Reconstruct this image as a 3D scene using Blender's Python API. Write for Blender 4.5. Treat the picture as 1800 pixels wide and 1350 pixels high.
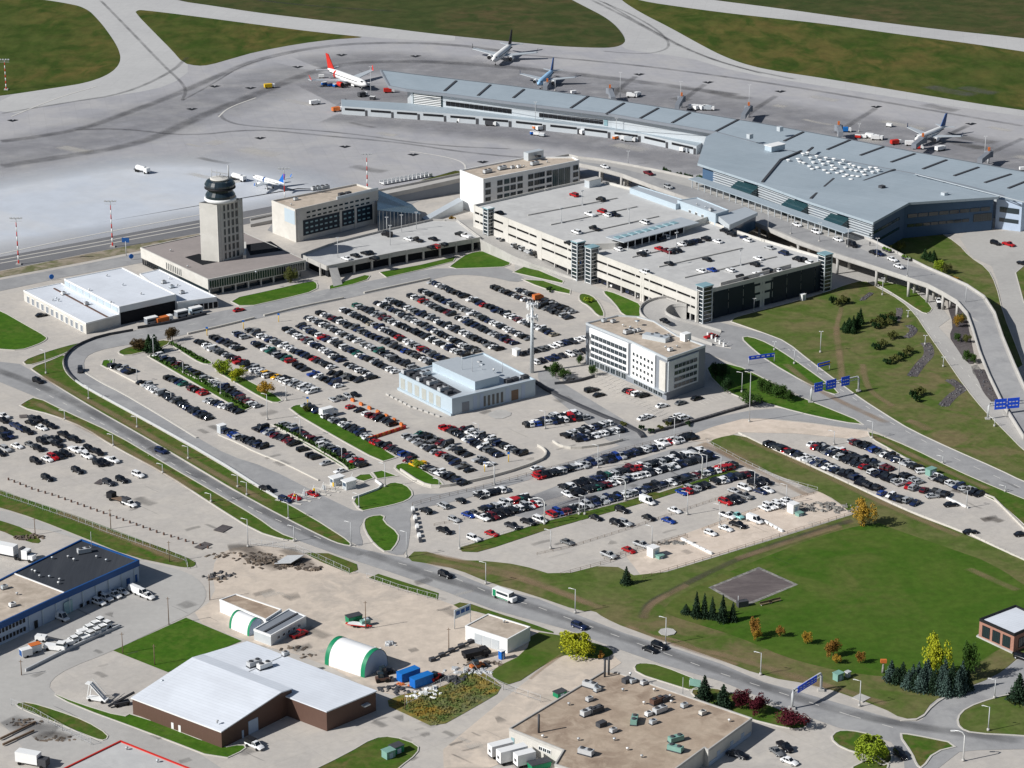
import bpy, bmesh, math, random
from mathutils import Vector, Matrix
R=math.radians
random.seed(7)
scn=bpy.context.scene
for o in list(bpy.data.objects): bpy.data.objects.remove(o)
# ---------------------------------------------------------------- camera
F,YH,H=4650.0,-1000.0,305.0            # focal length in photo pixels, horizon row, height above ground (m)
PH=math.atan((675-YH)/F)
cd=bpy.data.cameras.new('camera'); cam=bpy.data.objects.new('camera',cd); scn.collection.objects.link(cam)
cd.sensor_width=36; cd.lens=F/1800*36; cd.clip_start=1; cd.clip_end=20000
cam.location=(0,0,H); cam.rotation_euler=(math.pi/2-PH,0,0); scn.camera=cam
# ---------------------------------------------------------------- light
SEL,SAZ=R(34.5),R(23)                     # sun elevation; shadows run to +x turned SAZ towards +y
S=Vector((-math.cos(SAZ)*math.cos(SEL),-math.sin(SAZ)*math.cos(SEL),math.sin(SEL)))
sl=bpy.data.lights.new('sun','SUN'); sl.energy=5.0; sl.angle=R(.5); sl.color=(1,.985,.955)
so=bpy.data.objects.new('sun',sl); scn.collection.objects.link(so); so.rotation_euler=S.to_track_quat('Z','Y').to_euler(); so.location=S*900
w=bpy.data.worlds.new('World'); scn.world=w; w.use_nodes=True; nt=w.node_tree; nt.nodes.clear()
sky=nt.nodes.new('ShaderNodeTexSky'); sky.sky_type='NISHITA'; sky.sun_disc=False; sky.sun_elevation=SEL
sky.sun_rotation=math.atan2(S.x,S.y)
bg=nt.nodes.new('ShaderNodeBackground'); bg.inputs[1].default_value=.055
ou=nt.nodes.new('ShaderNodeOutputWorld'); nt.links.new(sky.outputs[0],bg.inputs[0]); nt.links.new(bg.outputs[0],ou.inputs[0])
scn.view_settings.view_transform='Standard'; scn.view_settings.look='None'; scn.view_settings.exposure=0; scn.view_settings.gamma=1
scn.cycles.max_bounces=5; scn.cycles.transparent_max_bounces=12
# ---------------------------------------------------------------- helpers
cp,sp=math.cos(PH),math.sin(PH)
def G(x,y,z=0.0):
    "photo pixel -> world point at height z"
    dx=x-900; dy=y-675
    d=(dx, F*cp-dy*sp, -F*sp-dy*cp)
    t=(z-H)/d[2]
    return Vector((d[0]*t,d[1]*t,z))
def PX(p):
    v=Vector(p)-Vector((0,0,H)); zz=v.y*cp-v.z*sp; dn=-v.y*sp-v.z*cp
    return (900+F*v.x/zz, 675+F*dn/zz)
def SC(y): return (y-YH)*cp/H
def VS(y): return SC(y)*math.cos(PH+math.atan((y-675)/F))
col=scn.collection
def tag(o,label=None,cat=None,group=None,kind=None):
    if label: o['label']=label
    if cat: o['category']=cat
    if group: o['group']=group
    if kind: o['kind']=kind
    return o
def empty(name,loc,label,cat,group=None,rz=0):
    o=bpy.data.objects.new(name,None); o.empty_display_size=.5; col.objects.link(o); o.location=loc; o.rotation_euler=(0,0,rz)
    return tag(o,label,cat,group)
def wloc(o):
    v=Vector((0,0,0))
    while o is not None: v=v+o.location; o=o.parent
    return v
def link(name,me,parent=None,loc=None,rz=0):
    o=bpy.data.objects.new(name,me); col.objects.link(o)
    if parent: o.parent=parent
    if loc is not None: o.location=loc
    o.rotation_euler=(0,0,rz)
    return o
class MB:
    def __init__(s): s.v=[];s.f=[];s.m=[];s.sm=[]
    def add(s,vs,fs,mi=0,smooth=False):
        n=len(s.v); s.v+= [tuple(v) for v in vs]; s.f+=[tuple(i+n for i in f) for f in fs]; s.m+=[mi]*len(fs); s.sm+=[smooth]*len(fs)
        return s
    def box(s,c,d,rz=0,mi=0,taper=1.0):
        "c = centre of the base, d = size"
        ca,sa=math.cos(rz),math.sin(rz); vs=[]
        for k,(zz,t) in enumerate(((0,1),(d[2],taper))):
            for (sx,sy) in ((-1,-1),(1,-1),(1,1),(-1,1)):
                x,y=sx*d[0]/2*t,sy*d[1]/2*t
                vs.append((c[0]+x*ca-y*sa,c[1]+x*sa+y*ca,c[2]+zz))
        return s.add(vs,[(3,2,1,0),(4,5,6,7),(0,1,5,4),(1,2,6,5),(2,3,7,6),(3,0,4,7)],mi)
    def bar(s,a,b,w,h=None,mi=0):
        "square bar between two points"
        a=Vector(a);b=Vector(b);h=h or w; d=(b-a).normalized(); u=Vector((0,0,1)) if abs(d.z)<.9 else Vector((1,0,0))
        x=d.cross(u).normalized()*w/2; y=x.cross(d).normalized()*h/2
        vs=[p+i*x+j*y for p in (a,b) for (i,j) in ((-1,-1),(1,-1),(1,1),(-1,1))]
        return s.add(vs,[(0,1,2,3),(7,6,5,4),(4,5,1,0),(5,6,2,1),(6,7,3,2),(7,4,0,3)],mi)
    def rev(s,c,prof,n=12,mi=0,smooth=True,ax='z'):
        "surface of revolution, prof=[(r,z)...]"
        vs=[];fs=[]
        for (r,z) in prof:
            for k in range(n):
                a=2*math.pi*k/n
                p=(r*math.cos(a),r*math.sin(a),z)
                if ax=='x': p=(z,r*math.cos(a),r*math.sin(a))
                vs.append((c[0]+p[0],c[1]+p[1],c[2]+p[2]))
        for i in range(len(prof)-1):
            for k in range(n): fs.append((i*n+k,i*n+(k+1)%n,(i+1)*n+(k+1)%n,(i+1)*n+k))
        fs.append(tuple(range(n))[::-1]); fs.append(tuple((len(prof)-1)*n+k for k in range(n)))
        return s.add(vs,fs,mi,smooth)
    def tube(s,pts,r,n=6,mi=0,r2=None):
        pts=[Vector(p) for p in pts]; r2=r2 if r2 is not None else r; vs=[];fs=[];L=len(pts)
        for i,p in enumerate(pts):
            d=(pts[min(i+1,L-1)]-pts[max(i-1,0)]).normalized(); u=Vector((0,0,1)) if abs(d.z)<.9 else Vector((1,0,0))
            x=d.cross(u).normalized(); y=x.cross(d).normalized(); rr=r+(r2-r)*i/max(1,L-1)
            for k in range(n):
                a=2*math.pi*k/n; vs.append(p+x*rr*math.cos(a)+y*rr*math.sin(a))
        for i in range(L-1):
            for k in range(n): fs.append((i*n+k,i*n+(k+1)%n,(i+1)*n+(k+1)%n,(i+1)*n+k))
        fs.append(tuple(range(n))[::-1]); fs.append(tuple((L-1)*n+k for k in range(n)))
        return s.add(vs,fs,mi,True)
    def prism(s,P,z0,z1,mi=0,top=True,bot=False,mt=None):
        "P list of xy; z0,z1 numbers or lists"
        n=len(P)
        A0=z0 if isinstance(z0,(list,tuple)) else [z0]*n; A1=z1 if isinstance(z1,(list,tuple)) else [z1]*n
        if area(P)<0: P=P[::-1];A0=A0[::-1];A1=A1[::-1]
        vs=[(P[i][0],P[i][1],A0[i]) for i in range(n)]+[(P[i][0],P[i][1],A1[i]) for i in range(n)]
        s.add(vs,[(i,(i+1)%n,n+(i+1)%n,n+i) for i in range(n)],mi)
        k=len(s.v)-2*n
        if top: s.f.append(tuple(k+n+i for i in range(n))); s.m.append(mi if mt is None else mt); s.sm.append(False)
        if bot: s.f.append(tuple(k+i for i in range(n))[::-1]); s.m.append(mi); s.sm.append(False)
        return s
    def mesh(s,name,mats,off=None):
        me=bpy.data.meshes.new(name)
        vs=s.v if off is None else [(v[0]-off[0],v[1]-off[1],v[2]-off[2]) for v in s.v]
        me.from_pydata(vs,[],s.f)
        for m in (mats if isinstance(mats,(list,tuple)) else [mats]): me.materials.append(m)
        me.polygons.foreach_set('material_index',s.m); me.polygons.foreach_set('use_smooth',s.sm)
        me.validate(); me.update(); return me
    def build(s,name,mats,parent=None,**kw):
        "verts are world coordinates"
        if parent is not None:
            return link(name,s.mesh(name,mats,wloc(parent)),parent)
        n=len(s.v); c=(sum(v[0] for v in s.v)/n,sum(v[1] for v in s.v)/n,min(v[2] for v in s.v))
        o=link(name,s.mesh(name,mats,c)); o.location=c
        return tag(o,**kw)
def area(P): return .5*sum(P[i][0]*P[(i+1)%len(P)][1]-P[(i+1)%len(P)][0]*P[i][1] for i in range(len(P)))
def chaikin(P,k=2,closed=True):
    for _ in range(k):
        Q=[];n=len(P)
        for i in range(n if closed else n-1):
            a=P[i];b=P[(i+1)%n]; m=len(a)
            Q.append(tuple(a[j]*.75+b[j]*.25 for j in range(m))); Q.append(tuple(a[j]*.25+b[j]*.75 for j in range(m)))
        if not closed: Q=[P[0]]+Q+[P[-1]]
        P=Q
    return P
def offset(P,d):
    "inward for d>0 (P any winding)"
    s=1 if area(P)>0 else -1; n=len(P); out=[]
    for i in range(n):
        a=Vector(P[i-1][:2]);b=Vector(P[i][:2]);c=Vector(P[(i+1)%n][:2])
        e1=(b-a);e2=(c-b)
        if e1.length<1e-6 or e2.length<1e-6: out.append(tuple(b)); continue
        e1.normalize();e2.normalize()
        n1=Vector((-e1.y,e1.x))*s;n2=Vector((-e2.y,e2.x))*s; m=(n1+n2)
        if m.length<1e-6: m=n1
        m.normalize(); k=max(.35,m.dot(n1)); out.append(tuple(b+m*(d/k)))
    return out
def gp(P,z=0): return [tuple(G(x,y,z))[:2] for (x,y) in P]
# ---------------------------------------------------------------- materials
def N(nt,t,**k):
    n=nt.nodes.new('ShaderNode'+t)
    for a,b in k.items():
        if a.startswith('i_'): n.inputs[int(a[2:])].default_value=b
        else: setattr(n,a,b)
    return n
def mat(name,c,rough=.8,metal=0,vary=.12,scale=.6,c2=None,c3=None,sc2=.03,objcol=False,attr=None,bump=0,spec=.3,alpha=None,stretch=None,coat=0,grid=None):
    "base colour c, mixed with c2 (large patches) and c3 (medium), then brightness noise"
    m=bpy.data.materials.new(name); m.use_nodes=True; t=m.node_tree; b=t.nodes['Principled BSDF']
    b.inputs['Roughness'].default_value=rough; b.inputs['Metallic'].default_value=metal
    b.inputs['Specular IOR Level'].default_value=spec; b.inputs['Coat Weight'].default_value=coat; b.inputs['Coat Roughness'].default_value=.08
    if rough>=.8: b.inputs['Specular IOR Level'].default_value=min(spec,.08)
    L=t.links.new
    geo=N(t,'NewGeometry'); pos=geo.outputs['Position']
    if stretch:
        mp=N(t,'Mapping'); mp.inputs['Rotation'].default_value=(0,0,stretch[0]); mp.inputs['Scale'].default_value=(stretch[1],stretch[2],1); L(pos,mp.inputs[0]); pos=mp.outputs[0]
    rgb=N(t,'RGB'); rgb.outputs[0].default_value=(*c,1); cur=rgb.outputs[0]
    if objcol: cur=N(t,'ObjectInfo').outputs['Color']
    if attr: cur=N(t,'Attribute',attribute_name=attr).outputs['Color']
    for k,(cc,s_) in enumerate(((c2,sc2),(c3,sc2*5.3))):
        if not cc: continue
        nz=N(t,'TexNoise'); nz.inputs['Scale'].default_value=s_; nz.inputs['Detail'].default_value=6; nz.inputs['Roughness'].default_value=.62; nz.inputs['Distortion'].default_value=.6; L(pos,nz.inputs['Vector'])
        rp=N(t,'MapRange'); rp.inputs[1].default_value=.42;rp.inputs[2].default_value=.62; L(nz.outputs[0],rp.inputs[0])
        mx=N(t,'MixRGB'); mx.inputs[2].default_value=(*cc,1); L(rp.outputs[0],mx.inputs[0]); L(cur,mx.inputs[1]); cur=mx.outputs[0]
    if vary:
        nz=N(t,'TexNoise'); nz.inputs['Scale'].default_value=scale; nz.inputs['Detail'].default_value=7; nz.inputs['Roughness'].default_value=.7; L(pos,nz.inputs['Vector'])
        rp=N(t,'MapRange'); rp.inputs[1].default_value=.25;rp.inputs[2].default_value=.75;rp.inputs[3].default_value=1-vary;rp.inputs[4].default_value=1+vary; L(nz.outputs[0],rp.inputs[0])
        mx=N(t,'VectorMath',operation='SCALE'); L(cur,mx.inputs[0]); L(rp.outputs[0],mx.inputs['Scale']); cur=mx.outputs[0]
        if bump:
            bp=N(t,'Bump'); bp.inputs['Strength'].default_value=bump; bp.inputs['Distance'].default_value=.3; L(nz.outputs[0],bp.inputs['Height']); L(bp.outputs[0],b.inputs['Normal'])
    if grid:   # joints / panel seams: (rotation, tile x, tile y, joint width, darkening)
        mp=N(t,'Mapping'); mp.inputs['Rotation'].default_value=(0,0,grid[0]); L(geo.outputs['Position'],mp.inputs[0])
        br=N(t,'TexBrick'); br.offset=0; br.inputs['Scale'].default_value=1; br.inputs['Mortar Size'].default_value=grid[3]; br.inputs['Mortar Smooth'].default_value=.3; br.inputs['Brick Width'].default_value=grid[1]; br.inputs['Row Height'].default_value=grid[2]; L(mp.outputs[0],br.inputs['Vector'])
        br.inputs['Color1'].default_value=(1,1,1,1); br.inputs['Color2'].default_value=(1-grid[4]*.35,)*3+(1,); br.inputs['Mortar'].default_value=(1-grid[4],)*3+(1,)
        mx=N(t,'MixRGB',blend_type='MULTIPLY'); mx.inputs[0].default_value=1; L(cur,mx.inputs[1]); L(br.outputs['Color'],mx.inputs[2]); cur=mx.outputs[0]
    L(cur,b.inputs['Base Color'])
    if alpha is not None:
        at=N(t,'Attribute',attribute_name='fade'); nz=N(t,'TexNoise'); nz.inputs['Scale'].default_value=.09; nz.inputs['Detail'].default_value=6; L(pos,nz.inputs['Vector'])
        rp=N(t,'MapRange'); rp.inputs[1].default_value=.3;rp.inputs[2].default_value=.65;rp.inputs[3].default_value=.35 if alpha<.99 else .93; L(nz.outputs[0],rp.inputs[0])
        a=N(t,'Math',operation='MULTIPLY'); L(at.outputs['Fac'],a.inputs[0]); L(rp.outputs[0],a.inputs[1])
        a2=N(t,'Math',operation='MULTIPLY'); a2.inputs[1].default_value=alpha; L(a.outputs[0],a2.inputs[0]); L(a2.outputs[0],b.inputs['Alpha'])
    return m
M={}
def mk(n,*a,**k): M[n]=mat(n,*a,**k)
mk('lot',(.50,.465,.425),c2=(.455,.425,.39),c3=(.53,.49,.44),vary=.10,scale=.5,sc2=.02,rough=.95,grid=(R(-40),24,9,.12,.08))
mk('gravel',(.56,.48,.40),c2=(.48,.42,.36),c3=(.62,.53,.44),vary=.13,scale=.4,sc2=.03,rough=.95)
mk('sand',(.63,.53,.44),c2=(.55,.47,.39),c3=(.67,.57,.48),vary=.12,scale=.4,sc2=.04,rough=.95)
mk('apron',(.40,.395,.41),c2=(.36,.357,.375),c3=(.43,.42,.42),vary=.07,scale=.25,sc2=.008,rough=.9,grid=(R(-12),7.5,7.5,.16,.09))
mk('taxi',(.50,.495,.485),c2=(.455,.45,.445),vary=.06,scale=.3,sc2=.01,rough=.9,grid=(R(8),7.5,7.5,.14,.08))
mk('apron_dark',(.25,.25,.268),c2=(.275,.272,.285),vary=.05,scale=.2,sc2=.02,alpha=.62,rough=.9)
mk('apron_mid',(.27,.27,.29),c2=(.3,.3,.31),vary=.05,scale=.2,sc2=.02,alpha=.5,rough=.9)
mk('apron_light',(.54,.575,.63),c2=(.57,.585,.61),vary=.05,scale=.2,sc2=.02,alpha=.999,rough=.9)
mk('asphalt',(.33,.328,.33),c2=(.37,.366,.36),c3=(.295,.293,.295),vary=.09,scale=.5,sc2=.02,rough=.92)
mk('asphalt_dark',(.17,.17,.18),c2=(.2,.2,.205),vary=.1,scale=.4,rough=.9)
mk('road_light',(.45,.435,.41),c2=(.405,.39,.37),vary=.08,scale=.5,rough=.92)
mk('kerb',(.56,.53,.48),vary=.1,scale=1.5)
mk('mark',(.62,.60,.56),vary=.1)
mk('mark_yellow',(.6,.38,.1),vary=.1)
mk('tyre',(.07,.07,.075),vary=.2,scale=.3,alpha=.38)
mk('stain',(.10,.085,.075),vary=.3,scale=.3,alpha=.55)
mk('stain_warm',(.36,.25,.16),vary=.2,scale=.3,alpha=.5)
mk('bed',(.085,.075,.08),c2=(.14,.125,.12),vary=.35,scale=.9)
mk('diamond',(.125,.105,.105),c2=(.17,.145,.14),vary=.25,scale=.5,sc2=.06,stretch=(R(50),1,5))
mk('airgrass',(.070,.090,.020),c2=(.125,.102,.03),c3=(.042,.070,.011),vary=.30,scale=.14,sc2=.012,stretch=(0,1,.55))
mk('airgrass_dark',(.062,.074,.024),c2=(.095,.078,.034),c3=(.044,.062,.018),vary=.26,scale=.14,sc2=.012)
mk('hill',(.118,.140,.042),c2=(.17,.142,.068),c3=(.080,.122,.024),vary=.28,scale=.4,sc2=.018)
mk('field',(.070,.124,.017),c2=(.110,.128,.034),c3=(.052,.112,.012),vary=.26,scale=.4,sc2=.012)
mk('lawn',(.060,.138,.012),c2=(.085,.135,.022),c3=(.046,.115,.010),vary=.26,scale=.6,sc2=.05)
mk('verge',(.080,.118,.022),c2=(.135,.115,.042),c3=(.055,.115,.013),vary=.3,scale=.5,sc2=.05)
mk('reeds',(.16,.17,.08),c2=(.32,.20,.03),c3=(.10,.14,.04),vary=.35,scale=.8,sc2=.06)
mk('white',(.80,.80,.79),vary=.04,rough=.6)
mk('roofwhite',(.74,.775,.83),c2=(.68,.71,.76),vary=.03,rough=.55,sc2=.06,grid=(R(35),60,1.1,.12,.10))
mk('cream',(.60,.58,.54),c2=(.55,.53,.49),vary=.06,sc2=.15,rough=.85)
mk('tint0',(.40,.41,.38),vary=.08,rough=.7)
mk('concrete',(.48,.465,.44),c2=(.42,.405,.385),sc2=.15,vary=.09,rough=.9)
mk('deck',(.53,.525,.515),c2=(.48,.475,.465),c3=(.55,.545,.53),vary=.06,scale=.4,sc2=.04,rough=.9,grid=(R(-38),17,12,.12,.08))
mk('tanroof',(.48,.41,.335),c2=(.40,.335,.27),c3=(.54,.46,.38),vary=.10,scale=.6,sc2=.05,rough=.95)
mk('tanroof2',(.40,.315,.24),c2=(.27,.20,.15),c3=(.46,.37,.285),vary=.14,scale=.6,sc2=.035,rough=.95)
mk('mauveroof',(.335,.295,.28),c2=(.30,.268,.255),vary=.08,rough=.95,sc2=.06)
mk('steelroof',(.36,.42,.465),c2=(.33,.39,.435),vary=.05,scale=.3,rough=.6,spec=.2,grid=(R(35),40,3.2,.14,.10))
mk('steelwall',(.44,.52,.58),vary=.05,rough=.5,spec=.4)
mk('silver',(.58,.62,.65),vary=.05,rough=.45,metal=.3)
mk('greywall',(.22,.24,.27),vary=.06,rough=.7)
mk('darkgrey',(.06,.062,.07),vary=.15,rough=.7)
mk('black',(.015,.015,.018),vary=.2,rough=.6)
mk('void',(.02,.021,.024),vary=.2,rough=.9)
mk('blackroof',(.045,.05,.06),c2=(.065,.07,.08),vary=.15,scale=.5,rough=.8,stretch=(R(24),4,.3))
mk('bluetrim',(.012,.075,.25),vary=.1,rough=.5)
mk('bluewall',(.42,.50,.62),vary=.06,rough=.7)
mk('brown',(.115,.066,.05),vary=.10,rough=.6,stretch=(R(-35),9,.2))
mk('brick',(.36,.19,.145),vary=.2,scale=2,rough=.9)
mk('glass',(.018,.03,.038),vary=.15,scale=.4,rough=.12,spec=.8)
mk('glassteal',(.02,.055,.065),vary=.25,scale=.4,rough=.15,spec=.8)
mk('glassblue',(.035,.075,.13),vary=.25,scale=.3,rough=.15,spec=.8)
mk('lightglass',(.25,.40,.44),vary=.15,scale=.4,rough=.25,spec=.6)
mk('metal',(.42,.43,.44),vary=.08,rough=.45,metal=.4)
mk('galv',(.50,.51,.52),vary=.12,scale=2,rough=.55)
mk('wood',(.20,.14,.10),vary=.2,scale=2)
mk('red',(.55,.03,.02),vary=.08,rough=.5)
mk('orange',(.58,.16,.04),vary=.12,rough=.7)
mk('yellow',(.75,.48,.02),vary=.1,rough=.6)
mk('green',(.01,.22,.10),vary=.1,rough=.5)
mk('palegreen',(.20,.36,.31),vary=.1,rough=.6)
mk('signblue',(.012,.10,.85),vary=.08,rough=.4)
mk('blue',(.01,.14,.52),vary=.15,rough=.5)
mk('containerblue',(.012,.16,.50),vary=.15,rough=.5)
mk('paint',(1,1,1),objcol=True,vary=.0,rough=.3,spec=.35,coat=.3)
mk('paintattr',(1,1,1),attr='paint',vary=.0,rough=.3,spec=.35,coat=.3)
mk('tint',(1,1,1),objcol=True,vary=.1,rough=.7)
mk('carglass',(.012,.016,.022),vary=0,rough=.08,spec=.9)
mk('rubber',(.018,.018,.018),vary=.1,rough=.85)
mk('leaf',(1,1,1),objcol=True,vary=.45,scale=1.2,rough=.75,spec=.15)
mk('bark',(.09,.065,.045),vary=.3,scale=3)
mk('tent',(.80,.80,.80),vary=.03,rough=.5)
mk('rock',(.30,.285,.26),c2=(.16,.155,.15),vary=.5,scale=1.3,sc2=.6,bump=.6)
mk('darkrock',(.07,.07,.08),c2=(.16,.155,.15),vary=.5,scale=1.5,sc2=.7,bump=.6)
mk('junk',(.20,.16,.125),c2=(.06,.05,.045),vary=.5,scale=1.5,sc2=.4)
mk('skyblue',(.33,.55,.78),vary=.03,rough=.35)
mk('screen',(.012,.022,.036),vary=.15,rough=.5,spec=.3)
mk('wingblue',(.06,.115,.20),vary=.08,rough=.5,spec=.3)
mk('dirt',(.26,.22,.17),c2=(.13,.14,.06),c3=(.32,.27,.21),vary=.2,scale=.4,sc2=.04,rough=.95)
mk('wear_dark',(.16,.155,.15),vary=.2,scale=.3,alpha=.42)
mk('wear_light',(.62,.59,.54),vary=.1,scale=.3,alpha=.5)
# ================================================================ GROUND
LZ=[0.0]
def sheet(name,P,m,z,ch=2,kerb=0,kz=.10,ground=False):
    "P photo pixels on the ground -> flat sheet; kerb>0 adds a raised concrete edging of that width"
    W=[tuple(G(x,y,0))[:2] for (x,y) in P]
    if ch: W=chaikin(W,ch)
    b=MB(); n=len(W)
    b.add([(x,y,z) for (x,y) in W],[tuple(range(n)) if area(W)>0 else tuple(range(n))[::-1]])
    o=b.build(name,M[m],kind='structure')
    if kerb:
        A=offset(W,-kerb); b=MB()
        if area(W)<0: W=W[::-1];A=A[::-1]
        hz=z+kz; vs=[(x,y,hz) for x,y in W]+[(x,y,hz) for x,y in A]+[(x,y,0) for x,y in A]+[(x,y,0) for x,y in W]
        fs=[]
        for i in range(n):
            j=(i+1)%n; fs+=[(i,n+i,n+j,j),(n+i,2*n+i,2*n+j,n+j),(3*n+i,i,j,3*n+j)]
        b.add(vs,[f[::-1] for f in fs]); b.build('kerb',M['kerb'],kind='structure')
    return o
def strip(name,P,wd,m,z,ch=2,fade=True,kind='structure'):
    "soft strip along photo pixels (tyre marks, stains, painted lines)"
    W=[tuple(G(x,y,0))[:2] for (x,y) in P]
    if ch: W=chaikin(W,ch,False)
    vs=[];fs=[];at=[]
    ks=(-1,-.4,.4,1) if fade else (-1,1); al=(0,1,1,0) if fade else (1,1); K=len(ks)
    for i,p in enumerate(W):
        a=Vector(W[max(i-1,0)]);b_=Vector(W[min(i+1,len(W)-1)]); d=(b_-a).normalized(); nn=Vector((-d.y,d.x))
        e=1 if not fade else (0 if i in (0,len(W)-1) else 1)
        for k,a_ in zip(ks,al): vs.append((p[0]+nn.x*k*wd/2,p[1]+nn.y*k*wd/2,z)); at.append(a_*e)
    for i in range(len(W)-1):
        for k in range(K-1): fs.append((i*K+k+1,i*K+k,(i+1)*K+k,(i+1)*K+k+1)[::-1])
    me=bpy.data.meshes.new(name); me.from_pydata(vs,[],fs); me.materials.append(M[m]); 
    if fade:
        A=me.attributes.new('fade','FLOAT','POINT'); A.data.foreach_set('value',at)
    me.update(); o=link(name,me); return tag(o,kind=kind)
def patch(name,P,m,z,feather=8,ch=2):
    "soft-edged area: inner polygon opaque, ring fades out"
    W=[tuple(G(x,y,0))[:2] for (x,y) in P]
    if ch: W=chaikin(W,ch)
    if area(W)<0: W=W[::-1]
    I=offset(W,feather*.5); O=offset(W,-feather*.5); n=len(W)
    vs=[(x,y,z) for x,y in I]+[(x,y,z) for x,y in O]
    fs=[tuple(range(n))]+[(i,n+i,n+(i+1)%n,(i+1)%n) for i in range(n)]
    me=bpy.data.meshes.new(name); me.from_pydata(vs,[],fs); me.materials.append(M[m])
    A=me.attributes.new('fade','FLOAT','POINT'); A.data.foreach_set('value',[1.0]*n+[0.0]*n); me.update()
    return tag(link(name,me),kind='structure')
# big base sheet out past the frame
b=MB(); b.add([(-3500,-500,-.03),(3500,-500,-.03),(3500,9000,-.03),(-3500,9000,-.03)],[(0,1,2,3)]); b.build('ground',M['airgrass'],kind='structure')
sheet('paving',[(-260,1500),(2060,1500),(2000,300),(-200,330)],'lot',0,0)
sheet('apron',[(-700,-110),(2300,-110),(2050,330),(1150,332),(800,300),(640,345),(350,405),(-240,520)],'apron',.012,0)
z1=.03
sheet('airfield_grass',[(-120,-60),(-120,182),(0,169),(100,154),(150,146),(185,134),(205,120),(213,104),(208,85),(196,65),(176,38),(151,13),(108,4),(50,-4),(30,-60)],'airgrass',z1)
sheet('airfield_grass',[(237,22),(242,18),(250,17.5),(330,27),(450,43),(560,57),(625,63.5),(640,65.5),(610,68),(588,69),(525,77),(450,91),(408,103),(368,114.5),(347,116),(322,111),(302,88),(277,63)],'airgrass',z1,1)
sheet('airfield_grass',[(200,-40),(302,0),(380,11),(450,22),(551,34),(664,47),(765,60),(900,73.5),(975,81),(1040,84),(1076,84),(1094,79),(1101,70),(1086,48),(1064,30),(1031,13),(1000,-3),(930,-40)],'airgrass_dark',z1)
sheet('airfield_grass',[(1085,-12),(1091,0),(1127,23),(1177,48),(1227,76),(1265,96),(1303,111),(1350,123),(1451,138),(1577,159),(1703,180),(1800,194),(2000,222),(2000,119),(1800,91),(1703,76),(1577,60),(1451,42),(1350,31),(1278,23),(1202,13),(1127,2)],'airgrass',z1)
sheet('airfield_grass',[(1190,-12),(1252,0),(1350,12),(1501,33),(1652,52),(1800,67),(2000,93),(2000,-90),(1190,-90)],'airgrass_dark',z1)
z2=.022
sheet('taxiway',[(1350,31),(1278,23),(1202,13),(1127,2),(1060,-12),(1190,-12),(1252,0),(1350,12),(1501,33),(1652,52),(1800,67),(2000,93),(2000,119),(1800,91),(1703,76),(1577,60),(1451,42)],'taxi',z2,0)
sheet('taxiway',[(63,-3),(108,4),(151,13),(176,38),(196,65),(208,85),(213,104),(205,120),(185,134),(150,146),(100,154),(0,169),(0,205),(110,180),(230,165),(300,150),(340,120),(302,88),(262,45),(236,22),(245,17),(330,27),(450,43),(560,57),(640,65),(800,75),(800,60),(664,47),(551,34),(450,22),(380,11),(302,0),(290,-12)],'taxi',z2,1)
sheet('taxiway',[(1000,-3),(1031,13),(1064,30),(1090,50),(1101,70),(1090,84),(1130,92),(1200,100),(1290,120),(1340,124),(1303,111),(1265,96),(1227,76),(1177,48),(1127,23),(1091,0),(1085,-10)],'taxi',z2,1)
sheet('taxiway',[(1200,98),(1303,111),(1350,123),(1451,138),(1577,159),(1703,180),(1800,194),(2000,222),(2000,232),(1800,205),(1640,182),(1450,152),(1300,128)],'taxi',.026,1)
patch('apron_light_concrete',[(-300,395),(-100,335),(100,300),(260,278),(420,282),(560,315),(600,335),(480,366),(350,381),(160,414),(0,443),(-300,500)],'apron_light',.034,30)
strip('apron_dark_asphalt',[(590,200),(700,212),(850,228),(1000,245),(1120,265),(1200,282),(1260,300)],42,'apron_dark',.036)
strip('apron_dark_asphalt',[(555,168),(620,160),(700,175),(780,190)],60,'apron_dark',.0375)
strip('apron_dark_asphalt',[(560,120),(640,108),(760,116),(900,136),(1060,160),(1260,188),(1460,218),(1660,256),(1840,295)],62,'apron_dark',.039)
strip('apron_dark_asphalt',[(-60,285),(60,262),(200,232),(330,192),(440,155),(560,125)],66,'apron_mid',.0405)
for k in range(5):
    pass
tz=.045
for P,wd in [([(0,293),(100,277),(200,262),(280,240),(340,210),(420,178),(500,145),(560,122),(640,108),(760,108),(900,118),(1100,140),(1300,168)],9),
    ([(0,249),(70,240),(150,225),(220,200),(300,170),(380,135),(450,105),(540,85),(640,75),(780,76),(900,92)],7),
    ([(176,0),(230,55),(290,118),(318,143),(328,160),(320,177)],2.2),([(320,177),(370,150),(430,112),(520,92)],1.6),
    ([(130,228),(220,226),(330,240),(450,226),(560,238),(700,250),(830,270),(960,280)],3),
    ([(385,200),(395,212),(430,222),(600,232),(760,256),(900,262)],2.5),
    ([(450,0),(560,12),(700,20)],4),([(1050,0),(1110,25),(1160,55),(1180,80),(1160,92),(1120,95),(1060,90)],2),([(1040,0),(1120,40),(1200,85),(1290,118),(1400,140)],3),([(1060,3),(1140,50),(1230,98),(1340,130)],2.2),
    ([(0,200),(120,180),(220,165),(300,128),(330,100)],3),([(900,95),(1100,112),(1300,138),(1500,170),(1700,205),(1800,222)],4),
    ([(980,132),(960,150),(945,165)],4),([(1118,134),(1090,155),(1075,172)],4),([(1240,148),(1210,168),(1195,182)],4),([(1365,168),(1330,190),(1310,205)],4),([(1540,190),(1500,215),(1470,235)],4),([(1703,220),(1660,240)],4),([(1800,243),(1750,265),(1730,275)],4)]:
    strip('tyre_marks',P,wd,'tyre',tz); tz+=.0035
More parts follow.
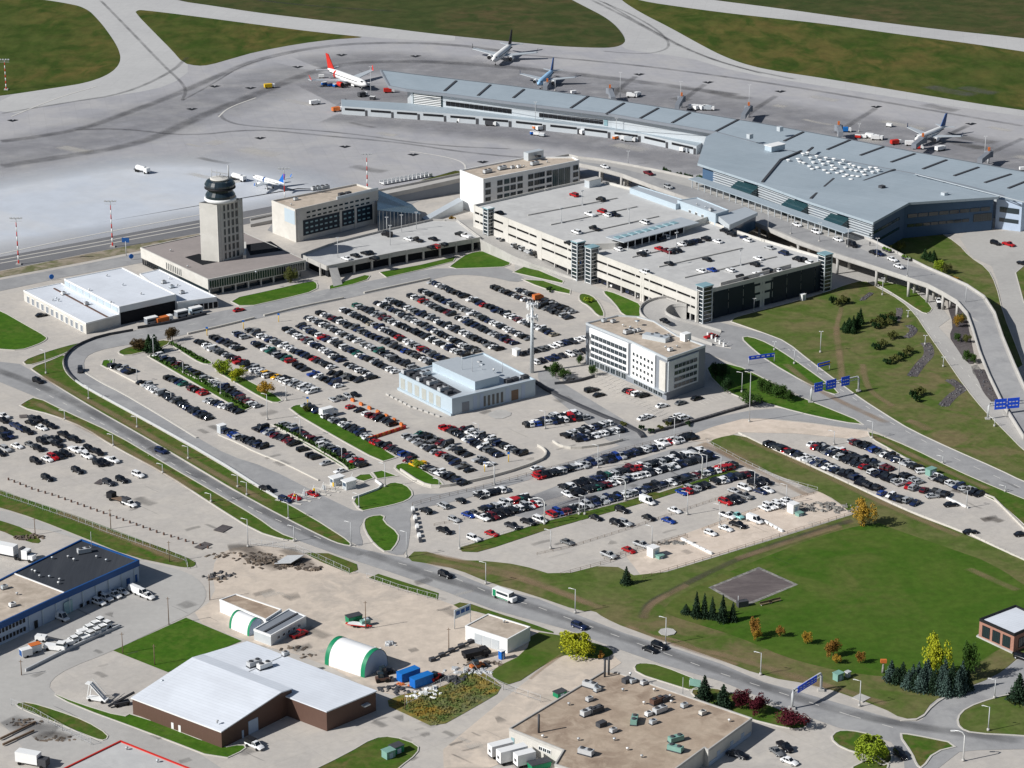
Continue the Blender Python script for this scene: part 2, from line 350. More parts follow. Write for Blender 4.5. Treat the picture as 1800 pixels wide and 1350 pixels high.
# painted lead-in arrows on the apron (dark V marks)
for x,y in [(457,243),(606,258),(726,272),(848,285),(523,118),(600,97),(730,99),(1123,131),(1244,145),(1371,161),(1540,188),(1706,218),(377,152),(337,192),(22,212),(440,155)]:
    strip('apron_marking',[(x-6,y-1.2),(x,y+1.2),(x+7,y-1.4)],2.6,'black',.10,0,False)
for P in [[(20,205),(100,172),(170,152)],[(800,330),(820,300),(815,285),(780,275),(720,266)],[(384,206),(400,190),(450,172)],[(0,447),(100,425),(230,400),(350,378)]]:
    strip('apron_marking',P,.8,'mark',.1,2,False)
# service road between apron and land side
sheet('road',[(-150,482),(0,452),(150,424),(350,387),(480,362),(560,345),(640,338),(640,352),(480,385),(350,410),(150,446),(0,476),(-150,505)],'asphalt_dark',.05,0)
for P in [[(0,463),(150,436),(350,399),(480,374)],[(0,457),(150,430),(350,393)]]: strip('road_marking',P,.8,'kerb',.06,0,False)
sheet('verge_dirt',[(-150,506),(0,477),(150,447),(250,428),(350,411),(352,417),(300,428),(250,440),(140,462),(0,488),(-150,518)],'dirt',.052,0)
sheet('road',[(-150,522),(0,492),(140,466),(250,444),(250,462),(120,486),(0,512),(-150,540)],'asphalt',.05,0)
sheet('road',[(480,392),(560,372),(640,352),(740,330),(806,318),(806,336),(740,352),(690,372),(640,400),(590,412),(500,418),(470,405)],'asphalt',.05,0)
# ---- land side roads
RA=.055
sheet('road',[(-120,600),(0,636),(35,640),(101,678),(176,723),(239,758),(327,814),(403,859),(450,882),(501,909),(577,947),(627,963),(680,975),(725,983),(801,1008),(864,1033),(947,1053),(1028,1086),(1100,1114),(1183,1139),(1267,1167),(1344,1200),(1397,1214),(1494,1242),(1583,1268),(1614,1268),(1622,1264),(1639,1236),(1667,1222),(1744,1192),(1772,1172),(1830,1130),(1900,1160),(1800,1214),(1744,1228),(1700,1244),(1683,1261),(1686,1278),(1711,1289),(1800,1294),(1950,1300),(1950,1330),(1800,1317),(1717,1319),(1686,1322),(1650,1350),(1630,1400),(1570,1400),(1590,1352),(1588,1330),(1566,1305),(1530,1292),(1472,1279),(1411,1257),(1344,1229),(1267,1198),(1161,1167),(1072,1136),(997,1107),(867,1072),(751,1028),(680,1004),(600,978),(531,953),(488,937),(426,902),(350,854),(290,816),(201,763),(113,723),(63,698),(0,672),(-120,640)],'asphalt',RA,0)
sheet('road',[(640,958),(627,961),(540,905),(460,862),(377,809),(251,738),(150,683),(133,671),(118,656),(111,641),(114,628),(130,611),(160,598),(237,581),(330,561),(390,546),(430,541),(556,512),(640,496),(670,490),(757,472),(800,472),(880,468),(905,478),(925,492),(905,497),(860,486),(800,482),(757,492),(600,527),(450,561),(330,588),(264,600),(190,612),(158,622),(147,634),(149,653),(180,672),(213,689),(276,726),(346,769),(400,800),(470,822),(560,868),(612,893),(626,899),(652,895),(715,879),(728,868),(790,868),(950,828),(1100,780),(1150,764),(1240,737),(1350,716),(1430,722),(1524,750),(1524,757),(1430,743),(1350,735),(1290,737),(1150,788),(1000,824),(950,838),(880,858),(800,882),(738,893),(720,905),(722,930),(715,975),(690,976),(660,958),(642,934),(640,915),(630,930)],'asphalt',RA+.004,1)
sheet('road',[(975,700),(950,675),(944,660),(950,650),(975,655),(985,672),(1000,680),(1165,780),(1100,800)],'asphalt',RA+.008,1)
sheet('road',[(1180,545),(1235,560),(1300,575),(1350,588),(1383,601),(1425,635),(1476,673),(1514,701),(1564,733),(1602,756),(1677,791),(1753,824),(1800,847),(1950,905),(1950,940),(1800,877),(1753,857),(1677,824),(1602,786),(1524,752),(1430,708),(1345,665),(1290,640),(1240,620),(1150,590),(1120,560)],'asphalt',RA+.012,0)
sheet('road',[(1458,512),(1519,493),(1539,504),(1584,529),(1609,554),(1627,582),(1657,625),(1697,683),(1728,721),(1763,756),(1800,794),(1900,880),(1900,800),(1800,745),(1755,698),(1713,650),(1672,600),(1650,575),(1670,560),(1640,520),(1560,480),(1460,440),(1380,400),(1330,395),(1455,460)],'road_light',RA,0)
sheet('road',[(1687,420),(1710,453),(1743,468),(1753,494),(1765,546),(1780,594),(1800,632),(1900,800),(1950,800),(1850,600),(1800,531),(1786,480),(1800,466),(1900,440),(1900,385),(1800,405),(1700,408)],'road_light',RA+.004,0)
sheet('road',[(905,480),(925,490),(960,500),(1010,513),(1060,525),(1110,560),(1130,590),(1180,560),(1120,535),(1060,509),(1000,485),(930,450),(860,410),(845,396),(838,420),(870,440),(900,455),(906,470)],'road_light',RA+.016,1)
# building forecourts and works roads
sheet('road',[(-100,898),(0,895),(63,914),(151,950),(227,982),(312,1000),(345,1015),(362,1035),(362,1055),(345,1075),(295,1098),(200,1144),(120,1175),(90,1195),(86,1213),(130,1238),(240,1282),(388,1340),(420,1400),(100,1400),(0,1260),(-100,1200),(-100,1100),(0,1160),(60,1120),(150,1080),(243,1022),(243,1000),(160,955),(60,925),(-100,925)],'road_light',RA,1)
sheet('gravel_yard',[(390,965),(470,958),(540,975),(600,1000),(655,1012),(775,1056),(830,1075),(925,1105),(975,1118),(930,1150),(860,1180),(760,1215),(670,1225),(560,1160),(430,1127),(330,1086),(380,1050),(372,1000)],'gravel',RA+.004,1)
sheet('gravel_lot',[(1100,977),(1130,1016),(1498,903),(1440,862),(1330,893),(1200,940)],'sand',RA,0)
sheet('gravel_verge',[(1240,742),(1300,735),(1350,737),(1430,745),(1524,758),(1534,766),(1500,772),(1400,762),(1300,760),(1245,778),(1180,772),(1150,790),(1000,826),(940,842),(900,850),(960,830),(1150,782)],'sand',RA-.01,0)
sheet('gravel_lot',[(1100,1160),(1010,1125),(960,1170),(890,1225),(740,1350),(900,1350),(900,1290),(1070,1180)],'gravel',RA-.008,1)
for P in [[(640,970),(750,1010),(870,1045),(1028,1098),(1267,1180),(1500,1262),(1800,1304)],[(-20,645),(101,690),(239,768),(403,868),(577,955),(640,975)]]:
    strip('tyre_marks',P,5,'tyre',.085)
for off in (-3.4,3.4):
    Wm=[tuple(G(x,y,0))[:2] for x,y in [(63,680),(176,740),(327,826),(450,895),(577,955)]]
# lane dashes
def dashes(P,wd=.18,dash=3,gap=6,m='mark',z=.09):
    W=[Vector(G(x,y,0)[:2]) for x,y in P]; b=MB(); t=0
    for a,c in zip(W,W[1:]):
        L=(c-a).length; d=(c-a)/L; nn=Vector((-d.y,d.x))*wd/2; s=0
        while s+dash<L:
            p=a+d*s;q=a+d*(s+dash); b.add([(*(p+nn),z),(*(p-nn),z),(*(q-nn),z),(*(q+nn),z)],[(0,1,2,3)]); s+=dash+gap
    b.build('lane_marking',M[m],kind='structure')
dashes([(63,683),(176,743),(327,829),(450,898),(577,953)],.25)
dashes([(700,990),(801,1017),(864,1044),(947,1068),(1028,1098),(1267,1184),(1494,1258),(1583,1283)],.25)
dashes([(1383,612),(1476,684),(1564,742),(1677,805),(1800,860)],.25)
dashes([(1540,497),(1600,535),(1650,600),(1720,680),(1800,770)],.22)
dashes([(430,548),(560,520),(757,482)],.22); dashes([(240,590),(330,572),(430,548)],.22)
for P in [[(1627,480),(1700,520)],]: pass
# ---- grass islands and verges
g=.09
for nm,m,P,k in [
 ('grass','lawn',[(-60,525),(0,546),(45,572),(81,592),(81,598),(63,607),(35,616),(0,614),(-60,608)],.4),
 ('grass','verge',[(40,635),(76,621),(120,608),(147,602),(122,618),(80,634),(48,643)],.3),
 ('verge','verge',[(55,647),(90,634),(116,622),(109,636),(112,650),(120,661),(133,672),(150,684),(251,739),(377,810),(460,863),(540,905),(627,961),(600,957),(577,948),(501,910),(413,862),(350,824),(239,759),(176,724),(101,679),(60,652)],.4),
 ('verge','verge',[(33,715),(46,706),(63,698),(113,723),(201,763),(290,816),(378,867),(450,909),(488,937),(527,951),(500,949),(450,934),(378,889),(290,831),(201,785),(150,752),(96,730)],.4),
 ('verge','verge',[(-60,838),(0,862),(126,904),(201,932),(277,960),(345,987),(342,996),(328,998),(312,996),(227,978),(151,947),(63,912),(0,892),(-60,878)],0),
 ('grass','verge',[(-40,905),(0,915),(45,930),(74,950),(65,957),(30,946),(0,932),(-40,925)],0),
 ('lawn','lawn',[(327,1086),(425,1127),(347,1158),(295,1182),(199,1144)],0),
 ('grass','lawn',[(88,1217),(130,1235),(217,1262),(232,1254),(389,1316),(427,1309),(432,1317),(389,1337),(275,1293),(130,1240)],.3),
 ('grass','verge',[(27,1237),(50,1235),(100,1250),(150,1268),(190,1292),(185,1302),(168,1299),(100,1271),(37,1246)],.3),
 ('grass','verge',[(657,1298),(690,1295),(735,1310),(733,1325),(700,1350),(680,1370),(520,1370),(612,1325)],.3),
 ('reeds','reeds',[(670,1236),(725,1261),(767,1281),(830,1246),(888,1212),(862,1190),(828,1174),(775,1212),(715,1218)],0),
 ('grass','field',[(862,1178),(925,1148),(935,1110),(985,1117),(1045,1130),(1076,1142),(1078,1152),(1050,1160),(1000,1149),(965,1163),(898,1208),(868,1194)],0),
 ('verge','verge',[(791,1066),(814,1057),(877,1079),(927,1094),(987,1116),(932,1106),(851,1078)],0),
 ('verge','verge',[(648,1016),(665,1009),(771,1043),(769,1054),(700,1033)],0),
 ('verge','verge',[(534,972),(577,973),(627,992),(629,1002),(614,1008),(564,988)],0),
 ('lawn','lawn',[(619,877),(650,864),(675,856),(690,848),(712,852),(726,868),(716,880),(685,889),(652,895),(634,899)],.45),
 ('lawn','lawn',[(622,842),(634,835),(650,834),(656,841),(640,846)],.45),
 ('lawn','lawn',[(656,831),(672,828),(697,837),(664,842)],.45),
 ('lawn','lawn',[(692,820),(713,813),(735,822),(782,851),(766,859),(740,852),(708,833)],.6),
 ('lawn','lawn',[(640,915),(652,908),(675,906),(672,917),(700,938),(698,954),(682,973),(660,958),(643,934)],.45),
 ('lawn','lawn',[(508,720),(518,713),(531,712),(700,803),(685,808),(670,812),(590,768)],.45),
 ('hedge_bed','lawn',[(480,747),(491,746),(629,823),(614,827)],.45),
 ('hedge_bed','lawn',[(262,627),(273,626),(442,716),(427,723)],.45),
 ('lawn','lawn',[(301,605),(314,606),(346,625),(372,636),(370,641),(354,639),(330,625)],.45),
 ('lawn','lawn',[(377,650),(386,645),(408,655),(427,665),(499,703),(485,709),(465,702),(400,664)],.45),
 ('lawn','verge',[(208,621),(213,615),(250,604),(301,597),(291,609),(260,617),(222,626)],.45),
 ('lawn','lawn',[(179,642),(182,634),(198,632),(197,642),(190,648)],.45),
 ('lawn','lawn',[(401,527),(480,510),(548,494),(557,498),(556,511),(500,525),(428,541)],.45),
 ('lawn','lawn',[(580,503),(642,484),(650,485),(645,492),(620,500),(580,509)],.3),
 ('lawn','lawn',[(668,479),(740,466),(802,451),(796,460),(745,473),(680,488)],.3),
 ('lawn','lawn',[(786,473),(805,458),(823,446),(851,441),(875,447),(897,456),(895,469),(850,471)],.4),
 ('lawn','lawn',[(903,479),(926,467),(959,481),(990,494),(988,498),(960,492)],.4),
 ('lawn','lawn',[(920,492),(955,494),(1002,510),(1001,517),(966,510),(940,501)],.4),
 ('planter','field',[(1018,520),(1024,516),(1040,520),(1052,532),(1063,556),(1052,556),(1036,538),(1020,530)],.5),
 ('lawn','lawn',[(1059,513),(1070,512),(1100,524),(1129,537),(1124,561),(1097,556),(1080,532)],.4),
 ('hill','hill',[(1278,563),(1330,548),(1400,530),(1458,512),(1490,500),(1519,493),(1539,504),(1584,529),(1609,554),(1627,582),(1657,625),(1697,683),(1728,721),(1763,756),(1800,794),(1900,875),(1900,885),(1800,847),(1753,824),(1677,791),(1602,756),(1564,733),(1514,701),(1476,673),(1425,635),(1383,601),(1350,588),(1310,574)],.35),
 ('lawn','lawn',[(1303,594),(1318,592),(1350,604),(1388,628),(1438,663),(1476,691),(1464,694),(1420,675),(1352,636),(1322,612)],.45),
 ('lawn','lawn',[(1240,640),(1290,640),(1345,667),(1380,688),(1430,708),(1526,747),(1480,742),(1400,724),(1345,708),(1300,700),(1255,672)],.45),
 ('verge','verge',[(1526,757),(1602,788),(1677,826),(1753,859),(1820,886),(1820,940),(1778,902),(1748,878),(1690,857),(1622,822),(1570,792),(1530,770)],.3),
 ('field','hill',[(1243,779),(1260,770),(1299,763),(1350,787),(1480,846),(1595,901),(1695,938),(1800,986),(1800,1010),(1498,905),(1470,880),(1437,863),(1300,810)],0),
 ('grass','hill',[(1545,400),(1600,408),(1640,402),(1683,428),(1704,452),(1735,472),(1750,500),(1762,550),(1790,620),(1800,650),(1760,640),(1738,560),(1700,505),(1640,480),(1570,446),(1535,425)],.3),
 ('grass','verge',[(1526,491),(1577,500),(1600,505),(1640,540),(1632,552),(1619,549),(1577,520)],.3),
 ('grass','hill',[(1786,480),(1800,468),(1860,460),(1860,600),(1800,531)],.3),
 ('grass','verge',[(1461,1298),(1472,1286),(1495,1285),(1530,1292),(1552,1306),(1566,1325),(1566,1340),(1550,1346),(1530,1330),(1480,1315)],.4),
 ('grass','verge',[(1500,1349),(1540,1330),(1560,1345),(1550,1380),(1500,1380)],.4),
 ('grass','verge',[(1581,1291),(1600,1292),(1688,1310),(1640,1322),(1620,1350),(1613,1345),(1605,1325)],.5),
 ('grass','hill',[(1684,1262),(1700,1245),(1744,1229),(1800,1216),(1880,1200),(1880,1300),(1800,1293),(1711,1289),(1688,1280)],.45),
 ('grass','field',[(1115,1170),(1130,1166),(1160,1170),(1235,1200),(1222,1216),(1180,1203),(1120,1184)],.3),
 ('grass','verge',[(1212,1214),(1240,1206),(1330,1232),(1420,1268),(1416,1280),(1390,1282),(1310,1262),(1230,1232)],.3),
 ]:
    sheet(nm,P,m,g,1 if len(P)>6 else 0,kerb=k); g+=.0005
# the big sports field and its verge, in one sheet with a darker field inside
sheet('field',[(712,985),(733,965),(800,985),(851,986),(914,993),(979,1013),(1073,990),(1128,1019),(1300,967),(1500,905),(1498,903),(1600,905),(1695,940),(1800,986),(1950,1040),(1950,1080),(1830,1120),(1780,1165),(1750,1189),(1672,1219),(1639,1232),(1619,1262),(1586,1264),(1550,1244),(1439,1205),(1344,1190),(1239,1150),(1100,1104),(1061,1086),(1043,1073),(1023,1076),(927,1043),(864,1026),(801,1000),(760,992)],'hill',.088,1)
sheet('sports_field',[(1160,1075),(1200,1040),(1330,985),(1460,935),(1560,915),(1640,945),(1760,1000),(1800,1030),(1860,1060),(1800,1120),(1740,1150),(1700,1180),(1560,1195),(1400,1165),(1300,1120),(1200,1090)],'field',.094,2)
sheet('ball_diamond_border',[(1245,1033),(1334,997),(1403,1028),(1307,1068)],'rock',.10,0)
sheet('ball_diamond',[(1253,1033),(1334,1001),(1395,1028),(1307,1063)],'diamond',.106,0)
for P,wd,m in [([(1128,1088),(1135,1068),(1150,1055),(1200,1030),(1260,1000),(1340,965),(1430,935),(1500,915)],3.2,'stain'),
   ([(1131,1088),(1138,1070),(1155,1056),(1210,1028)],3,'stain_warm'),([(1470,575),(1472,600),(1478,640),(1480,670)],3.2,'stain_warm'),
   ([(1470,590),(1471,570),(1480,540)],2.4,'stain_warm'),([(1516,640),(1520,665),(1530,690),(1570,715)],3,'stain_warm'),([(1595,740),(1615,745),(1632,757)],4.5,'stain_warm'),
   ([(1100,1100),(1200,1140),(1300,1170)],2,'stain_warm'),([(750,990),(900,1012),(1040,1065)],3,'stain_warm'),
   ([(1150,1120),(1200,1128),(1230,1145)],2,'stain_warm'),
   
   ([(1230,780),(1290,800),(1330,825)],6,'stain_warm'),
   ([(930,1195),(960,1170),(990,1150)],1.3,'stain_warm'),([(1725,915),(1745,912),(1760,918)],4,'stain'),([(1672,862),(1690,866)],3,'stain'),([(350,958),(364,962)],5,'bed'),([(383,928),(400,932)],5,'bed'),([(170,847),(182,849)],4,'bed'),([(34,733),(48,732)],3,'bed'),
   ([(430,985),(460,978),(500,1000)],9,'stain'),([(400,965),(430,962),(460,980),(480,990)],7,'stain'),([(500,965),(530,985),(545,1000)],6,'stain'),
   ([(60,1300),(90,1290),(120,1300)],5,'stain'),([(10,1265),(50,1280),(100,1285)],8,'tyre')]:
    strip('ground_wear',P,wd,m,tz+.06,2); tz+=.0035
# dry worn edges of the grass, cracks and patch repairs in the paving
rw=random.Random(12)
for P in [[(740,972),(860,998),(960,1030),(1060,1072)],[(1180,1132),(1300,1160),(1440,1202),(1560,1240)],[(1300,768),(1420,822),(1560,890),(1690,945)],[(1255,790),(1330,828),(1420,872)],[(1530,765),(1620,810),(1740,862)],[(70,660),(170,712),(330,806),(470,885)],[(60,708),(200,778),(350,866)],[(1290,985),(1400,950),(1480,925)],[(1380,640),(1440,690),(1560,745)],[(100,900),(220,948),(320,990)],[(1350,1180),(1460,1212)],[(1700,1000),(1790,1040)]]:
    strip('dry_grass',P,3.4,'stain_warm',tz+.06,2); tz+=.0035
for k in range(70):
    x,y=rw.choice([(rw.uniform(200,900),rw.uniform(560,840)),(rw.uniform(20,400),rw.uniform(760,940)),(rw.uniform(900,1400),rw.uniform(800,990)),(rw.uniform(60,500),rw.uniform(1060,1330)),(rw.uniform(600,900),rw.uniform(1250,1340))])
    dx=rw.uniform(14,46); sl_=rw.choice((-.26,.46)); strip('paving_crack',[(x,y),(x+dx*.5,y+dx*.5*sl_+rw.uniform(-1,1)),(x+dx,y+dx*sl_)],rw.choice((.25,.35,.8)),'tyre',tz+.0,1)
for k in range(110):
    x,y=rw.choice([(rw.uniform(180,1000),rw.uniform(540,840)),(rw.uniform(0,420),rw.uniform(740,950)),(rw.uniform(900,1420),rw.uniform(800,990)),(rw.uniform(40,520),rw.uniform(1040,1340)),(rw.uniform(600,900),rw.uniform(1250,1340)),(rw.uniform(400,820),rw.uniform(1010,1160)),(rw.uniform(1400,1760),rw.uniform(780,930))])
    dx=rw.uniform(8,40); sl_=rw.choice((-.26,.46)); strip('paving_wear',[(x,y),(x+dx*.5,y+dx*.5*sl_+rw.uniform(-2,2)),(x+dx,y+dx*sl_)],rw.uniform(1.2,5.5),rw.choice(('wear_dark','wear_dark','wear_light')),.073+k*.0001,1)
for k in range(40):
    x=rw.uniform(0,1800); y=rw.uniform(150,290) if x>1000 else rw.uniform(170,330)
    dx=rw.uniform(20,90); strip('apron_stain',[(x,y),(x+dx*.5,y+dx*.12),(x+dx,y+dx*.2)],rw.uniform(3,12),rw.choice(('wear_dark','wear_light')),.0412+k*.00008,1)
# stall lines of the hotel car park and the toll lanes
def stalls(x0,y0,x1,y1,n,ax,ay,m='mark'):
    b=MB()
    for i in range(n):
        p=G(x0+(x1-x0)*i/(n-1),y0+(y1-y0)*i/(n-1),.105); q=G(x0+(x1-x0)*i/(n-1)+ax,y0+(y1-y0)*i/(n-1)+ay,.105); b.bar(p,q,.14,.01)
    b.build('stall_line',M[m],kind='structure')
stalls(1045,672,1160,730,16,14,-5); stalls(1135,722,1185,746,8,14,-5); stalls(1240,712,1290,694,8,-12,-6); stalls(1062,664,1100,682,6,12,-5)
stalls(493,871,585,846,8,22,10,'kerb'); stalls(120,820,260,800,2,1,1)
# asphalt lanes inside the rental lot
sheet('lot_asphalt',[(900,905),(960,890),(1230,815),(1270,800),(1280,805),(1255,818),(960,902),(925,912)],'asphalt',.062,0)
sheet('lot_asphalt',[(1180,790),(1245,785),(1300,800),(1290,812),(1240,806),(1000,868),(940,885),(900,885),(990,850)],'asphalt',.06,0)
patch('lot_asphalt_patch',[(930,885),(950,868),(985,868),(1000,875),(1050,868),(1030,885),(960,905)],'apron_dark',.07,6)
# boulder beds under and beside the ramp
sheet('rock_bed',[(1600,510),(1616,520),(1632,545),(1628,552),(1616,548),(1606,530)],'darkrock',.1,1)
sheet('rock_bed',[(1672,520),(1695,545),(1703,580),(1715,640),(1700,640),(1680,610),(1668,592),(1676,572),(1664,535)],'bed',.1,1)
sheet('rock_bed',[(1702,645),(1722,640),(1738,690),(1750,700),(1735,690)],'rock',.1,1)
# circle / helipad style slab
sheet('concrete_pad',[(852,729),(880,718),(905,728),(876,739)],'concrete',.1,1)
# ================================================================ BUILDINGS
def V2(p): return Vector((p[0],p[1]))
def cen(P,z=0): return (sum(p[0] for p in P)/len(P),sum(p[1] for p in P)/len(P),z)
WC={}
def winmesh(w,h,fm,gm,muntin,dp=.12):
    k=(round(w,2),round(h,2),fm,gm,muntin)
    if k not in WC:
        b=MB(); t=.12 if fm else 0
        # local: x along wall, -y outwards, z up
        b.box((0,-dp/2,t),(w-2*t,dp*.5,h-2*t),0,1)
        if fm:
            for (c,d) in (((0,-dp/2,0),(w,dp,t)),((0,-dp/2,h-t),(w,dp,t)),((-w/2+t/2,-dp/2,t),(t,dp,h-2*t)),((w/2-t/2,-dp/2,t),(t,dp,h-2*t))): b.box(c,d,0,0)
            for q in range(1,muntin+1): b.box((-w/2+w*q/(muntin+1),-dp/2,t),(.08,dp*.9,h-2*t),0,0)
        WC[k]=b.mesh('window',[M[fm or gm],M[gm]])
    return WC[k]
def windows(par,A,B,s0,s1,n,w,zs,h,fm='white',gm='glass',muntin=1,name='window'):
    "n windows of size w x h between distances s0,s1 (m) along wall A->B, at sill heights zs (outside on the right of A->B)"
    A=V2(A);B=V2(B); d=(B-A).normalized(); o=Vector((d.y,-d.x)); rz=math.atan2(d.y,d.x)
    me=winmesh(w,h,fm,gm,muntin)
    for z in zs:
        for i in range(n):
            s=s0+(s1-s0)*(i+.5)/n; p=A+d*s+o*.003
            link(name,me,par,(p.x-par.location.x,p.y-par.location.y,z-par.location.z),rz)
def slab(b,A,B,s0,s1,z0,z1,d0,d1,mi=0):
    "box on wall A->B between distances s0..s1, heights z0..z1, standing d0..d1 out from the wall line"
    A=V2(A);B=V2(B); d=(B-A).normalized(); o=Vector((d.y,-d.x)); rz=math.atan2(d.y,d.x)
    c=A+d*(s0+s1)/2+o*(d0+d1)/2; b.box((c.x,c.y,z0),(s1-s0,d1-d0,z1-z0),rz,mi)
def dist(A,B): return (V2(B)-V2(A)).length
def ccw(P): return P if area(P)>0 else P[::-1]
def bld(name,label,cat,P,z0,z1,wall='cream',roof='tanroof',par=.5,pw=.35,pm=None,group=None,walls=True,inset=0):
    "walls + roof with parapet; P = world xy of the footprint"
    P=ccw(P); e=empty(name,cen(P,z0),label,cat,group)
    if inset: W=offset(P,inset)
    else: W=P
    if walls: MB().prism(W,z0,z1-.02,0,top=False).build('wall',M[wall],e)
    b=MB(); b.prism(offset(P,pw*.5),z1-.25,z1,0); ROOF[e.name]=b.build('roof',M[roof],e)
    if par:
        I=offset(P,pw); O=offset(P,-.06); n=len(P); b=MB()
        b.add([(*O[i],z1-.3) for i in range(n)]+[(*O[i],z1+par) for i in range(n)]+[(*I[i],z1+par) for i in range(n)]+[(*I[i],z1-.1) for i in range(n)],
          [f for i in range(n) for j in [(i+1)%n] for f in [(i,j,n+j,n+i),(n+i,n+j,2*n+j,2*n+i),(2*n+i,2*n+j,3*n+j,3*n+i)]])
        b.build('parapet',M[pm or wall],e)
    return e
def lerp(a,b,t): return (a[0]+(b[0]-a[0])*t,a[1]+(b[1]-a[1])*t)
ROOF={}
def hvac(par,pts,z,sizes=None,ms=('galv','silver','galv','white')):
    "rooftop units, vents and stacks at photo pixels on a roof at height z"
    par=ROOF.get(par.name,par)
    for i,q in enumerate(pts):
        x,y=q[0],q[1]; t=q[2] if len(q)>2 else 'unit'; c=G(x,y,z); rz=R(40) if len(q)<4 else R(q[3])
        b=MB()
        if t=='unit':
            b.box(c+Vector((0,0,.2)),(1.7,1.2,.9),rz,0); b.rev(c+Vector((0,0,1.1)),[(.4,0),(.4,.2),(.3,.22)],8,1); b.box(c,(1.9,1.4,.2),rz,1); nm='roof_unit'
        elif t=='big':
            b.box(c+Vector((0,0,.3)),(3.8,1.6,1.2),rz,0); b.box(c,(4.0,1.8,.3),rz,1)
            for k in (-1,1): b.rev(c+Vector((math.cos(rz)*k*1.0,math.sin(rz)*k*1.0,1.5)),[(.55,0),(.55,.25),(.45,.27)],10,1)
            nm='roof_unit'
        elif t=='vent': b.rev(c,[(.2,0),(.2,.5),(.38,.55),(.38,.75),(.15,.85)],8,0); nm='roof_vent'
        elif t=='dome': b.rev(c,[(.9,0),(.9,.25),(.6,.6),(.2,.75)],10,0); nm='roof_vent'
        elif t=='stack': b.rev(c,[(.28,0),(.28,5.0)],8,1); nm='chimney_pipe'
        elif t=='mast': b.rev(c,[(.1,0),(.06,5)],6,0); nm='antenna'
        elif t=='dark': b.box(c,(2.4,1.6,1.2),rz,1); nm='roof_unit'
        elif t=='dish': b.rev(c,[(.08,0),(.08,1.6)],6,0); b.rev(c+Vector((0,0,1.5)),[(.1,0),(.9,.35),(.95,.4)],12,0); nm='antenna'
        m1=q[4] if len(q)>4 else ms[i%len(ms)]
        b.build(nm,[M[m1],M['darkgrey']],par)
# ---------------------------------------------------------------- terminal
Z=11.0
roofP=[(669,123),(724,130),(900,151),(1041,170),(1212,196),(1350,219),(1476,242),(1607,267),(1713,286),(1800,302),(1960,332),(1960,392),(1800,354),(1700,327),(1609,306),(1480,282),(1370,262),(1258,232),(1076,201),(900,180),(800,167),(714,157),(684,151)]
rw=[tuple(G(x,y,Z))[:2] for x,y in roofP]
T=empty('terminal',G(1330,330,0),'long airport terminal with a flat blue-grey steel roof and a concourse reaching left','terminal')
b=MB(); b.prism(rw,Z-.9,Z,0,bot=True); b.build('concourse_roof',M['steelroof'],T)
b=MB(); n=len(rw); O=offset(rw,-.25); I=offset(rw,.5); rwc=rw
b.add([(*O[i],Z-1.1) for i in range(n)]+[(*O[i],Z+.18) for i in range(n)]+[(*I[i],Z+.18) for i in range(n)],[f for i in range(n) for j in [(i+1)%n] for f in ([(i,j,n+j,n+i),(n+i,n+j,2*n+j,2*n+i)] if area(rw)>0 else [(n+i,n+j,j,i),(2*n+i,2*n+j,n+j,n+i)])])
b.build('roof_edge',M['greywall'],T)
# concourse body (inset below the overhanging roof)
wl=[(716,150),(900,156),(1041,175),(1212,201),(1350,224),(1607,272),(1800,307),(1960,337),(1960,388),(1800,349),(1609,302),(1480,279),(1370,258),(1258,228.5),(1076,198),(900,177.5),(800,165),(722,156.5)]
ww=ccw([tuple(G(x,y,Z))[:2] for x,y in wl]); MB().prism(ww,0,Z-.9,0,top=False).build('concourse_wall',M['silver'],T)
# roof steps
for (x0,y0,x1,y1) in [(781,160,802,142),(840,168,862,149),(902,172,921,157),(1003,190,1034,169),(1066,200,1097,181),(1125,208,1157,190),(1181,216,1213,198),(1258,231,1298,210),(1378,248,1412,232),(1454,263,1494,246),(1512,273,1553,258),(1566,285,1608,270),(1622,297,1664,281),(1677,309,1720,294),(1731,321,1777,306),(1772,331,1810,316)]:
    b=MB(); b.bar(G(x0,y0,Z+.12),G(x1,y1,Z+.12),1.1,.4); b.build('roof_seam',M['darkgrey'],T)
# concourse front glazing
def onfront(xa,xb,za,zb,nm,mt,n,fr=.8,dd=.0):
    "row of n panels on the concourse front between photo columns xa..xb"
    F_=[(722,156.5),(800,165),(900,177.5),(1076,198),(1258,228.5)]
    def at(x):
        for (x0,y0),(x1,y1) in zip(F_,F_[1:]):
            if x<=x1: return tuple(G(x,y0+(y1-y0)*(x-x0)/(x1-x0),Z))[:2]
    for i in range(n):
        a=at(xa+(xb-xa)*i/n); c=at(xa+(xb-xa)*(i+fr)/n); L=dist(a,c)
        b=MB(); slab(b,a,c,0,L,za,zb,.02+dd,.2+dd); b.build(nm,M[mt],T)
onfront(784,900,4.9,7.0,'window','void',14,.9); onfront(948,1061,5.0,7.0,'window','void',14,.9); onfront(1062,1070,4.6,7.3,'window','lightglass',1)
for k in range(7): onfront(728,776,4.2+k*.82,4.6+k*.82,'sun_louvre','white',1,1,.5)
onfront(726,778,3.9,9.8,'window','glassteal',1,1)
onfront(722,1256,7.9,8.0,'panel_joint','greywall',1,1)
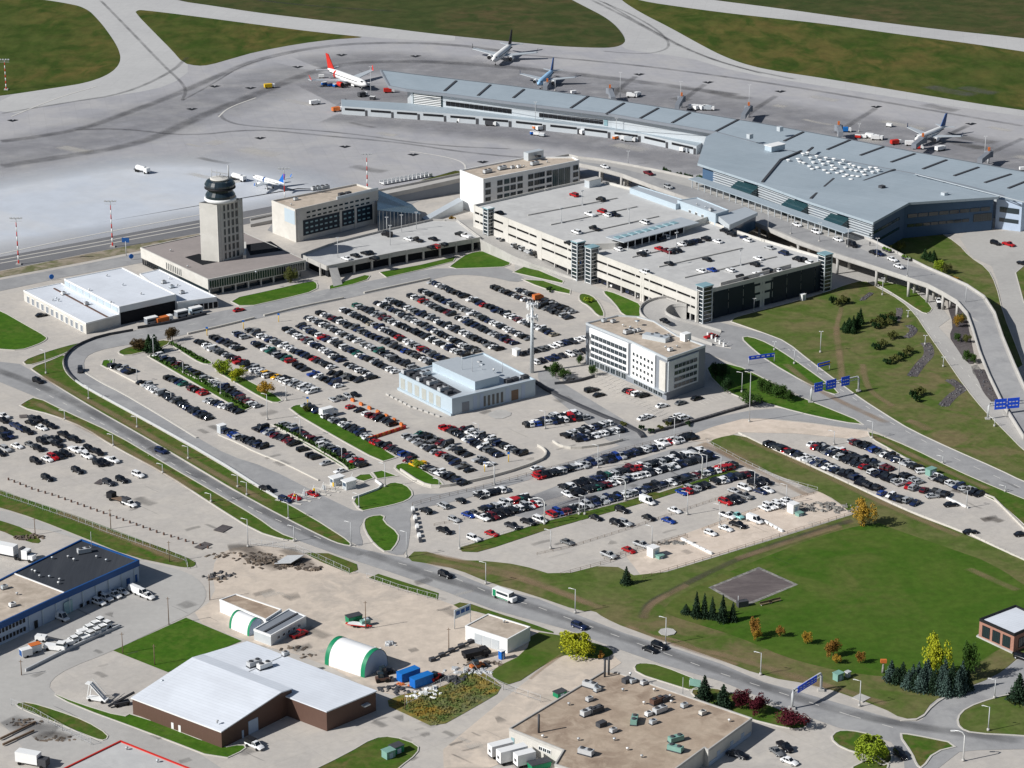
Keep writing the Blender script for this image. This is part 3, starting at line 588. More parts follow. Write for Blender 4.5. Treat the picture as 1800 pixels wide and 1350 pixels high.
# podium (low ramp-level building along the front)
pf=[(601,201),(785,214),(900,223.5),(1021,236.5),(1127,250),(1224,272)]; pb=[(1240,262),(1127,238),(1021,224),(900,211),(785,200),(600,189)]
pp=ccw(gp(pf+pb)); MB().prism(pp,0,4.0,0,mt=1).build('ramp_level_wing',[M['silver'],M['steelroof']],T)
pw_=[tuple(G(x,y,0))[:2] for x,y in pf]
for q,(a,c) in enumerate(zip(pw_,pw_[1:])):
    L=dist(a,c); n=max(1,int(L/13))
    for i in range(n):
        s=L*(i+.12)/n; e_=L*(i+.88)/n
        b=MB(); slab(b,a,c,s,e_,2.2,3.2,.02,.15); b.build('window',M['void'],T)
        b=MB(); slab(b,a,c,L*(i+.9)/n,L*(i+.98)/n,0,2.8,.02,.18); b.build('bay_door',M['darkgrey'],T)
# main hall
hr=[(1226,287,15.5),(1241,240,14),(1258,232,13.3),(1370,262,13.2),(1480,282,13.2),(1609,306,13.2),(1700,327,13.2),(1758,342,14),(1755,346,14.5),(1598,356,15.5),(1535,391,15.5),(1427,356,15.5),(1334,322,15.5)]
hw=[G(*q) for q in hr]; n=len(hw)
b=MB(); vs=[tuple(p) for p in hw]+[(p.x,p.y,p.z-1.0) for p in hw]; sgn=area([(p.x,p.y) for p in hw])>0
top=tuple(range(n)); b.add(vs,[top if sgn else top[::-1],tuple(range(n,2*n))[::-1] if sgn else tuple(range(n,2*n))]+[((i,n+i,n+(i+1)%n,(i+1)%n) if sgn else ((i+1)%n,n+(i+1)%n,n+i,i)) for i in range(n)])
b.build('hall_roof',M['steelroof'],T)
hP=ccw([(p.x,p.y) for p in hw]); hI=offset(hP,2.2); hz=[p.z-.9 for p in hw]; hz=hz if area([(p.x,p.y) for p in hw])>0 else hz[::-1]; MB().prism(hI,0,hz,0,top=False).build('hall_wall',M['wingblue'],T)
for (x0,y0,x1,y1,za,zb) in [(1373,280,1340,320,14.1,15.6),(1409,265,1374,280,13.6,14.2),(1466,314,1425,349,14.3,15.6),(1573,298,1513,320,13.4,14.2),(1420,266,1429,259,13.5,13.4)]:
    b=MB(); b.bar(G(x0,y0,za),G(x1,y1,zb),1.0,.5); b.build('roof_seam',M['darkgrey'],T)
# roof skylights (mushroom domes)
sk=random.Random(4)
SKY=[(1403,281),(1412,272),(1420,270),(1413,288),(1406,286),(1425,279),(1430,287),(1423,294),(1436,276),(1442,283),(1447,290),(1437,296),(1428,299),(1452,279),(1457,286),(1463,293),(1449,301),(1466,281),(1469,297),(1477,288),(1483,283),(1486,296),(1480,303),(1494,290),(1496,300),(1489,309),(1472,306),(1463,300),(1501,293),(1505,302),(1499,311),(1511,296),(1516,304),(1508,312),(1522,300),(1520,309),(1530,296),(1534,304),(1544,301),(1386,283),(1456,306),(1540,297),(1496,317),(1484,312)]
for x,y in SKY:
    c=G(x,y,14.0); b=MB(); b.rev(c,[(.5,-.4),(.5,.55)],8,0); b.rev(c+Vector((0,0,.5)),[(1.05,0),(1.05,.12),(.6,.28)],10,0); b.build('skylight',M['white'],T)
c=G(1362,262,14); b=MB(); b.box(c-Vector((0,0,.3)),(8,4.2,2.2),R(38),0); b.box(c+Vector((0,0,1.9)),(8.6,4.8,.25),R(38),1); b.build('roof_penthouse',[M['steelwall'],M['white']],T)
for x,y in [(1550,333),(1318,242),(1371,229),(1660,345)]:
    c=G(x,y,14); b=MB(); b.box(c-Vector((0,0,.3)),(2.2,2.0,2.0),R(38)); b.build('roof_unit',M['darkgrey' if x==1550 else 'silver'],T)
# clerestory rail and trench right of the hall
b=MB()
for k in range(9):
    x=1609+k*24; y=306+k*6.2; b.bar(G(x,y,13.2),G(x,y,14.6),.3); 
b.bar(G(1609,306,14.6),G(1801,355.5,14.6),.25); b.bar(G(1609,306,14.0),G(1801,355.5,14.0),.2); b.build('roof_railing',M['silver'],T)
# louvres of the front facade of the hall
fl=[tuple(G(x,y,15.5))[:2] for x,y in [(1226,287),(1334,322),(1427,356),(1535,391)]]
def fa(t):  # t 0..1 along the front
    Ls=[dist(fl[i],fl[i+1]) for i in range(3)]; s=t*sum(Ls)
    for i in range(3):
        if s<=Ls[i] or i==2: return lerp(fl[i],fl[i+1],s/Ls[i])
        s-=Ls[i]
for s0,s1 in [(.08,.26),(.34,.56),(.64,.80),(.86,.985)]:
    a=fa(s0);c=fa(s1)
    for k in range(6):
        b=MB(); slab(b,a,c,0,dist(a,c),8.3+k*1.0,8.75+k*1.0,-2.1,-1.3); b.build('sun_louvre',M['silver'],T)
b=MB(); a=fa(.0);c=fa(1); b.build
for s0,s1 in [(.26,.34),(.56,.64),(.80,.86)]:   # glazed entrance vestibules
    a=fa(s0-.035);c=fa(s1); L=dist(a,c); A=V2(a);B=V2(c); d=(B-A).normalized(); o=Vector((d.y,-d.x))
    P=[A-o*1.9,A+d*L-o*1.9,A+d*L+o*2.4,A+o*2.4]; b=MB(); b.prism([tuple(p) for p in P],7.0,[13.3,13.3,11.2,11.2],0); b.build('entrance_canopy',M['glassteal'],T)
# kerbside canopy with struts
b=MB(); C0=fa(.04);C1=fa(.94); L=dist(C0,C1); slab(b,C0,C1,0,L,10.8,11.15,3.0,8.4); b.build('kerb_canopy',M['steelroof'],T)
for i in range(24):
    b=MB(); s=L*(i+.5)/24; slab(b,C0,C1,s-.15,s+.15,6.8,10.8,7.6,7.9); b.build('column',M['silver'],T)
# side wing (right) facade bands
A=G(1598,356,15.5);B=G(1755,346,14.5); Af=G(1535,391,15.5)
for (P,Q,z0,z1,s0,s1,m_) in [(A,B,8.5,10.0,.02,.95,'glass'),(A,B,4.6,5.8,.02,.72,'glass'),(A,B,4.2,7.4,.76,.97,'glass'),(Af,A,9.0,10.2,.05,.9,'glassteal'),(Af,A,5,6,.05,.9,'glassteal')]:
    L=dist(P,Q); n=8
    for i in range(n):
        b=MB(); slab(b,P,Q,L*(s0+(s1-s0)*i/n),L*(s0+(s1-s0)*(i+.9)/n),z0,z1,-2.18,-1.95); b.build('window',M[m_],T)
b=MB(); P=[G(1598,356,15.5),G(1755,346,14.5),G(1795,354,12),G(1793,372,9)]
e2=ccw([tuple(G(x,y,12.3))[:2] for x,y in [(1752,350),(1797,356),(1832,345),(1790,334)]]); MB().prism(e2,0,12.3,0,mt=1).build('baggage_wing',[M['bluewall'],M['steelroof']],T)
a=G(1752,350,12.3);c=G(1797,356,12.3)
for z0,z1 in ((7.2,9.4),(3.2,4.8)):
    b=MB(); slab(b,a,c,dist(a,c)*.15,dist(a,c)*.9,z0,z1,.02,.15); b.build('window',M['glass'],T)
# elevated arrivals plaza + ramp
def deckstrip(name,label,cat,near,far,th=1.0,wallh=.9,m='road_light',z_under=True):
    "near/far = lists of (px,py,z) of equal length: the two edges"
    Nn=[G(*q) for q in near];Fr=[G(*q) for q in far]; n=len(Nn)
    e=empty(name,(Nn[n//2].x,Nn[n//2].y,0),label,cat)
    b=MB(); vs=[tuple(p) for p in Nn]+[tuple(p) for p in Fr]+[(p.x,p.y,p.z-th) for p in Nn]+[(p.x,p.y,p.z-th) for p in Fr]
    fs=[]
    for i in range(n-1): fs+=[(i,i+1,n+i+1,n+i),(2*n+i+1,2*n+i,3*n+i,3*n+i+1),(i,2*n+i,2*n+i+1,i+1),(n+i+1,3*n+i+1,3*n+i,n+i)]
    b.add(vs,fs); b.build('deck',M[m],e)
    for E,s in ((Nn,1),(Fr,-1)):
        b=MB()
        for i in range(n-1):
            a=E[i];c=E[i+1]; b.bar(a+Vector((0,0,wallh/2-.35)),c+Vector((0,0,wallh/2-.35)),.35,wallh+.7)
        b.build('parapet',M['concrete'],e)
    return e,Nn,Fr
near=[(1000,287.5,7.2),(1017,290,7.4),(1055,298,7.4),(1092,308,7.4),(1145,328,7.4),(1200,348,7.4),(1260,369,7.4),(1334,396,7.4),(1402,426,7.4),(1471,450,7.4),(1540,472,7.3),(1597,491,7.0),(1630,502,6.7),(1657,516,6.3),(1682,531,5.9),(1700,552,5.3),(1710,580,4.6),(1722,620,3.7),(1738,660,2.7),(1760,706,1.6),(1800,770,.6)]
far =[(1000,274,7.2),(1017,278,7.4),(1060,283,7.4),(1110,292,7.4),(1170,304,7.4),(1228,317,7.4),(1300,340,7.4),(1380,370,7.4),(1460,398,7.4),(1535,425,7.4),(1590,452,7.3),(1630,472,7.0),(1665,487,6.7),(1700,503,6.3),(1730,523,5.9),(1749,552,5.3),(1763,594,4.6),(1783,642,3.7),(1800,680,2.7),(1826,730,1.6),(1860,790,.6)]
e,Nn,Fr=deckstrip('elevated_road','elevated pale concrete departures road in front of the terminal with parapets and white columns','bridge',near,far)
for i in range(1,15):
    for f in (.03,.35,.65,.97):
        p=Nn[i].lerp(Fr[i],f); b=MB(); b.rev((p.x,p.y,0),[(.55,0),(.55,p.z-.95)],8); b.build('column',M['concrete'],e)
    b=MB(); b.bar(Nn[i].lerp(Fr[i],.01)-Vector((0,0,1.3)),Nn[i].lerp(Fr[i],.99)-Vector((0,0,1.3)),1.0,.7); b.build('cross_beam',M['concrete'],e)
b=MB()
RL=[Nn[i].lerp(Fr[i],.12)+Vector((0,0,.03)) for i in range(len(Nn))]; RR=[Nn[i].lerp(Fr[i],.58 if i<11 else .9)+Vector((0,0,.03)) for i in range(len(Nn))]; n=len(RL)
b.add(RL+RR,[(i,i+1,n+i+1,n+i) for i in range(n-1)]); b.build('carriageway',M['asphalt'],e)
near=[(440,398,.3),(500,385,.8),(560,371,1.5),(640,352,3),(720,336,4.4),(806,317,5.6),(900,303,6.6),(1000,287.5,7.2)]
far =[(440,388,.3),(500,375,.8),(560,361,1.5),(640,342,3),(720,326,4.4),(806,308,5.6),(900,292,6.6),(1000,274,7.2)]
e,Nn,Fr=deckstrip('access_ramp','pale concrete ramp road with dark side walls climbing behind the hotels','ramp',near,far)
b=MB()
for E in (Nn,Fr):
    for i in range(len(E)-1):
        a=E[i];c=E[i+1]; b.add([(a.x,a.y,0),(c.x,c.y,0),(c.x,c.y,c.z-1),(a.x,a.y,a.z-1)],[(0,1,2,3),(3,2,1,0)])
b.build('side_wall',M['greywall'],e)
# ---------------------------------------------------------------- parkade
E1=ccw([tuple(G(x,y,12.5))[:2] for x,y in [(833,364),(960,335),(1045,317),(1065,323),(1200,358),(1245,384),(1205,398),(1082,431),(1010,434)]])
E2=ccw([tuple(G(x,y,11))[:2] for x,y in [(1032,443),(1082,435),(1205,402),(1245,392),(1283,405),(1340,424),(1457,459),(1340,489),(1227,517),(1130,480)]])
def pk(name,label,P,zt,lit,edges):
    e=empty(name,cen(P),label,'parking garage')
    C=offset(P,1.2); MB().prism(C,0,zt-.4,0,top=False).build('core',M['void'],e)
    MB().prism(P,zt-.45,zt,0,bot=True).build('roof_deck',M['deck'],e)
    n=len(P)
    for i in range(n):
        a,c=P[i],P[(i+1)%n]; L=dist(a,c)
        if L<8: continue
        b=MB()
        for k,(z0,z1) in enumerate(((zt-1.5,zt+.95),(zt-5.0,zt-2.4),(zt-8.2 if zt<12 else zt-9.6,zt-5.9))): slab(b,a,c,0,L,z0,z1,-.02-.003*k,.28-.003*k)
        b.build('spandrel_wall',M['cream'],e)
        m=max(1,round(L/26))
        for j in range(m+1):
            s=min(max(L*j/m,.6),L-.6); b=MB(); slab(b,a,c,s-(1.7 if 0<j<m else .5),s+(1.7 if 0<j<m else .5),0,zt+.9,-.3,.34); b.build('pier',M['cream'],e)
        m=max(2,round(L/8.5))
        for j in range(m):
            b=MB(); s=L*(j+.5)/m; slab(b,a,c,s-.3,s+.3,0,zt-1,-.5,.1); b.build('column',M['concrete'],e)
    return e
k1=pk('parking_garage','upper half of the concrete parking garage, next to the white hotel',E1,12.5,1,0)
k2=pk('parking_garage','lower half of the concrete parking garage, reaching the round ramp',E2,11,1,0)
# shaded side screens of the lower garage
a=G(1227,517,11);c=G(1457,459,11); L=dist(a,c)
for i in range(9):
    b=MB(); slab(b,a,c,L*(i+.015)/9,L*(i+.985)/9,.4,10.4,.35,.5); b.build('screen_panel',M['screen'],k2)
e_,N1,F1=deckstrip('garage_access_road','pale road ramping up along the left front of the garage to the short deck','ramp',[(798,386,4.4),(846,423,4.3),(901,451,3.0),(936,465,2.0),(975,478,.9),(1014,493,.12)],[(833,386,4.4),(868,401,4.3),(925,424,3.2),(965,440,2.2),(1005,458,1.0),(1040,480,.12)],.5,.5)
b=MB()
for i in range(len(N1)-1):
    p=N1[i];q=N1[i+1]; b.add([(p.x,p.y,0),(q.x,q.y,0),(q.x,q.y,q.z-.4),(p.x,p.y,p.z-.4)],[(0,1,2,3),(3,2,1,0)])
b.build('side_wall',M['concrete'],e_)
# canopy along the step between the decks
b=MB(); A=G(1090,437,11);B=G(1200,408,11); L=dist(A,B); slab(b,A,B,-1,L+6,14.1,14.4,-7,3); b.build('walkway_canopy',M['silver'],k1)
b=MB(); slab(b,A,B,0,L,11,12.9,-.6,.6); b.build('step_wall',M['void'],k1)
for i in range(9):
    b=MB(); s=L*(i+.5)/9; slab(b,A,B,s-1.3,s+1.3,14.42,14.6,-4.5,-1.5); b.build('skylight',M['lightglass'],k1)
    b=MB(); slab(b,A,B,s-.15,s+.15,11,14.1,2.2,2.5); b.build('column',M['silver'],k1)
# elevator block and wedge roof link
el=ccw([tuple(G(x,y,15.5))[:2] for x,y in [(1191,353),(1226,348),(1281,370),(1258,377)]])
e=bld('elevator_building','pale blue panelled elevator building on the garage roof beside the departures road','building',el,11,15.5,'steelwall','silver',.3)
hvac(e,[(1225,361,'vent'),(1240,366,'vent'),(1250,371,'unit')],15.5)
for s in (.35,.5,.8):
    a=el[0]
for i in range(len(el)):
    a,c=el[i],el[(i+1)%len(el)]
    if dist(a,c)>18 and c[0]>a[0]:
        windows(e,a,c,6,dist(a,c)-6,3,1.6,[11.2],2.4,'white','glass',1,'door')
b=MB(); P=[tuple(G(x,y,14))[:2] for x,y in [(1262,382),(1310,362),(1332,372),(1282,398)]]; P=ccw(P)
e=empty('walkway_link',cen(P),'dark glazed wedge-roofed walkway joining the garage to the departures road','walkway')
MB().prism(offset(P,.6),7,12.6,0,top=False).build('glazing',M['glassblue'],e); MB().prism(P,[12.4]*len(P),[13.6 if p[1]>cen(P)[1] else 14.6 for p in P],0,bot=True).build('roof',M['silver'],e)
# low roofs along the back edge of the garage
e=bld('service_building','long low building with pale steel roof along the back edge of the garage roof','building',[tuple(G(x,y,14.6))[:2] for x,y in [(1107,331),(1122,327),(1210,354),(1188,360)]],11,14.6,'steelwall','silver',.2)
# glazed stair towers
def stair(label,x,y,zb,w_,dpt,h,rz=R(38)):
    w_*=.72;dpt*=.72;c=G(x,y,zb); e=empty('stair_tower',(c.x,c.y,0),label,'stair tower',rz=0)
    b=MB()
    for sx in (-1,1):
        for sy in (-1,1):
            b.box((c.x+math.cos(rz)*sx*w_/2-math.sin(rz)*sy*dpt/2,c.y+math.sin(rz)*sx*w_/2+math.cos(rz)*sy*dpt/2,0),(.35,.35,h),rz)
    b.build('frame',M['silver'],e)
    MB().box((c.x,c.y,0),(w_-.2,dpt-.2,h-.1),rz).build('glazing',M['glass'],e)
    b=MB()
    for k in range(int(h/1.5)+1): b.box((c.x,c.y,.2+k*1.5),(w_+.1,dpt+.1,.22),rz)
    b.build('transom',M['white'],e)
    MB().box((c.x,c.y,h),(w_+.8,dpt+.8,.35),rz).build('roof',M['lightglass'],e)
stair('glazed stair tower at the middle of the garage front, left of the pair',1016,491,0,5,4.4,15)
stair('glazed stair tower at the middle of the garage front, right of the pair',1040,497,0,5,4.4,14.3)
stair('glazed stair tower at the front corner of the garage beside the round ramp',1237,566,0,6,5,14)
stair('glazed stair tower at the left end of the garage beside the white hotel',859,430,0,4,4,15)
stair('glazed stair tower at the far right corner of the garage',1448,511,0,5,5,14.5)
# parkade deck details
def lowwalls(label,z,segs):
    for i,(x0,y0,x1,y1) in enumerate(segs):
        b=MB(); a=G(x0,y0,z)+Vector((0,0,.03));c=G(x1,y1,z)+Vector((0,0,.03)); b.bar(a+Vector((0,0,.2)),c+Vector((0,0,.2)),.35,.4); b.build('deck_kerb',M['concrete'],k1 if z>12 else k2)
        b=MB(); m_=a.lerp(c,.5)
        p=a.lerp(c,.12 if i%2 else .6); b.tube([p,p+Vector((0,0,6))],.13,6); b.box(p+Vector((0,0,5.9)),(1.6,.5,.25),R(40)); b.box(p,(.8,.8,.9),0); b.build('deck_lamp',M['galv'],k1 if z>12 else k2)
lowwalls('',12.5,[(928,379,1085,349),(968,396,1120,364),(1025,411,1158,381)])
lowwalls('',11,[(1111,453,1240,424),(1158,470,1305,437),(1203,489,1365,452)])
b=MB(); p0=G(1266,504,11);p1=G(1390,471,11); b.bar(p0+Vector((0,0,.8)),p1+Vector((0,0,.8)),.4,1.6); b.build('ramp_wall',M['concrete'],k2)
# round exit ramp
cr=G(1192,563,0)
near=[];far=[]
RAMP_OLD=[(1255,575,.3,1262,560,.3),(1228,569,1.2,1235,556,1.2),(1200,571,2.2,1218,556,2),(1160,572,3.0,1198,564,3),(1130,558,3.6,1172,560,3.6),(1126,545,4.1,1166,553,4.1),(1140,533,4.6,1172,545,4.6),(1165,526,5.0,1186,540,5.0),(1190,527,5.3,1200,539,5.3)]
nr=[(1252,607,.15),(1210,592,.8),(1175,580,1.5),(1142,567,2.5),(1124,553,3.2),(1126,538,4),(1145,528,4.5),(1175,523,5),(1196,524,5.2)]; fr=[(1268,584,.15),(1235,574,.8),(1217,569,1.5),(1185,561,2.5),(1168,551,3.2),(1172,543,4),(1182,538,4.5),(1197,537,5),(1207,538,5.2)]
W0=chaikin([tuple(G(*q)) for q in nr],2,False);W1=chaikin([tuple(G(*q)) for q in fr],2,False)
_G=G
def G(x,y=None,z=0.0):
    return Vector(x) if y is None else _G(x,y,z)
e=empty('spiral_ramp',(cr.x,cr.y,0),'curved concrete exit ramp winding round beside the garage corner','ramp')
n=len(W0); b=MB(); b.add(W0+W1+[(p[0],p[1],0) for p in W0]+[(p[0],p[1],0) for p in W1],[(i,i+1,n+i+1,n+i) for i in range(n-1)]+[(i,2*n+i,2*n+i+1,i+1) for i in range(n-1)]+[(n+i+1,3*n+i+1,3*n+i,n+i) for i in range(n-1)])
b.build('deck',M['road_light'],e)
for E in (W0,W1):
    b=MB()
    for i in range(n-1): b.bar(Vector(E[i])+Vector((0,0,.3)),Vector(E[i+1])+Vector((0,0,.3)),.35,1.2)
    b.build('parapet',M['concrete'],e)
# ---------------------------------------------------------------- white hotel (upper middle)
P=ccw([tuple(G(x,y,15.5))[:2] for x,y in [(808.5,301),(849.5,317),(936,300),(1018,283.5),(1007,278),(926,278)]])
e=bld('hotel','white hotel with a beige flat roof and green-tinted windows behind the parking garage','hotel',P,0,15.5,'white','tanroof',.6)
a=G(849.5,317,15.5);c=G(1018,283.5,15.5);m_=G(936,300,15.5)
MB().prism(ccw([tuple(V2(a)),tuple(V2(c)),tuple(V2(c)+Vector((.1,.2))),tuple(V2(a)+Vector((.1,.2)))]),0,.1).build('plinth',M['concrete'],e)
L=dist(a,m_)
for s in (.03,.27,.41,.54,.68,.90): windows(e,a,m_,L*s,L*s+3.2,1,2.8,[2.6,5.8,9.0,12.0],2.2,'greywall','glassteal' if s in(.41,) else 'glass',1)
L=dist(m_,c)
for s in (.03,.14,.29): windows(e,m_,c,L*s,L*s+3.2,1,2.8,[2.6,5.8,9.0,12.0],2.2,'greywall','glass',1)
for s in (.42,.55,.68): windows(e,m_,c,L*s,L*s+3.2,1,3.0,[2.2],11.8,'greywall','glassteal',2)
for s in (.86,): windows(e,m_,c,L*s,L*s+3.2,1,2.8,[2.6,5.8,9.0,12.0],2.2,'greywall','glass',1)
c=G(938,279,15.5); b=MB(); b.box(c,(8.5,3,3.4),R(40),0); b.build('penthouse',M['silver'],e)
b=MB(); c2=G(931,279,15.5); b.box(c2,(3,3,3.0),R(40),0); b.build('penthouse',M['brown'],e)
c=G(946,280,15.5); b=MB(); b.rev(c+Vector((0,-1.6,1.8)),[(1.3,-.2),(1.3,.2)],16,0,True); b.build('roof_sign',M['black'],e)
hvac(e,[(857,304,'big'),(883,298,'big'),(901,296),(912,295),(921,294,'vent'),(940,290,'big'),(962,286,'vent')],15.5)
# ---------------------------------------------------------------- lower hotel
z=14.5
P=ccw([tuple(G(x,y,z))[:2] for x,y in [(1030,569.5),(1109,601.5),(1173,632),(1240,609),(1190,591),(1150,566),(1120,558),(1086,556)]])
e=bld('hotel','grey and white slab hotel with a beige roof beside its small car park','hotel',P,0,z,'greywall','tanroof',.5,pm='silver')
a=G(1030,569.5,z);m_=G(1109,601.5,z);c=G(1173,632,z);d_=G(1240,609,z)
L1=dist(a,m_);L2=dist(m_,c);L3=dist(c,d_)
b=MB(); slab(b,a,m_,2.5,L1-.8,3.0,z-.6,0,.5); b.build('facade_panel',M['white'],e)
b=MB(); slab(b,m_,c,.8,L2*.70,2.6,z-.3,0,.5); b.build('facade_panel',M['white'],e)
b=MB(); slab(b,m_,c,L2*.82,L2-.3,3.0,z-1.2,0,.5); b.build('facade_panel',M['cream'],e)
b=MB(); slab(b,c,d_,0.2,L3*.80,3.0,z-.8,0,.5); b.build('facade_panel',M['silver'],e)
def off(a,c,k):
    d=(V2(c)-V2(a)).normalized(); o=Vector((d.y,-d.x))*k; return (a[0]+o.x,a[1]+o.y),(c[0]+o.x,c[1]+o.y)
A_,B_=off(a,m_,.5); windows(e,A_,B_,3.5,L1-1.5,9,1.9,[3.6,5.9,8.2,10.5],1.5,'greywall','glass',1)
A_,B_=off(m_,c,.5); windows(e,A_,B_,1.5,L2*.68,6,1.3,[3.6,5.9,8.2,10.5],1.3,'white','glass',0)
A_,B_=off(c,d_,.5); windows(e,A_,B_,3,L3*.76,6,1.7,[3.6,5.9,8.2,10.5],1.4,'greywall','glass',1)
windows(e,a,m_,2,L1-2,7,2.6,[.3],2.2,'silver','glass',1)
windows(e,m_,c,2,L2-2,6,2.6,[.3],2.0,'silver','glass',1)
b=MB(); slab(b,m_,c,0,L2,2.5,2.75,0,1.2); b.build('canopy',M['silver'],e)
hvac(e,[(1062,566),(1078,567),(1095,574,'vent'),(1108,577,'vent'),(1105,586,'big'),(1122,583,'unit'),(1150,594,'big'),(1166,598,'big'),(1175,593,'unit'),(1170,612,'vent'),(1190,611,'vent'),(1178,617),(1120,573,'dish'),(1115,589,'dish'),(1210,600,'vent')],z,ms=('silver','galv','white'))
c=G(1153,597,z); MB().box(c,(9,3,1.6),R(-32)).build('roof_cowl',M['silver'],e)
c=G(1205,598,z); MB().box(c,(3,2.4,2.6),R(40)).build('roof_cowl',M['white'],e)
# ---------------------------------------------------------------- central power building
z=5.5
P=ccw([tuple(G(x,y,z))[:2] for x,y in [(701.5,658),(794.5,703),(941,669),(850,622)]])
e=bld('powerhouse','pale blue metal utility building with rooftop equipment in the middle of the car park','building',P,0,z,'steelwall','silver',.5,pm='steelwall')
a=G(701.5,658,z);c=G(794.5,703,z);d_=G(941,669,z); L=dist(a,c)
for i in range(6):
    b=MB(); slab(b,a,c,L*(.03+i*.135),L*(.03+i*.135)+2.6,.8,4.6,0,.06); b.build('louvre_panel',M['tint0'],e)
b=MB(); slab(b,a,c,-.2,L+.3,0,.8,0,.7); b.build('plinth',M['steelwall'],e)
L=dist(c,d_); windows(e,c,d_,L*.36,L*.62,5,.9,[.6],3.6,None,'glass',0)
windows(e,c,d_,L*.12,L*.2,1,2.8,[.3],3.4,None,'greywall',0,'door'); windows(e,c,d_,L*.70,L*.80,1,2.8,[.3],3.6,None,'wood',0,'door')
for s in (.25,.33,.64,.83):
    b=MB(); slab(b,c,d_,L*s,L*s+1.5,.2,5.3,0,.09); b.build('facade_panel',M['bluewall'],e)
q=ccw([tuple(G(x,y,z+3))[:2] for x,y in [(760,637),(835,671),(878,660),(805,627)]])
MB().prism(offset(q,0),z,z+3,0,mt=1).build('upper_storey',[M['steelwall'],M['silver']],e)
MB().prism(ccw([tuple(G(x,y,z))[:2] for x,y in [(706,659),(733,647),(812,689),(786,699)]]),z+.02,z+.05,0).build('equipment_well',M['darkgrey'],e)
hvac(e,[(722,660,'dark'),(733,664,'dark'),(742,669,'big'),(752,671,'dark'),(760,676,'big'),(770,681,'dark'),(779,687,'big'),(789,692,'dark'),(715,656,'big'),(748,660,'big')],z)
hvac(e,[(830,653,'mast'),(848,650,'dish'),(843,645,'dish'),(868,652,'vent'),(883,655,'mast'),(812,650,'mast')],z+3)
hvac(e,[(893,672,'dark'),(905,669,'dark'),(915,666,'vent'),(922,665,'dark')],z)
# ---------------------------------------------------------------- old terminal and control tower
z=6.5
P=ccw([tuple(G(x,y,z))[:2] for x,y in [(247,436),(365.5,492),(537,458),(498,440),(430,410),(350,414)]])
e=empty('administration_building',cen(P),'low cream concrete office building with a mauve-grey roof round the control tower','building')
MB().prism(offset(P,1.5),0,3,0,top=False).build('ground_floor',M['glass'],e)
MB().prism(P,2.6,z-.02,0,top=False,bot=True).build('wall',M['cream'],e); MB().prism(offset(P,.15),z-.2,z,0).build('roof',M['mauveroof'],e)
b=MB(); n=len(P); O=offset(P,-.1);I=offset(P,.4); b.add([(*p,z-.4) for p in O]+[(*p,z+.25) for p in O]+[(*p,z+.25) for p in I],[f for i in range(n) for j in [(i+1)%n] for f in [(i,j,n+j,n+i),(n+i,n+j,2*n+j,2*n+i)]]); b.build('parapet',M['cream'],e)
a=G(365.5,492,z);c=G(537,458,z);L=dist(a,c); windows(e,a,c,.5,L-.5,40,.75,[3.0],2.9,None,'glass',0)
for i in range(8):
    b=MB(); s=L*(i+.1)/7.7; slab(b,a,c,min(s,L-.6),min(s+.5,L-.1),0,2.6,-.6,-.1); b.build('column',M['cream'],e)
a2=G(247,436,z); L2=dist(a2,a); windows(e,a2,a,L2*.38,L2*.62,9,.45,[3.0],2.6,None,'glass',0); windows(e,a2,a,L2*.02,L2*.2,6,1.2,[.2],2.2,None,'void',0)
MB().prism(ccw([tuple(G(x,y,z))[:2] for x,y in [(325,452),(350,446),(385,460),(356,466)]]),z+.01,z+.04,0).build('courtyard_opening',M['void'],e)
MB().prism(ccw([tuple(G(x,y,z))[:2] for x,y in [(432,430),(476,424),(500,440),(440,449)]]),z+.01,z+.04,0).build('courtyard_opening',M['void'],e)
b=MB(); b.bar(G(430,452,z+.6),G(430,428,z+.6),1.2,1.4); b.build('stair_head',M['cream'],e)
hvac(e,[(300,442,'vent'),(450,480,'vent'),(330,470,'vent')],z)
# tower
A=V2(G(354,457,z));B=V2(G(384.4,460.5,z));C_=V2(G(429,449.5,z)); D=A+(C_-B)
P=ccw([tuple(A),tuple(B),tuple(C_),tuple(D)]); zt=29.3
e=empty('control_tower',cen(P),'square cream concrete control tower topped by a round black glass cab','control tower')
MB().prism(P,0,zt,0,mt=1).build('shaft',[M['cream'],M['darkgrey']],e)
L=dist(B,C_)
for k in range(7):
    z0=z+.6+k*3.15; windows(e,B,C_,L*.22,L*.84,4,1.05,[z0],2.3,None,'glass',0)
    b=MB(); slab(b,B,C_,0,L,z0+2.45,z0+2.75,0,.12); b.build('floor_band',M['cream'],e)
for i in range(7):
    b=MB(); s=L*(i+.0)/6; slab(b,B,C_,max(s-.2,0),min(s+.2,L),z,zt,0,.25); b.build('mullion',M['cream'],e)
cc=Vector((*V2(cen(P)),zt))
b=MB(); b.rev(cc,[(6.0,.3),(6.2,1.0),(6.0,1.6)],24); b.build('cab_gallery',M['white'],e)
b=MB(); b.rev(cc+Vector((0,0,1.5)),[(5.8,0),(5.7,1.1),(4.8,2.5),(4.7,3.4),(5.7,4.4),(5.9,5.2),(5.1,6.5),(3.6,6.9)],24,0,False); b.build('cab',M['glass'],e)
b=MB(); b.rev(cc+Vector((0,0,5.9)),[(5.92,-.8),(6.0,-.5),(5.92,-.3)],24); b.build('cab_rail',M['black'],e)
b=MB(); b.rev(cc+Vector((0,0,8.5)),[(3.7,0),(3.7,.4),(3.1,.5)],20); b.build('cab_roof',M['cream'],e)
b=MB()
for k,(dx,dy,h) in enumerate([(-3,0,3.8),(3.3,1,4.6),(0,1,2.4),(1.2,-1,2),(-1.2,1.4,2.8),(.4,.2,1.6)]): b.tube([cc+Vector((dx,dy,9)),cc+Vector((dx,dy,9+h))],.12 if k!=1 else .3,6)
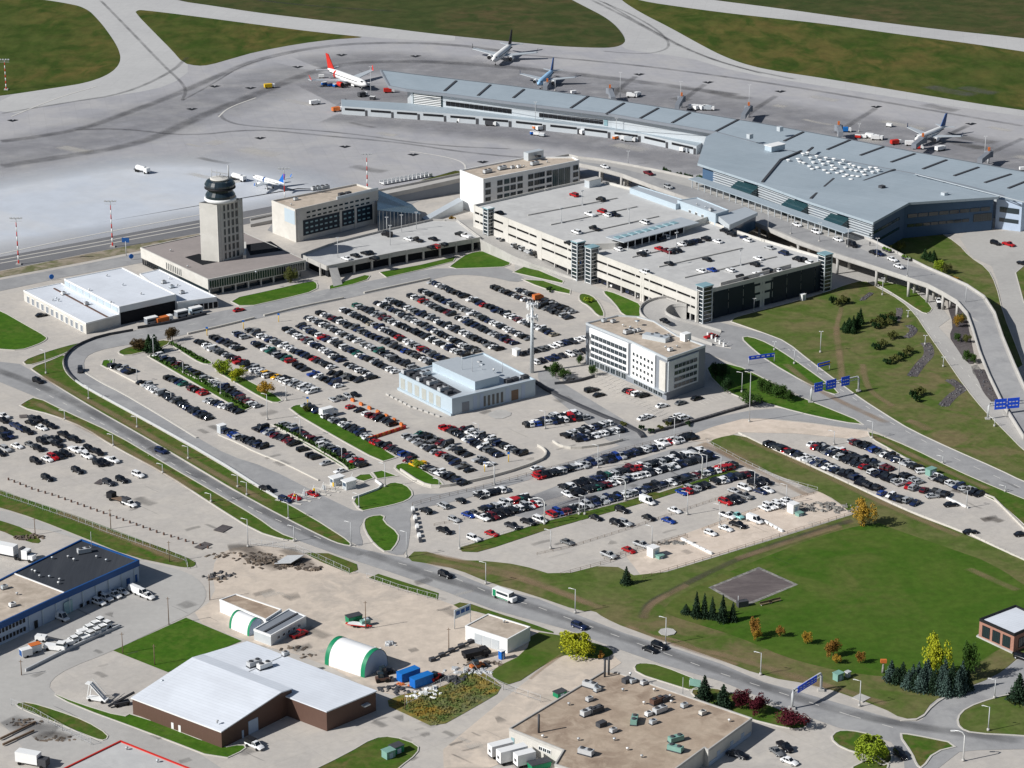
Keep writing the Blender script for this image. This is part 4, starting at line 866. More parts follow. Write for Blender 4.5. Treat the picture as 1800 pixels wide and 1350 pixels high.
b.bar(cc+Vector((-3,0,11.4)),cc+Vector((3,-.6,10.6)),.35); b.build('antenna',M['galv'],e)
# mid-rise office by the ramp
z=13
A=G(477.5,355,z);B=G(519,371,z);C_=G(665,337,z); D=G(627,325.5,z)
P=ccw([tuple(V2(q)) for q in (A,B,C_,D)])
e=bld('office_building','white mid-rise office block with dark window bands above the short parking deck','building',P,0,z,'cream','tanroof',.7)
L=dist(B,C_)
b=MB(); slab(b,B,C_,L*.06,L*.92,2.0,8.4,-.0,.15); b.build('curtain_wall',M['screen'],e)
b=MB(); slab(b,B,C_,L*.50,L*1.0,z,z+1.8,-.5,0.05); b.build('roof_screen',M['silver'],e)
b=MB(); slab(b,B,C_,L*.02,L*.08,0,z+.3,-.1,.3); b.build('pier',M['cream'],e)
windows(e,B,C_,L*.12,L*.9,12,1.8,[10.9,9.0],.7,None,'glass',0)
for s in (.52,.70,.93):
    b=MB(); slab(b,B,C_,L*s,L*s+1.0,0,9.2,0,.45); b.build('pier',M['cream'],e)
windows(e,*off(B,C_,.15),L*.1,L*.9,14,1.3,[2.8,4.8,6.8],.6,None,'lightglass',0)
L=dist(A,B); b=MB(); slab(b,A,B,L*.55,L*.98,7.2,12.8,0,.15); b.build('facade_panel',M['steelwall'],e)
hvac(e,[(555,334,'big'),(563,333,'big'),(571,332,'big'),(600,344,'dark'),(612,342,'dark',40,'brown'),(520,352,'unit'),(512,361,'vent'),(645,331,'vent')],z)
P=ccw([tuple(G(x,y,9))[:2] for x,y in [(665,352),(742,368),(710,345),(690,340)]])
P=ccw(gp([(664,409),(741,393),(725,376),(664,372)]))
e=empty('glass_annex',cen(P),'dark blue glass stepped annex beside the white office block','building')
q0,q1=tuple(G(664,409)[:2]),tuple(G(741,393)[:2])
MB().prism(P,0,[9.5 if p[0]<V2(G(700,400)).x else 4.0 for p in P],0).build('wall',M['glassblue'],e)
for k in range(12):
    b=MB(); L=dist(q0,q1); s=L*(k+.5)/12; slab(b,q0,q1,s-.1,s+.1,0,9-5*k/12,.0,.12); b.build('mullion',M['silver'],e)
# short parking deck
z=4.5
P=ccw([tuple(G(x,y,z))[:2] for x,y in [(530,450),(574.5,470.5),(700,445),(844.5,420),(803,389),(760,388),(667,409),(590,428)]])
e=empty('parking_deck',cen(P),'low concrete parking deck with a dark open front above a strip of lawn','parking deck')
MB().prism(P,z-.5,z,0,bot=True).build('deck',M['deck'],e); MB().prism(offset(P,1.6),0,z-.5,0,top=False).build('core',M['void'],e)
for i in range(len(P)):
    a,c=P[i],P[(i+1)%len(P)]; L=dist(a,c); b=MB(); slab(b,a,c,0,L,z-1.1,z+.8,-.1,.2); b.build('parapet',M['concrete'],e)
    for k in range(int(L/7)):
        b=MB(); s=(k+.5)*L/int(L/7); slab(b,a,c,s-.35,s+.35,0,z+.6,-.3,.35); b.build('pier',M['concrete'],e)
b=MB(); a=G(574,493);c=G(597,505); b.add([(*G(578,470,z)[:2],z),(*G(592,466,z)[:2],z),(*G(602,500)[:2],.1),(*G(586,504)[:2],.1)],[(0,1,2,3),(3,2,1,0)]); b.build('stair',M['concrete'],e)
b=MB()
for x,y in [(680,412),(706,408),(732,403)]: b.tube([G(x,y,z),G(x,y,z)+Vector((0,0,7))],.12,6); b.box(G(x,y,z)+Vector((0,0,7)),(1.4,.4,.2))
for x,y in [(594,453),(686,431)]: b.tube([G(x,y,z),G(x,y,z)+Vector((0,0,8))],.12,6); b.box(G(x,y,z)+Vector((0,0,8)),(1.4,.4,.2))
b.build('lamp_post',M['galv'],e)
# covered stair tube by the hotel
P=ccw(gp([(742,387),(750,392),(814,371),(806,366)]))
e=empty('covered_stairway',cen(P),'white covered stairway sloping up beside the white hotel','stairway')
MB().prism(P,0,[1.0 if p[0]<V2(G(780,380)).x else 4.6 for p in P],0).build('tube',M['silver'],e)
# ---------------------------------------------------------------- white workshop complex left
def simple(label,pts,z,wall='silver',roof='roofwhite',name='workshop',zb=0,par=.25,cat='building',pm=None):
    P=ccw([tuple(G(x,y,z))[:2] for x,y in pts]); return bld(name,label,cat,P,zb,z,wall,roof,par,.3,pm or 'white'),P
e,P=simple('low white-roofed garage wing with a long row of bay doors, leftmost building',[(41.5,511),(151,569),(210,553.5),(108,498)],4.0,'cream')
a=G(41.5,511,4);c=G(151,569,4);L=dist(a,c)
for i in range(12): windows(e,a,c,L*(.05+i*.078),L*(.05+i*.078)+2.2,1,2.0,[.1],2.6,'white','greywall',0,'bay_door')
hvac(e,[(93,529,'vent'),(99,526,'vent'),(103,530,'vent'),(112,518),(152,536,'unit')],4)
b=MB(); b.bar(G(95,507,4.1),G(190,558,4.1),.7,.3); b.build('roof_gutter',M['brown'],e)
MB().prism(ccw(gp([(151,587),(210,571),(210,570.6),(151,586.6)])),0,.5).build('plinth',M['greywall'],e)
e,P=simple('tall white-roofed hangar workshop with three roof stacks behind the row of parked buses',[(113,491),(209,540),(309,518),(215,471)],6.8,'silver')
hvac(e,[(188,488,'stack',0,'white'),(216,503,'stack',0,'white'),(248,520,'stack',0,'white')][:0]+[(188,486,'vent'),(216,502,'vent'),(248,518,'vent'),(157,511,'vent'),(195,533,'vent')],6.8)
a=G(209,540,6.8);c=G(309,518,6.8);L=dist(a,c); b=MB(); slab(b,a,c,L*.02,L*.98,0,4.6,0,.1); b.build('open_bay',M['void'],e)
b=MB(); slab(b,a,c,0,L,4.8,7.0,0,.3); b.build('fascia',M['silver'],e)
a0=G(113,491,6.8);
for i in range(8):
    L=dist(a0,a); b=MB(); slab(b,a0,a,L*(i+.1)/8,L*(i+.75)/8,4.6,6.3,0,.08); b.build('window',M['steelwall'],e)
e,P=simple('white-roofed annex joining the workshop to the cream office building',[(245.5,482),(312,532),(381,522.5),(279.5,474)],4.2,'silver')
hvac(e,[(288,498,'unit'),(302,506,'unit'),(320,516,'unit'),(298,491,'vent'),(312,503,'vent')],4.2)
a=G(312,532,4.2);c=G(381,522.5,4.2);L=dist(a,c)
for i in range(5): windows(e,a,c,L*(.4+i*.12),L*(.4+i*.12)+2.3,1,2.1,[.1],2.6,'white','void',0,'bay_door')
# ---------------------------------------------------------------- blue trimmed building lower left
z=6.2
P=ccw([tuple(G(x,y,z))[:2] for x,y in [(-70,1057),(25,1008),(143.5,950),(243,986),(114.6,1043),(0,1096),(-70,1128)]])
e=empty('blue_trimmed_warehouse',cen(P),'long pale blue warehouse with a dark blue roof edge, half black and half tan roof','warehouse')
MB().prism(P,0,z-.02,0,top=False).build('wall',M['bluewall'],e)
MB().prism(ccw([tuple(G(x,y,z))[:2] for x,y in [(25,1008),(143.5,950.5),(242,986),(114.6,1042)]]),z-.2,z,0).build('black_roof',M['blackroof'],e)
MB().prism(ccw([tuple(G(x,y,z))[:2] for x,y in [(-70,1057),(25,1008.3),(114,1042.3),(0,1095),(-70,1127)]]),z-.21,z-.003,0).build('tan_roof',M['tanroof'],e)
b=MB(); n=len(P); O=offset(P,-.25);I=offset(P,.25); b.add([(*p,z-1.5) for p in O]+[(*p,z+.35) for p in O]+[(*p,z+.35) for p in I]+[(*p,z-.1) for p in I],[f for i in range(n) for j in [(i+1)%n] for f in [(i,j,n+j,n+i),(n+i,n+j,2*n+j,2*n+i),(2*n+i,2*n+j,3*n+j,3*n+i)]]); b.build('roof_edge',M['bluetrim'],e)
b=MB(); b.bar(G(25,1008,z+.1),G(114.6,1042.4,z+.1),.35,.25); b.build('roof_joint',M['white'],e)
a=G(-70,1128,z);c=G(243,986,z);L=dist(a,c); l0=dist(a,G(0,1096,z))
for s,w_,h_,m_ in [(l0+40.5*0+23,3.2,3.6,'lightglass'),(l0+12,1.2,2.2,'black'),(l0+36,1.2,2.2,'black'),(l0+47,1.3,2.2,'bluetrim'),(l0+50,1.3,2.2,'bluetrim'),(l0+29,1.0,1.0,'black'),(l0+31.5,1.0,1.0,'black'),(l0+41,.9,.9,'black')]:
    b=MB(); slab(b,a,c,min(s,L-2),min(s,L-2)+w_,.2,.2+h_,0,.08); b.build('door',M[m_],e)
windows(e,a,c,l0-6,l0+9,12,.75,[3.4],1.2,None,'black',0); windows(e,a,c,l0-6,l0+9,12,.75,[.9],1.2,None,'black',0)
for i in range(9):
    b=MB(); s=l0+10+(L-l0-11)*i/8.2; slab(b,a,c,s,s+.25,0,4.7,0,.16); b.build('pilaster',M['steelwall'],e)
hvac(e,[(148,972,'big',25),(92,983,'vent'),(120,981,'vent'),(130,986,'vent'),(170,981,'vent'),(187,987,'vent'),(57,1005,'vent'),(62,1007,'vent'),(70,1015,'vent'),(87,1016,'vent'),(105,1021,'vent'),(103,1027,'vent'),(161,963,'mast'),(8,1035,'unit'),(30,1046,'vent'),(22,1066,'unit')],z)
# ---------------------------------------------------------------- brown gabled building
zr=7.4;ze=4.6
A=G(230,1227,ze);B=G(389,1287,ze); Rr=G(338,1156,zr);Rf=G(495,1217,zr)
A,B,Rr,Rf=[Vector(v) for v in (A,B,Rr,Rf)]
dr=(Rr-A); dr2=Vector((dr.x,dr.y,0)); A2=A+Vector((dr2.x,dr2.y,0))*2; B2=B+(Rf-B).to_2d().to_3d()*1.35
e=empty('brown_shed',((A+Rf)/2).to_2d().to_3d(),'large brown shed with a pale sloping roof, left of the pair','warehouse')
b=MB(); k=[A,B,Rf,Rr]; b.add([(p.x,p.y,p.z+.12) for p in k]+[(p.x,p.y,p.z-.15) for p in k],[(0,1,2,3),(7,6,5,4),(0,4,5,1),(1,5,6,2),(2,6,7,3),(3,7,4,0)])
Rr2=Rr+dr2*.18+Vector((0,0,-.6));Rf2=Rf+dr2*.18+Vector((0,0,-.6)); b.add([(p.x,p.y,p.z+.12) for p in (Rr,Rf,Rf2,Rr2)]+[(p.x,p.y,p.z-.15) for p in (Rr,Rf,Rf2,Rr2)],[(0,1,2,3),(7,6,5,4),(1,5,6,2),(2,6,7,3),(3,7,4,0)]); b.build('roof',M['roofwhite'],e)
b=MB(); ins=.25; n1=(B-A).normalized(); q=[A+n1*ins,B-n1*ins,Rf-n1*ins,Rf2-n1*ins,Rr2+n1*ins,Rr+n1*ins]; q=[p+(Rf-B).to_2d().to_3d().normalized()*(.25 if i<2 else 0) for i,p in enumerate(q)]
n=6; b.add([(p.x,p.y,0) for p in q]+[(p.x,p.y,p.z-.16) for p in q],[(i,(i+1)%n,n+(i+1)%n,n+i) for i in range(n)]); b.build('wall',M['brown'],e)
fb,ff=tuple(q[1].to_2d()),tuple(q[2].to_2d()); L=dist(fb,ff)
b=MB(); slab(b,fb,ff,L*.44,L*.60,.05,3.7,0,.1); b.build('garage_door',M['bluewall'],e)
b=MB(); slab(b,fb,ff,L*.33,L*.36,.05,2.1,0,.1); b.build('door',M['bluewall'],e)
sa,sb=tuple(q[0].to_2d()),tuple(q[1].to_2d()); L=dist(sa,sb)
for s in (.44,.52):
    b=MB(); slab(b,sa,sb,L*s,L*s+.8,.3 if s<.5 else .0,1.9,0,.1); b.build('door',M['white'],e)
b=MB(); b.bar(A+Vector((0,0,-.05)),B+Vector((0,0,-.05)),.18,.25); b.build('gutter',M['white'],e)
hvac(e,[(382,1271,'vent'),(126*0+285,1200,'vent')],5.4)
# second roof
z0=5.6;z1=5.8
k=[G(338,1156,z0),G(435,1127,z0),G(663,1213,z1),G(574,1253,z0-.3),G(497,1222,z0)]; k=[Vector(v) for v in k]
P=ccw([tuple(p.to_2d()) for p in k])
e=empty('brown_shed',cen(P),'large brown shed with a silver unit on its flat roof, right of the pair','warehouse')
MB().prism(P,5.35,5.65,0,bot=True).build('roof',M['roofwhite'],e); MB().prism(offset(P,.25),0,5.35,0,top=False).build('wall',M['brown'],e)
hvac(e,[(447,1170,'big',40,'galv'),(465,1174,'big',40,'white'),(502,1152,'unit',40,'galv'),(377,1170,'vent')],5.65)
b=MB(); b.bar(G(425,1186,5.7),G(495,1154,5.7),.25,.15); b.build('roof_duct',M['galv'],e)
a=G(574,1253,5.5);c=G(663,1213,5.5);L=dist(a,c); b=MB(); slab(b,a,c,L*.68,L*.80,3.0,3.4,0,1.2); b.build('door_canopy',M['silver'],e)
# ---------------------------------------------------------------- tan flat building bottom
z=4.3
P=ccw([tuple(G(x,y,z))[:2] for x,y in [(895,1282),(1062,1181),(1085,1183),(1322,1264),(1245,1320),(1238,1316),(1130,1395),(975,1345),(990,1320)]])
e=bld('factory','wide flat tan gravel-roofed factory scattered with roof vents at the bottom edge','factory',P,0,z,'cream','tanroof2',.35,.3,'concrete')
a=G(895,1282,z);c=G(990,1320,z);L=dist(a,c)
windows(e,a,c,L*.55,L*.78,3,1.3,[2.0],1.1,'white','glass',1)
b=MB(); slab(b,a,c,L*.04,L*.10,.05,2.4,0,.1); b.build('door',M['lightglass'],e)
a2=G(1245,1320,z);c2=G(1322,1264,z); L=dist(a2,c2)
for s in (.2,.5,.75):
    b=MB(); slab(b,a2,c2,L*s,L*s+1.4,.05,2.3,0,.1); b.build('door',M['bluewall'],e)
b=MB(); slab(b,a2,c2,0.5,L-.5,0,1.0,0,.14); b.build('base_band',M['bluewall'],e)
hvac(e,[(1102,1199,'dark'),(1112,1200,'unit'),(1132,1203,'unit'),(1108,1187,'vent'),(1037,1208,'big',-35),(1050,1215,'unit'),(1036,1232,'unit'),(1150,1215,'vent'),(1033,1256,'big',40,'galv'),(1048,1252,'big',40,'darkgrey'),(1057,1276,'dark'),(1132,1238,'vent'),(1155,1236,'big',40,'brown'),(1168,1232,'dark',40),(1160,1252,'big',40,'galv'),(1140,1258,'unit'),(1115,1270,'big',80,'palegreen'),(1148,1272,'unit'),(1178,1226,'vent'),(1180,1236,'vent'),(1200,1222,'mast'),(1203,1243,'unit'),(1235,1256,'unit',40,'cream'),(1282,1269,'vent'),(1078,1287,'unit'),(1080,1302,'vent'),(1017,1302,'vent'),(954,1297,'vent'),(1030,1326,'big',-30,'galv'),(1188,1303,'big',30,'palegreen'),(1187,1320,'big',-30,'palegreen'),(1103,1319,'vent'),(1128,1332,'vent'),(1095,1215,'vent'),(1000,1240,'vent'),(947,1288,'stack'),(1063,1190,'stack'),(1070,1186,'stack')],z)
strip('roof_stain',[(0,0),(1,1)],.1,'stain',-.5,0)
# white sheds, tents
e,P=simple('white box storehouse with a brown roof beside the two green-hemmed shelters',[(386,1055),(467,1090),(495,1072),(415,1045)],3.6,'white','tanroof2')
e,P=simple('grey-roofed portable site office with white walls next to the red pickup',[(446,1107),(476,1118),(538,1084),(508,1071)],3.0,'silver','greywall','site_office')
a=G(476,1118,3);c=G(538,1084,3);L=dist(a,c); windows(e,a,c,2,L-2,5,1.2,[1.0],1.0,'white','glass',1)
b=MB(); b.bar(G(462,1112,3.1),G(525,1077,3.1),.6,.25); b.build('roof_ridge',M['darkgrey'],e)
e,P=simple('white garage with a tan roof and faded doors beside the main road',[(818,1101),(892,1125),(932,1103),(858,1080)],4.0,'white','tanroof')
a=G(818,1101,4);c=G(892,1125,4);L=dist(a,c)
for s in (.22,.42,.62): b=MB(); slab(b,a,c,L*s,L*s+2.6,.05,3.0,0,.08); b.build('garage_door',M['silver'],e)
hvac(e,[(886,1095,'vent')],4)
def tent(label,bl,br,fr,h):
    "half-round fabric shelter: bl,br,fr = base pixels: back-left, front-left, front-right"
    A=V2(G(*bl));B=V2(G(*br));C_=V2(G(*fr)); u=C_-B; n=14
    e=empty('fabric_shelter',(*((A+C_)/2),0),label,'tent')
    def arc(o,k): 
        return [(o.x+u.x*(.5-.5*math.cos(math.pi*i/n)*k),o.y+u.y*(.5-.5*math.cos(math.pi*i/n)*k),h*k*math.sin(math.pi*i/n)**.8) for i in range(n+1)]
    b=MB(); a0=arc(A,1);a1=arc(B,1); b.add(a0+a1,[(i,i+1,n+2+i,n+1+i) for i in range(n)],0,True); b.build('cover',M['tent'],e)
    for nm,t in (('hem',0.0),('hem',.90)):
        p0=A+(B-A)*t;p1=A+(B-A)*(t+.10); b=MB(); x0=arc(p0,1.012);x1=arc(p1,1.012); b.add(x0+x1,[(i,i+1,n+2+i,n+1+i) for i in range(n)],0,True); b.build('hem',M['green'],e)
    for o in (A,B):
        b=MB(); x=arc(o+(B-A)*(.004 if o==A else -.004),.985); b.add(x,[tuple(range(n+1))]); b.build('end_wall',M['bluewall'],e)
tent('large white half-round fabric shelter with green hems in the gravel yard',(571,1168),(641,1192),(682,1170),6.2)
tent('smaller white half-round fabric shelter with green hems beside the storehouse',(403,1104),(438,1119),(464,1106),4.2)
# brick restaurant right
z=5.2
A=G(1722,1090,z);B=G(1783,1117,z);C_=G(1840,1092,z);D=G(1785,1066,z)
P=ccw([tuple(V2(q)) for q in (A,B,C_,D)])
e=bld('brick_building','red brick building with a white roof and large divided windows at the right edge','building',P,0,z,'brick','roofwhite',.5,.3,'black')
L=dist(A,B); windows(e,A,B,L*.06,L*.94,3,2.7,[.9],3.3,'black','glass',3)
L=dist(B,C_); windows(e,B,C_,L*.1,L*.9,3,2.4,[.9],2.8,'black','glass',2)
MB().prism(ccw(gp([(1722,1116),(1783,1145),(1779,1150),(1716,1120)])),.1,.5).build('planter',M['concrete'],e)
# red trimmed building bottom left
z=4.0
P=ccw([tuple(G(x,y,z))[:2] for x,y in [(85,1365),(212,1303),(345,1356),(300,1400),(120,1420)]])
e=bld('red_trimmed_building','flat grey-beige roof edged with a thin red stripe at the bottom left','building',P,0,z,'cream','deck',.3,.35,'red')
hvac(e,[(223,1318,'vent'),(277,1340,'vent')],z)
# toll plaza
for x,y,lab in [(592,852,'white payment booth at the car park entrance, left of the pair'),(614,858,'white payment booth with a blue door at the car park entrance')]:
    c=G(x,y); e=empty('toll_booth',c,lab,'booth'); MB().box(c,(3.6,2.2,2.6),R(38)).build('wall',M['silver'],e); MB().box(c+Vector((0,0,2.6)),(4.4,3,.25),R(38)).build('roof',M['white'],e)
    b=MB(); b.box(c+Vector((0,0,1.1)),(3.7,1.5,1.0),R(38)); b.build('window',M['glassblue'],e)
for i in range(7):
    x=507+i*17; y=883-i*5.5; c=G(x,y); e=empty('ticket_lane',c,'ticket lane island with a raised barrier arm at the car park entrance','barrier gate','ticket lanes at the car park entrance')
    MB().box(c,(9,.9,.15),R(-25)).build('island',M['kerb'],e); MB().box(c+Vector((-1,0,.15)),(.5,.5,1.3),R(-25)).build('ticket_machine',M['yellow' if i%2 else 'silver'],e)
    b=MB(); b.bar(c+Vector((1,0,.9)),c+Vector((1.8,2.4,2.6)),.1); b.build('barrier_arm',M['white'],e); MB().rev(c+Vector((2.6,-.6,.15)),[(.15,0),(.12,2.4)],6).build('signal_post',M['galv'],e)
for i in range(5):
    x=1244+i*7; y=592+i*4.5; c=G(x,y); e=empty('ticket_lane',c,'pay station island on the exit road below the garage ramp','barrier gate','pay stations below the garage ramp')
    MB().box(c,(6,.8,.15),R(-30)).build('island',M['kerb'],e); MB().box(c+Vector((0,0,.15)),(.6,.6,1.5),R(-30)).build('ticket_machine',M['white'],e); b=MB(); b.bar(c+Vector((1,0,.9)),c+Vector((2,2.2,1.2)),.1); b.build('barrier_arm',M['white'],e)
# elevator kiosks / small huts on the lots
def hut(x,y,label,d,m,rm='white',name='hut',cat='hut'):
    c=G(x,y); e=empty(name,c,label,cat); MB().box(c,d,R(40)).build('wall',M[m],e); MB().box(c+Vector((0,0,d[2])),(d[0]+.3,d[1]+.3,.15),R(40)).build('roof',M[rm],e)
    MB().box(c+Vector((math.sin(R(40))*(d[1]/2+.03),-math.cos(R(40))*(d[1]/2+.03),.1)),(d[0]*.4,.06,min(2,d[2]*.7)),R(40)).build('door',M['bluewall'],e)
hut(390,760,'white pay kiosk at the corner of the lower car park block',(2.4,2,2.6),'silver')
hut(1148,977,'white booth in the fenced gravel yard beside a green box, lower one',(2.6,2.6,2.8),'white')
hut(1394,900,'white booth in the fenced gravel yard beside the stacked timber',(2.6,2.6,2.8),'white')
hut(1160,981,'small pale green box on gravel beside the lower white booth',(2,1.6,.9),'palegreen','palegreen')
hut(1405,906,'small pale green box on gravel beside the booth near the timber',(2,1.6,.9),'palegreen','palegreen')
hut(1636,834,'pale green service cabin at the edge of the right-hand lot',(3,2,2),'palegreen','palegreen')
hut(882,1158,'blue and white portable toilet beside the white garage',(1.3,1.3,2.4),'blue')
hut(683,1331,'pale green electrical cabinet on the grass island, front one',(2.6,2.2,2.0),'palegreen','palegreen','electrical_cabinet','cabinet')
hut(697,1322,'dark green electrical cabinet on the grass island, rear one',(3,2.2,1.9),'green','darkgrey','electrical_cabinet','cabinet')
hut(1473,1195,'green electrical cabinet on the roadside grass by the sign gantry',(2.2,1.8,2.0),'palegreen','palegreen','electrical_cabinet','cabinet')
hut(1490,1190,'small grey cabinet on the roadside grass next to the green one',(1.2,1.0,1.5),'galv','galv','electrical_cabinet','cabinet')
hut(1411,528,'white utility cabinet on the grass under the shaded garage wall',(1.8,1.4,2.4),'white','white','electrical_cabinet','cabinet')
hut(1042,323,'small white stairhead hut on the corner of the garage roof',(6,3,3),'silver') if 0 else None
hut(908,624,'white meter cabin at the left end of the row beside the tall mast',(2,2.4,2.2),'white')
hut(984,1223,'green skip bin beside the tan-roofed factory',(3,2,1.3),'green','darkgrey','skip','skip')
c=G(1042,327,12.5); e=empty('stairhead_hut',c,'small concrete stairhead hut at the back corner of the garage roof','hut'); MB().box(c,(6.5,3,3.0),R(40)).build('wall',M['silver'],e); MB().box(c+Vector((0,0,3)),(7,3.5,.2),R(40)).build('roof',M['concrete'],e)
# ================================================================ VEHICLES
COLS={'k':((.008,.008,.011),'black'),'d':((.03,.032,.04),'charcoal'),'g':((.16,.165,.17),'grey'),'s':((.42,.43,.44),'silver'),'w':((.86,.86,.86),'white'),'r':((.40,.008,.012),'red'),
 'm':((.13,.012,.018),'maroon'),'b':((.010,.045,.26),'blue'),'n':((.012,.022,.07),'navy'),'y':((.8,.42,.01),'yellow'),'o':((.8,.13,.01),'orange'),'l':((.45,.75,.02),'lime green'),'t':((.02,.12,.09),'dark green'),'c':((.33,.29,.22),'beige'),'a':((.30,.62,.60),'turquoise')}
CT={}
def carmesh(t):
    L,Wd,Hh={'sedan':(4.7,1.82,1.45),'hatchback':(4.25,1.78,1.5),'suv':(4.8,1.9,1.78),'pickup':(5.6,1.98,1.85),'minivan':(5.0,1.95,1.8),'van':(5.6,2.0,2.3)}[t]
    l=L/2; h=Wd/2; bz={'sedan':.88,'hatchback':.92,'suv':1.08,'pickup':1.1,'minivan':1.02,'van':1.15}[t]; g=.22 if t in('sedan','hatchback') else .32
    b=MB()
    hood={'sedan':-.08,'hatchback':-.06,'suv':-.05,'pickup':-.03,'minivan':-.12,'van':-.15}[t]
    st=[(-l,.80,g+.2,bz-.22),(-l+.12,.93,g,bz-.08),(-l+.7,1,g,bz),(0,1,g,bz),(l*.35,1,g,bz),(l*.75,.97,g,bz+hood),(l-.15,.88,g,bz+hood-.15),(l,.74,g+.15,bz+hood-.32)]
    if t=='pickup': st[1]=(-l+.06,.97,g,bz-.02); st[0]=(-l,.95,g+.15,bz-.05)
    vs=[]
    for (x,k,z0,z1) in st:
        w=h*k; m=(z0+z1)/2+.05; vs+=[(x,-w*.92,z0),(x,-w,m),(x,-w*.94,z1-.04),(x,-w*.82,z1),(x,w*.82,z1),(x,w*.94,z1-.04),(x,w,m),(x,w*.92,z0)]
    n=len(st); fs=[]
    for i in range(n-1):
        for k in range(8):
            j=(k+1)%8; fs.append((i*8+k,(i+1)*8+k,(i+1)*8+j,i*8+j)[::-1])
    fs+=[tuple(range(8)),tuple((n-1)*8+k for k in range(8))[::-1]]
    b.add(vs,fs,0,True)
    # cabin: base x0..x1, roof x2..x3
    x0,x1,x2,x3={'sedan':(-l*.78,l*.36,-l*.48,l*.02),'hatchback':(-l*.93,l*.38,-l*.78,l*.04),'suv':(-l*.95,l*.36,-l*.86,l*.08),'pickup':(-l*.12,l*.50,-l*.05,l*.24),'minivan':(-l*.96,l*.55,-l*.86,l*.2),'van':(-l*.98,l*.62,-l*.96,l*.36)}[t]
    wb,wt=h*.86,h*.68; zt=Hh
    gl=MB(); gl.add([(x0,-wb,bz-.01),(x1,-wb,bz-.01),(x1,wb,bz-.01),(x0,wb,bz-.01),(x2,-wt,zt-.05),(x3,-wt,zt-.05),(x3,wt,zt-.05),(x2,wt,zt-.05)],[(0,1,5,4),(1,2,6,5),(2,3,7,6),(3,0,4,7)])
    e=.05
    b.add([(x2-e,-wt-.03,zt-.07),(x3+e,-wt-.03,zt-.07),(x3+e,wt+.03,zt-.07),(x2-e,wt+.03,zt-.07),(x2+.1,-wt+.1,zt),(x3-.05,-wt+.1,zt-.01),(x3-.05,wt-.1,zt-.01),(x2+.1,wt-.1,zt)],[(4,5,6,7),(0,1,5,4),(1,2,6,5),(2,3,7,6),(3,0,4,7)])
    for xb,xt in ((x0,x2),(x1,x3),((x0+x1)/2-.1,(x2+x3)/2-.1)):
        for s in (-1,1): b.bar((xb,s*(wb+.01),bz-.02),(xt,s*(wt+.02),zt-.06),.09)
    if t in ('van',): b.add([(x0+.05,-wb-.012,bz),(x0+2.6,-wb-.012,bz),(x2+2.6,-wt-.012,zt-.06),(x2+.05,-wt-.012,zt-.06)],[(0,1,2,3)]); b.add([(x0+.05,wb+.012,bz),(x0+2.6,wb+.012,bz),(x2+2.6,wt+.012,zt-.06),(x2+.05,wt+.012,zt-.06)],[(3,2,1,0)])
    bed=MB()
    if t=='pickup': bed.box((-l*.55,0,bz+.004),(l*.78,Wd*.78,.012))
    else: bed.box((-l+.02,0,.3),(.08,Wd*.8,.16))
    wh=MB(); r=.33 if t in('sedan','hatchback') else .38
    k=10; vs=[];
    for y in (-.11,.11):
        for i in range(k): a=2*math.pi*i/k; vs.append((r*math.cos(a),y,r*math.sin(a)))
    wh.add(vs,[(i,(i+1)%k,k+(i+1)%k,k+i) for i in range(k)]+[tuple(range(k)),tuple(range(k,2*k))[::-1]])
    vs=[(r*.55*math.cos(2*math.pi*i/k),y,r*.55*math.sin(2*math.pi*i/k)) for y in (-.118,.118) for i in range(k)]; wh.add(vs,[tuple(range(k)),tuple(range(k,2*k))[::-1]],1)
    wx=l*.62
    return dict(b=b,gl=gl,bed=bed,wh=wh,wx=wx,wy=h*.9,r=r,body=b.mesh('body',M['paint']),glass=gl.mesh('windows',M['carglass']),bedm=bed.mesh('bed',M['black']),wheel=wh.mesh('wheel',[M['rubber'],M['galv']]))
TY=['sedan','hatchback','suv','pickup','minivan','van']
for t in TY: CT[t]=carmesh(t)
def wang(x,y,dx,dy,z=0):
    a=_G(x,y,z);b=_G(x+dx,y+dy,z); return math.atan2(b.y-a.y,b.x-a.x)
MS=1.0
CARS=[] # (px,py,x,y,z,ang,type,colour,label,group)
rc=random.Random(21)
def rcol():
    return rc.choices('kdngswrmbtc',[31,14,7,12,13,20,2.2,2,.7,.6,1])[0]
def rtyp(): return rc.choices(TY,[34,18,28,9,10,1])[0]
ORD=['first','second','third','fourth','fifth','sixth','seventh','eighth','ninth','tenth','eleventh','twelfth','thirteenth','fourteenth','fifteenth','sixteenth','seventeenth','eighteenth','nineteenth']
TENS=['','','twent','thirt','fort','fift','sixt','sevent']
def ordw(n):
    if n<20: return ORD[n-1]
    t,u=divmod(n,10); return TENS[t]+('ieth' if u==0 else 'y-'+ORD[u-1])
def row(desc,x0,y0,x1,y1,s=None,fill=.93,turn=90,z=0,types=None):
    a=_G(x0,y0,z+.7);b=_G(x1,y1,z+.7); L=(b-a).length; d=(b-a)/L; ang=math.atan2(d.y,d.x)
    if s is None:
        n=max(2,int(L/2.62)+1); s=''.join(rcol() if rc.random()<fill else '.' for _ in range(n))
    n=len(s); k=0
    if x1<x0: pass
    for i,c in enumerate(s):
        if c=='.': continue
        k+=1; p=a+(b-a)*(i/max(1,n-1)); j=rc.uniform(-.35,.35); ll=p+Vector((-d.y,d.x,0))*j
        t=rtyp() if c!='L' else 'pickup'
        u=PX((ll.x,ll.y,z+.7)); cn=COLS[c][1]
        CARS.append([u[0],u[1],ll.x,ll.y,z,ang+R(turn)+(math.pi if rc.random()<.3 else 0)+R(rc.uniform(-2,2)),t,c,f"{cn} {t}, {ordw(k)} from the left in {desc}",'cars parked in '+desc,MS])
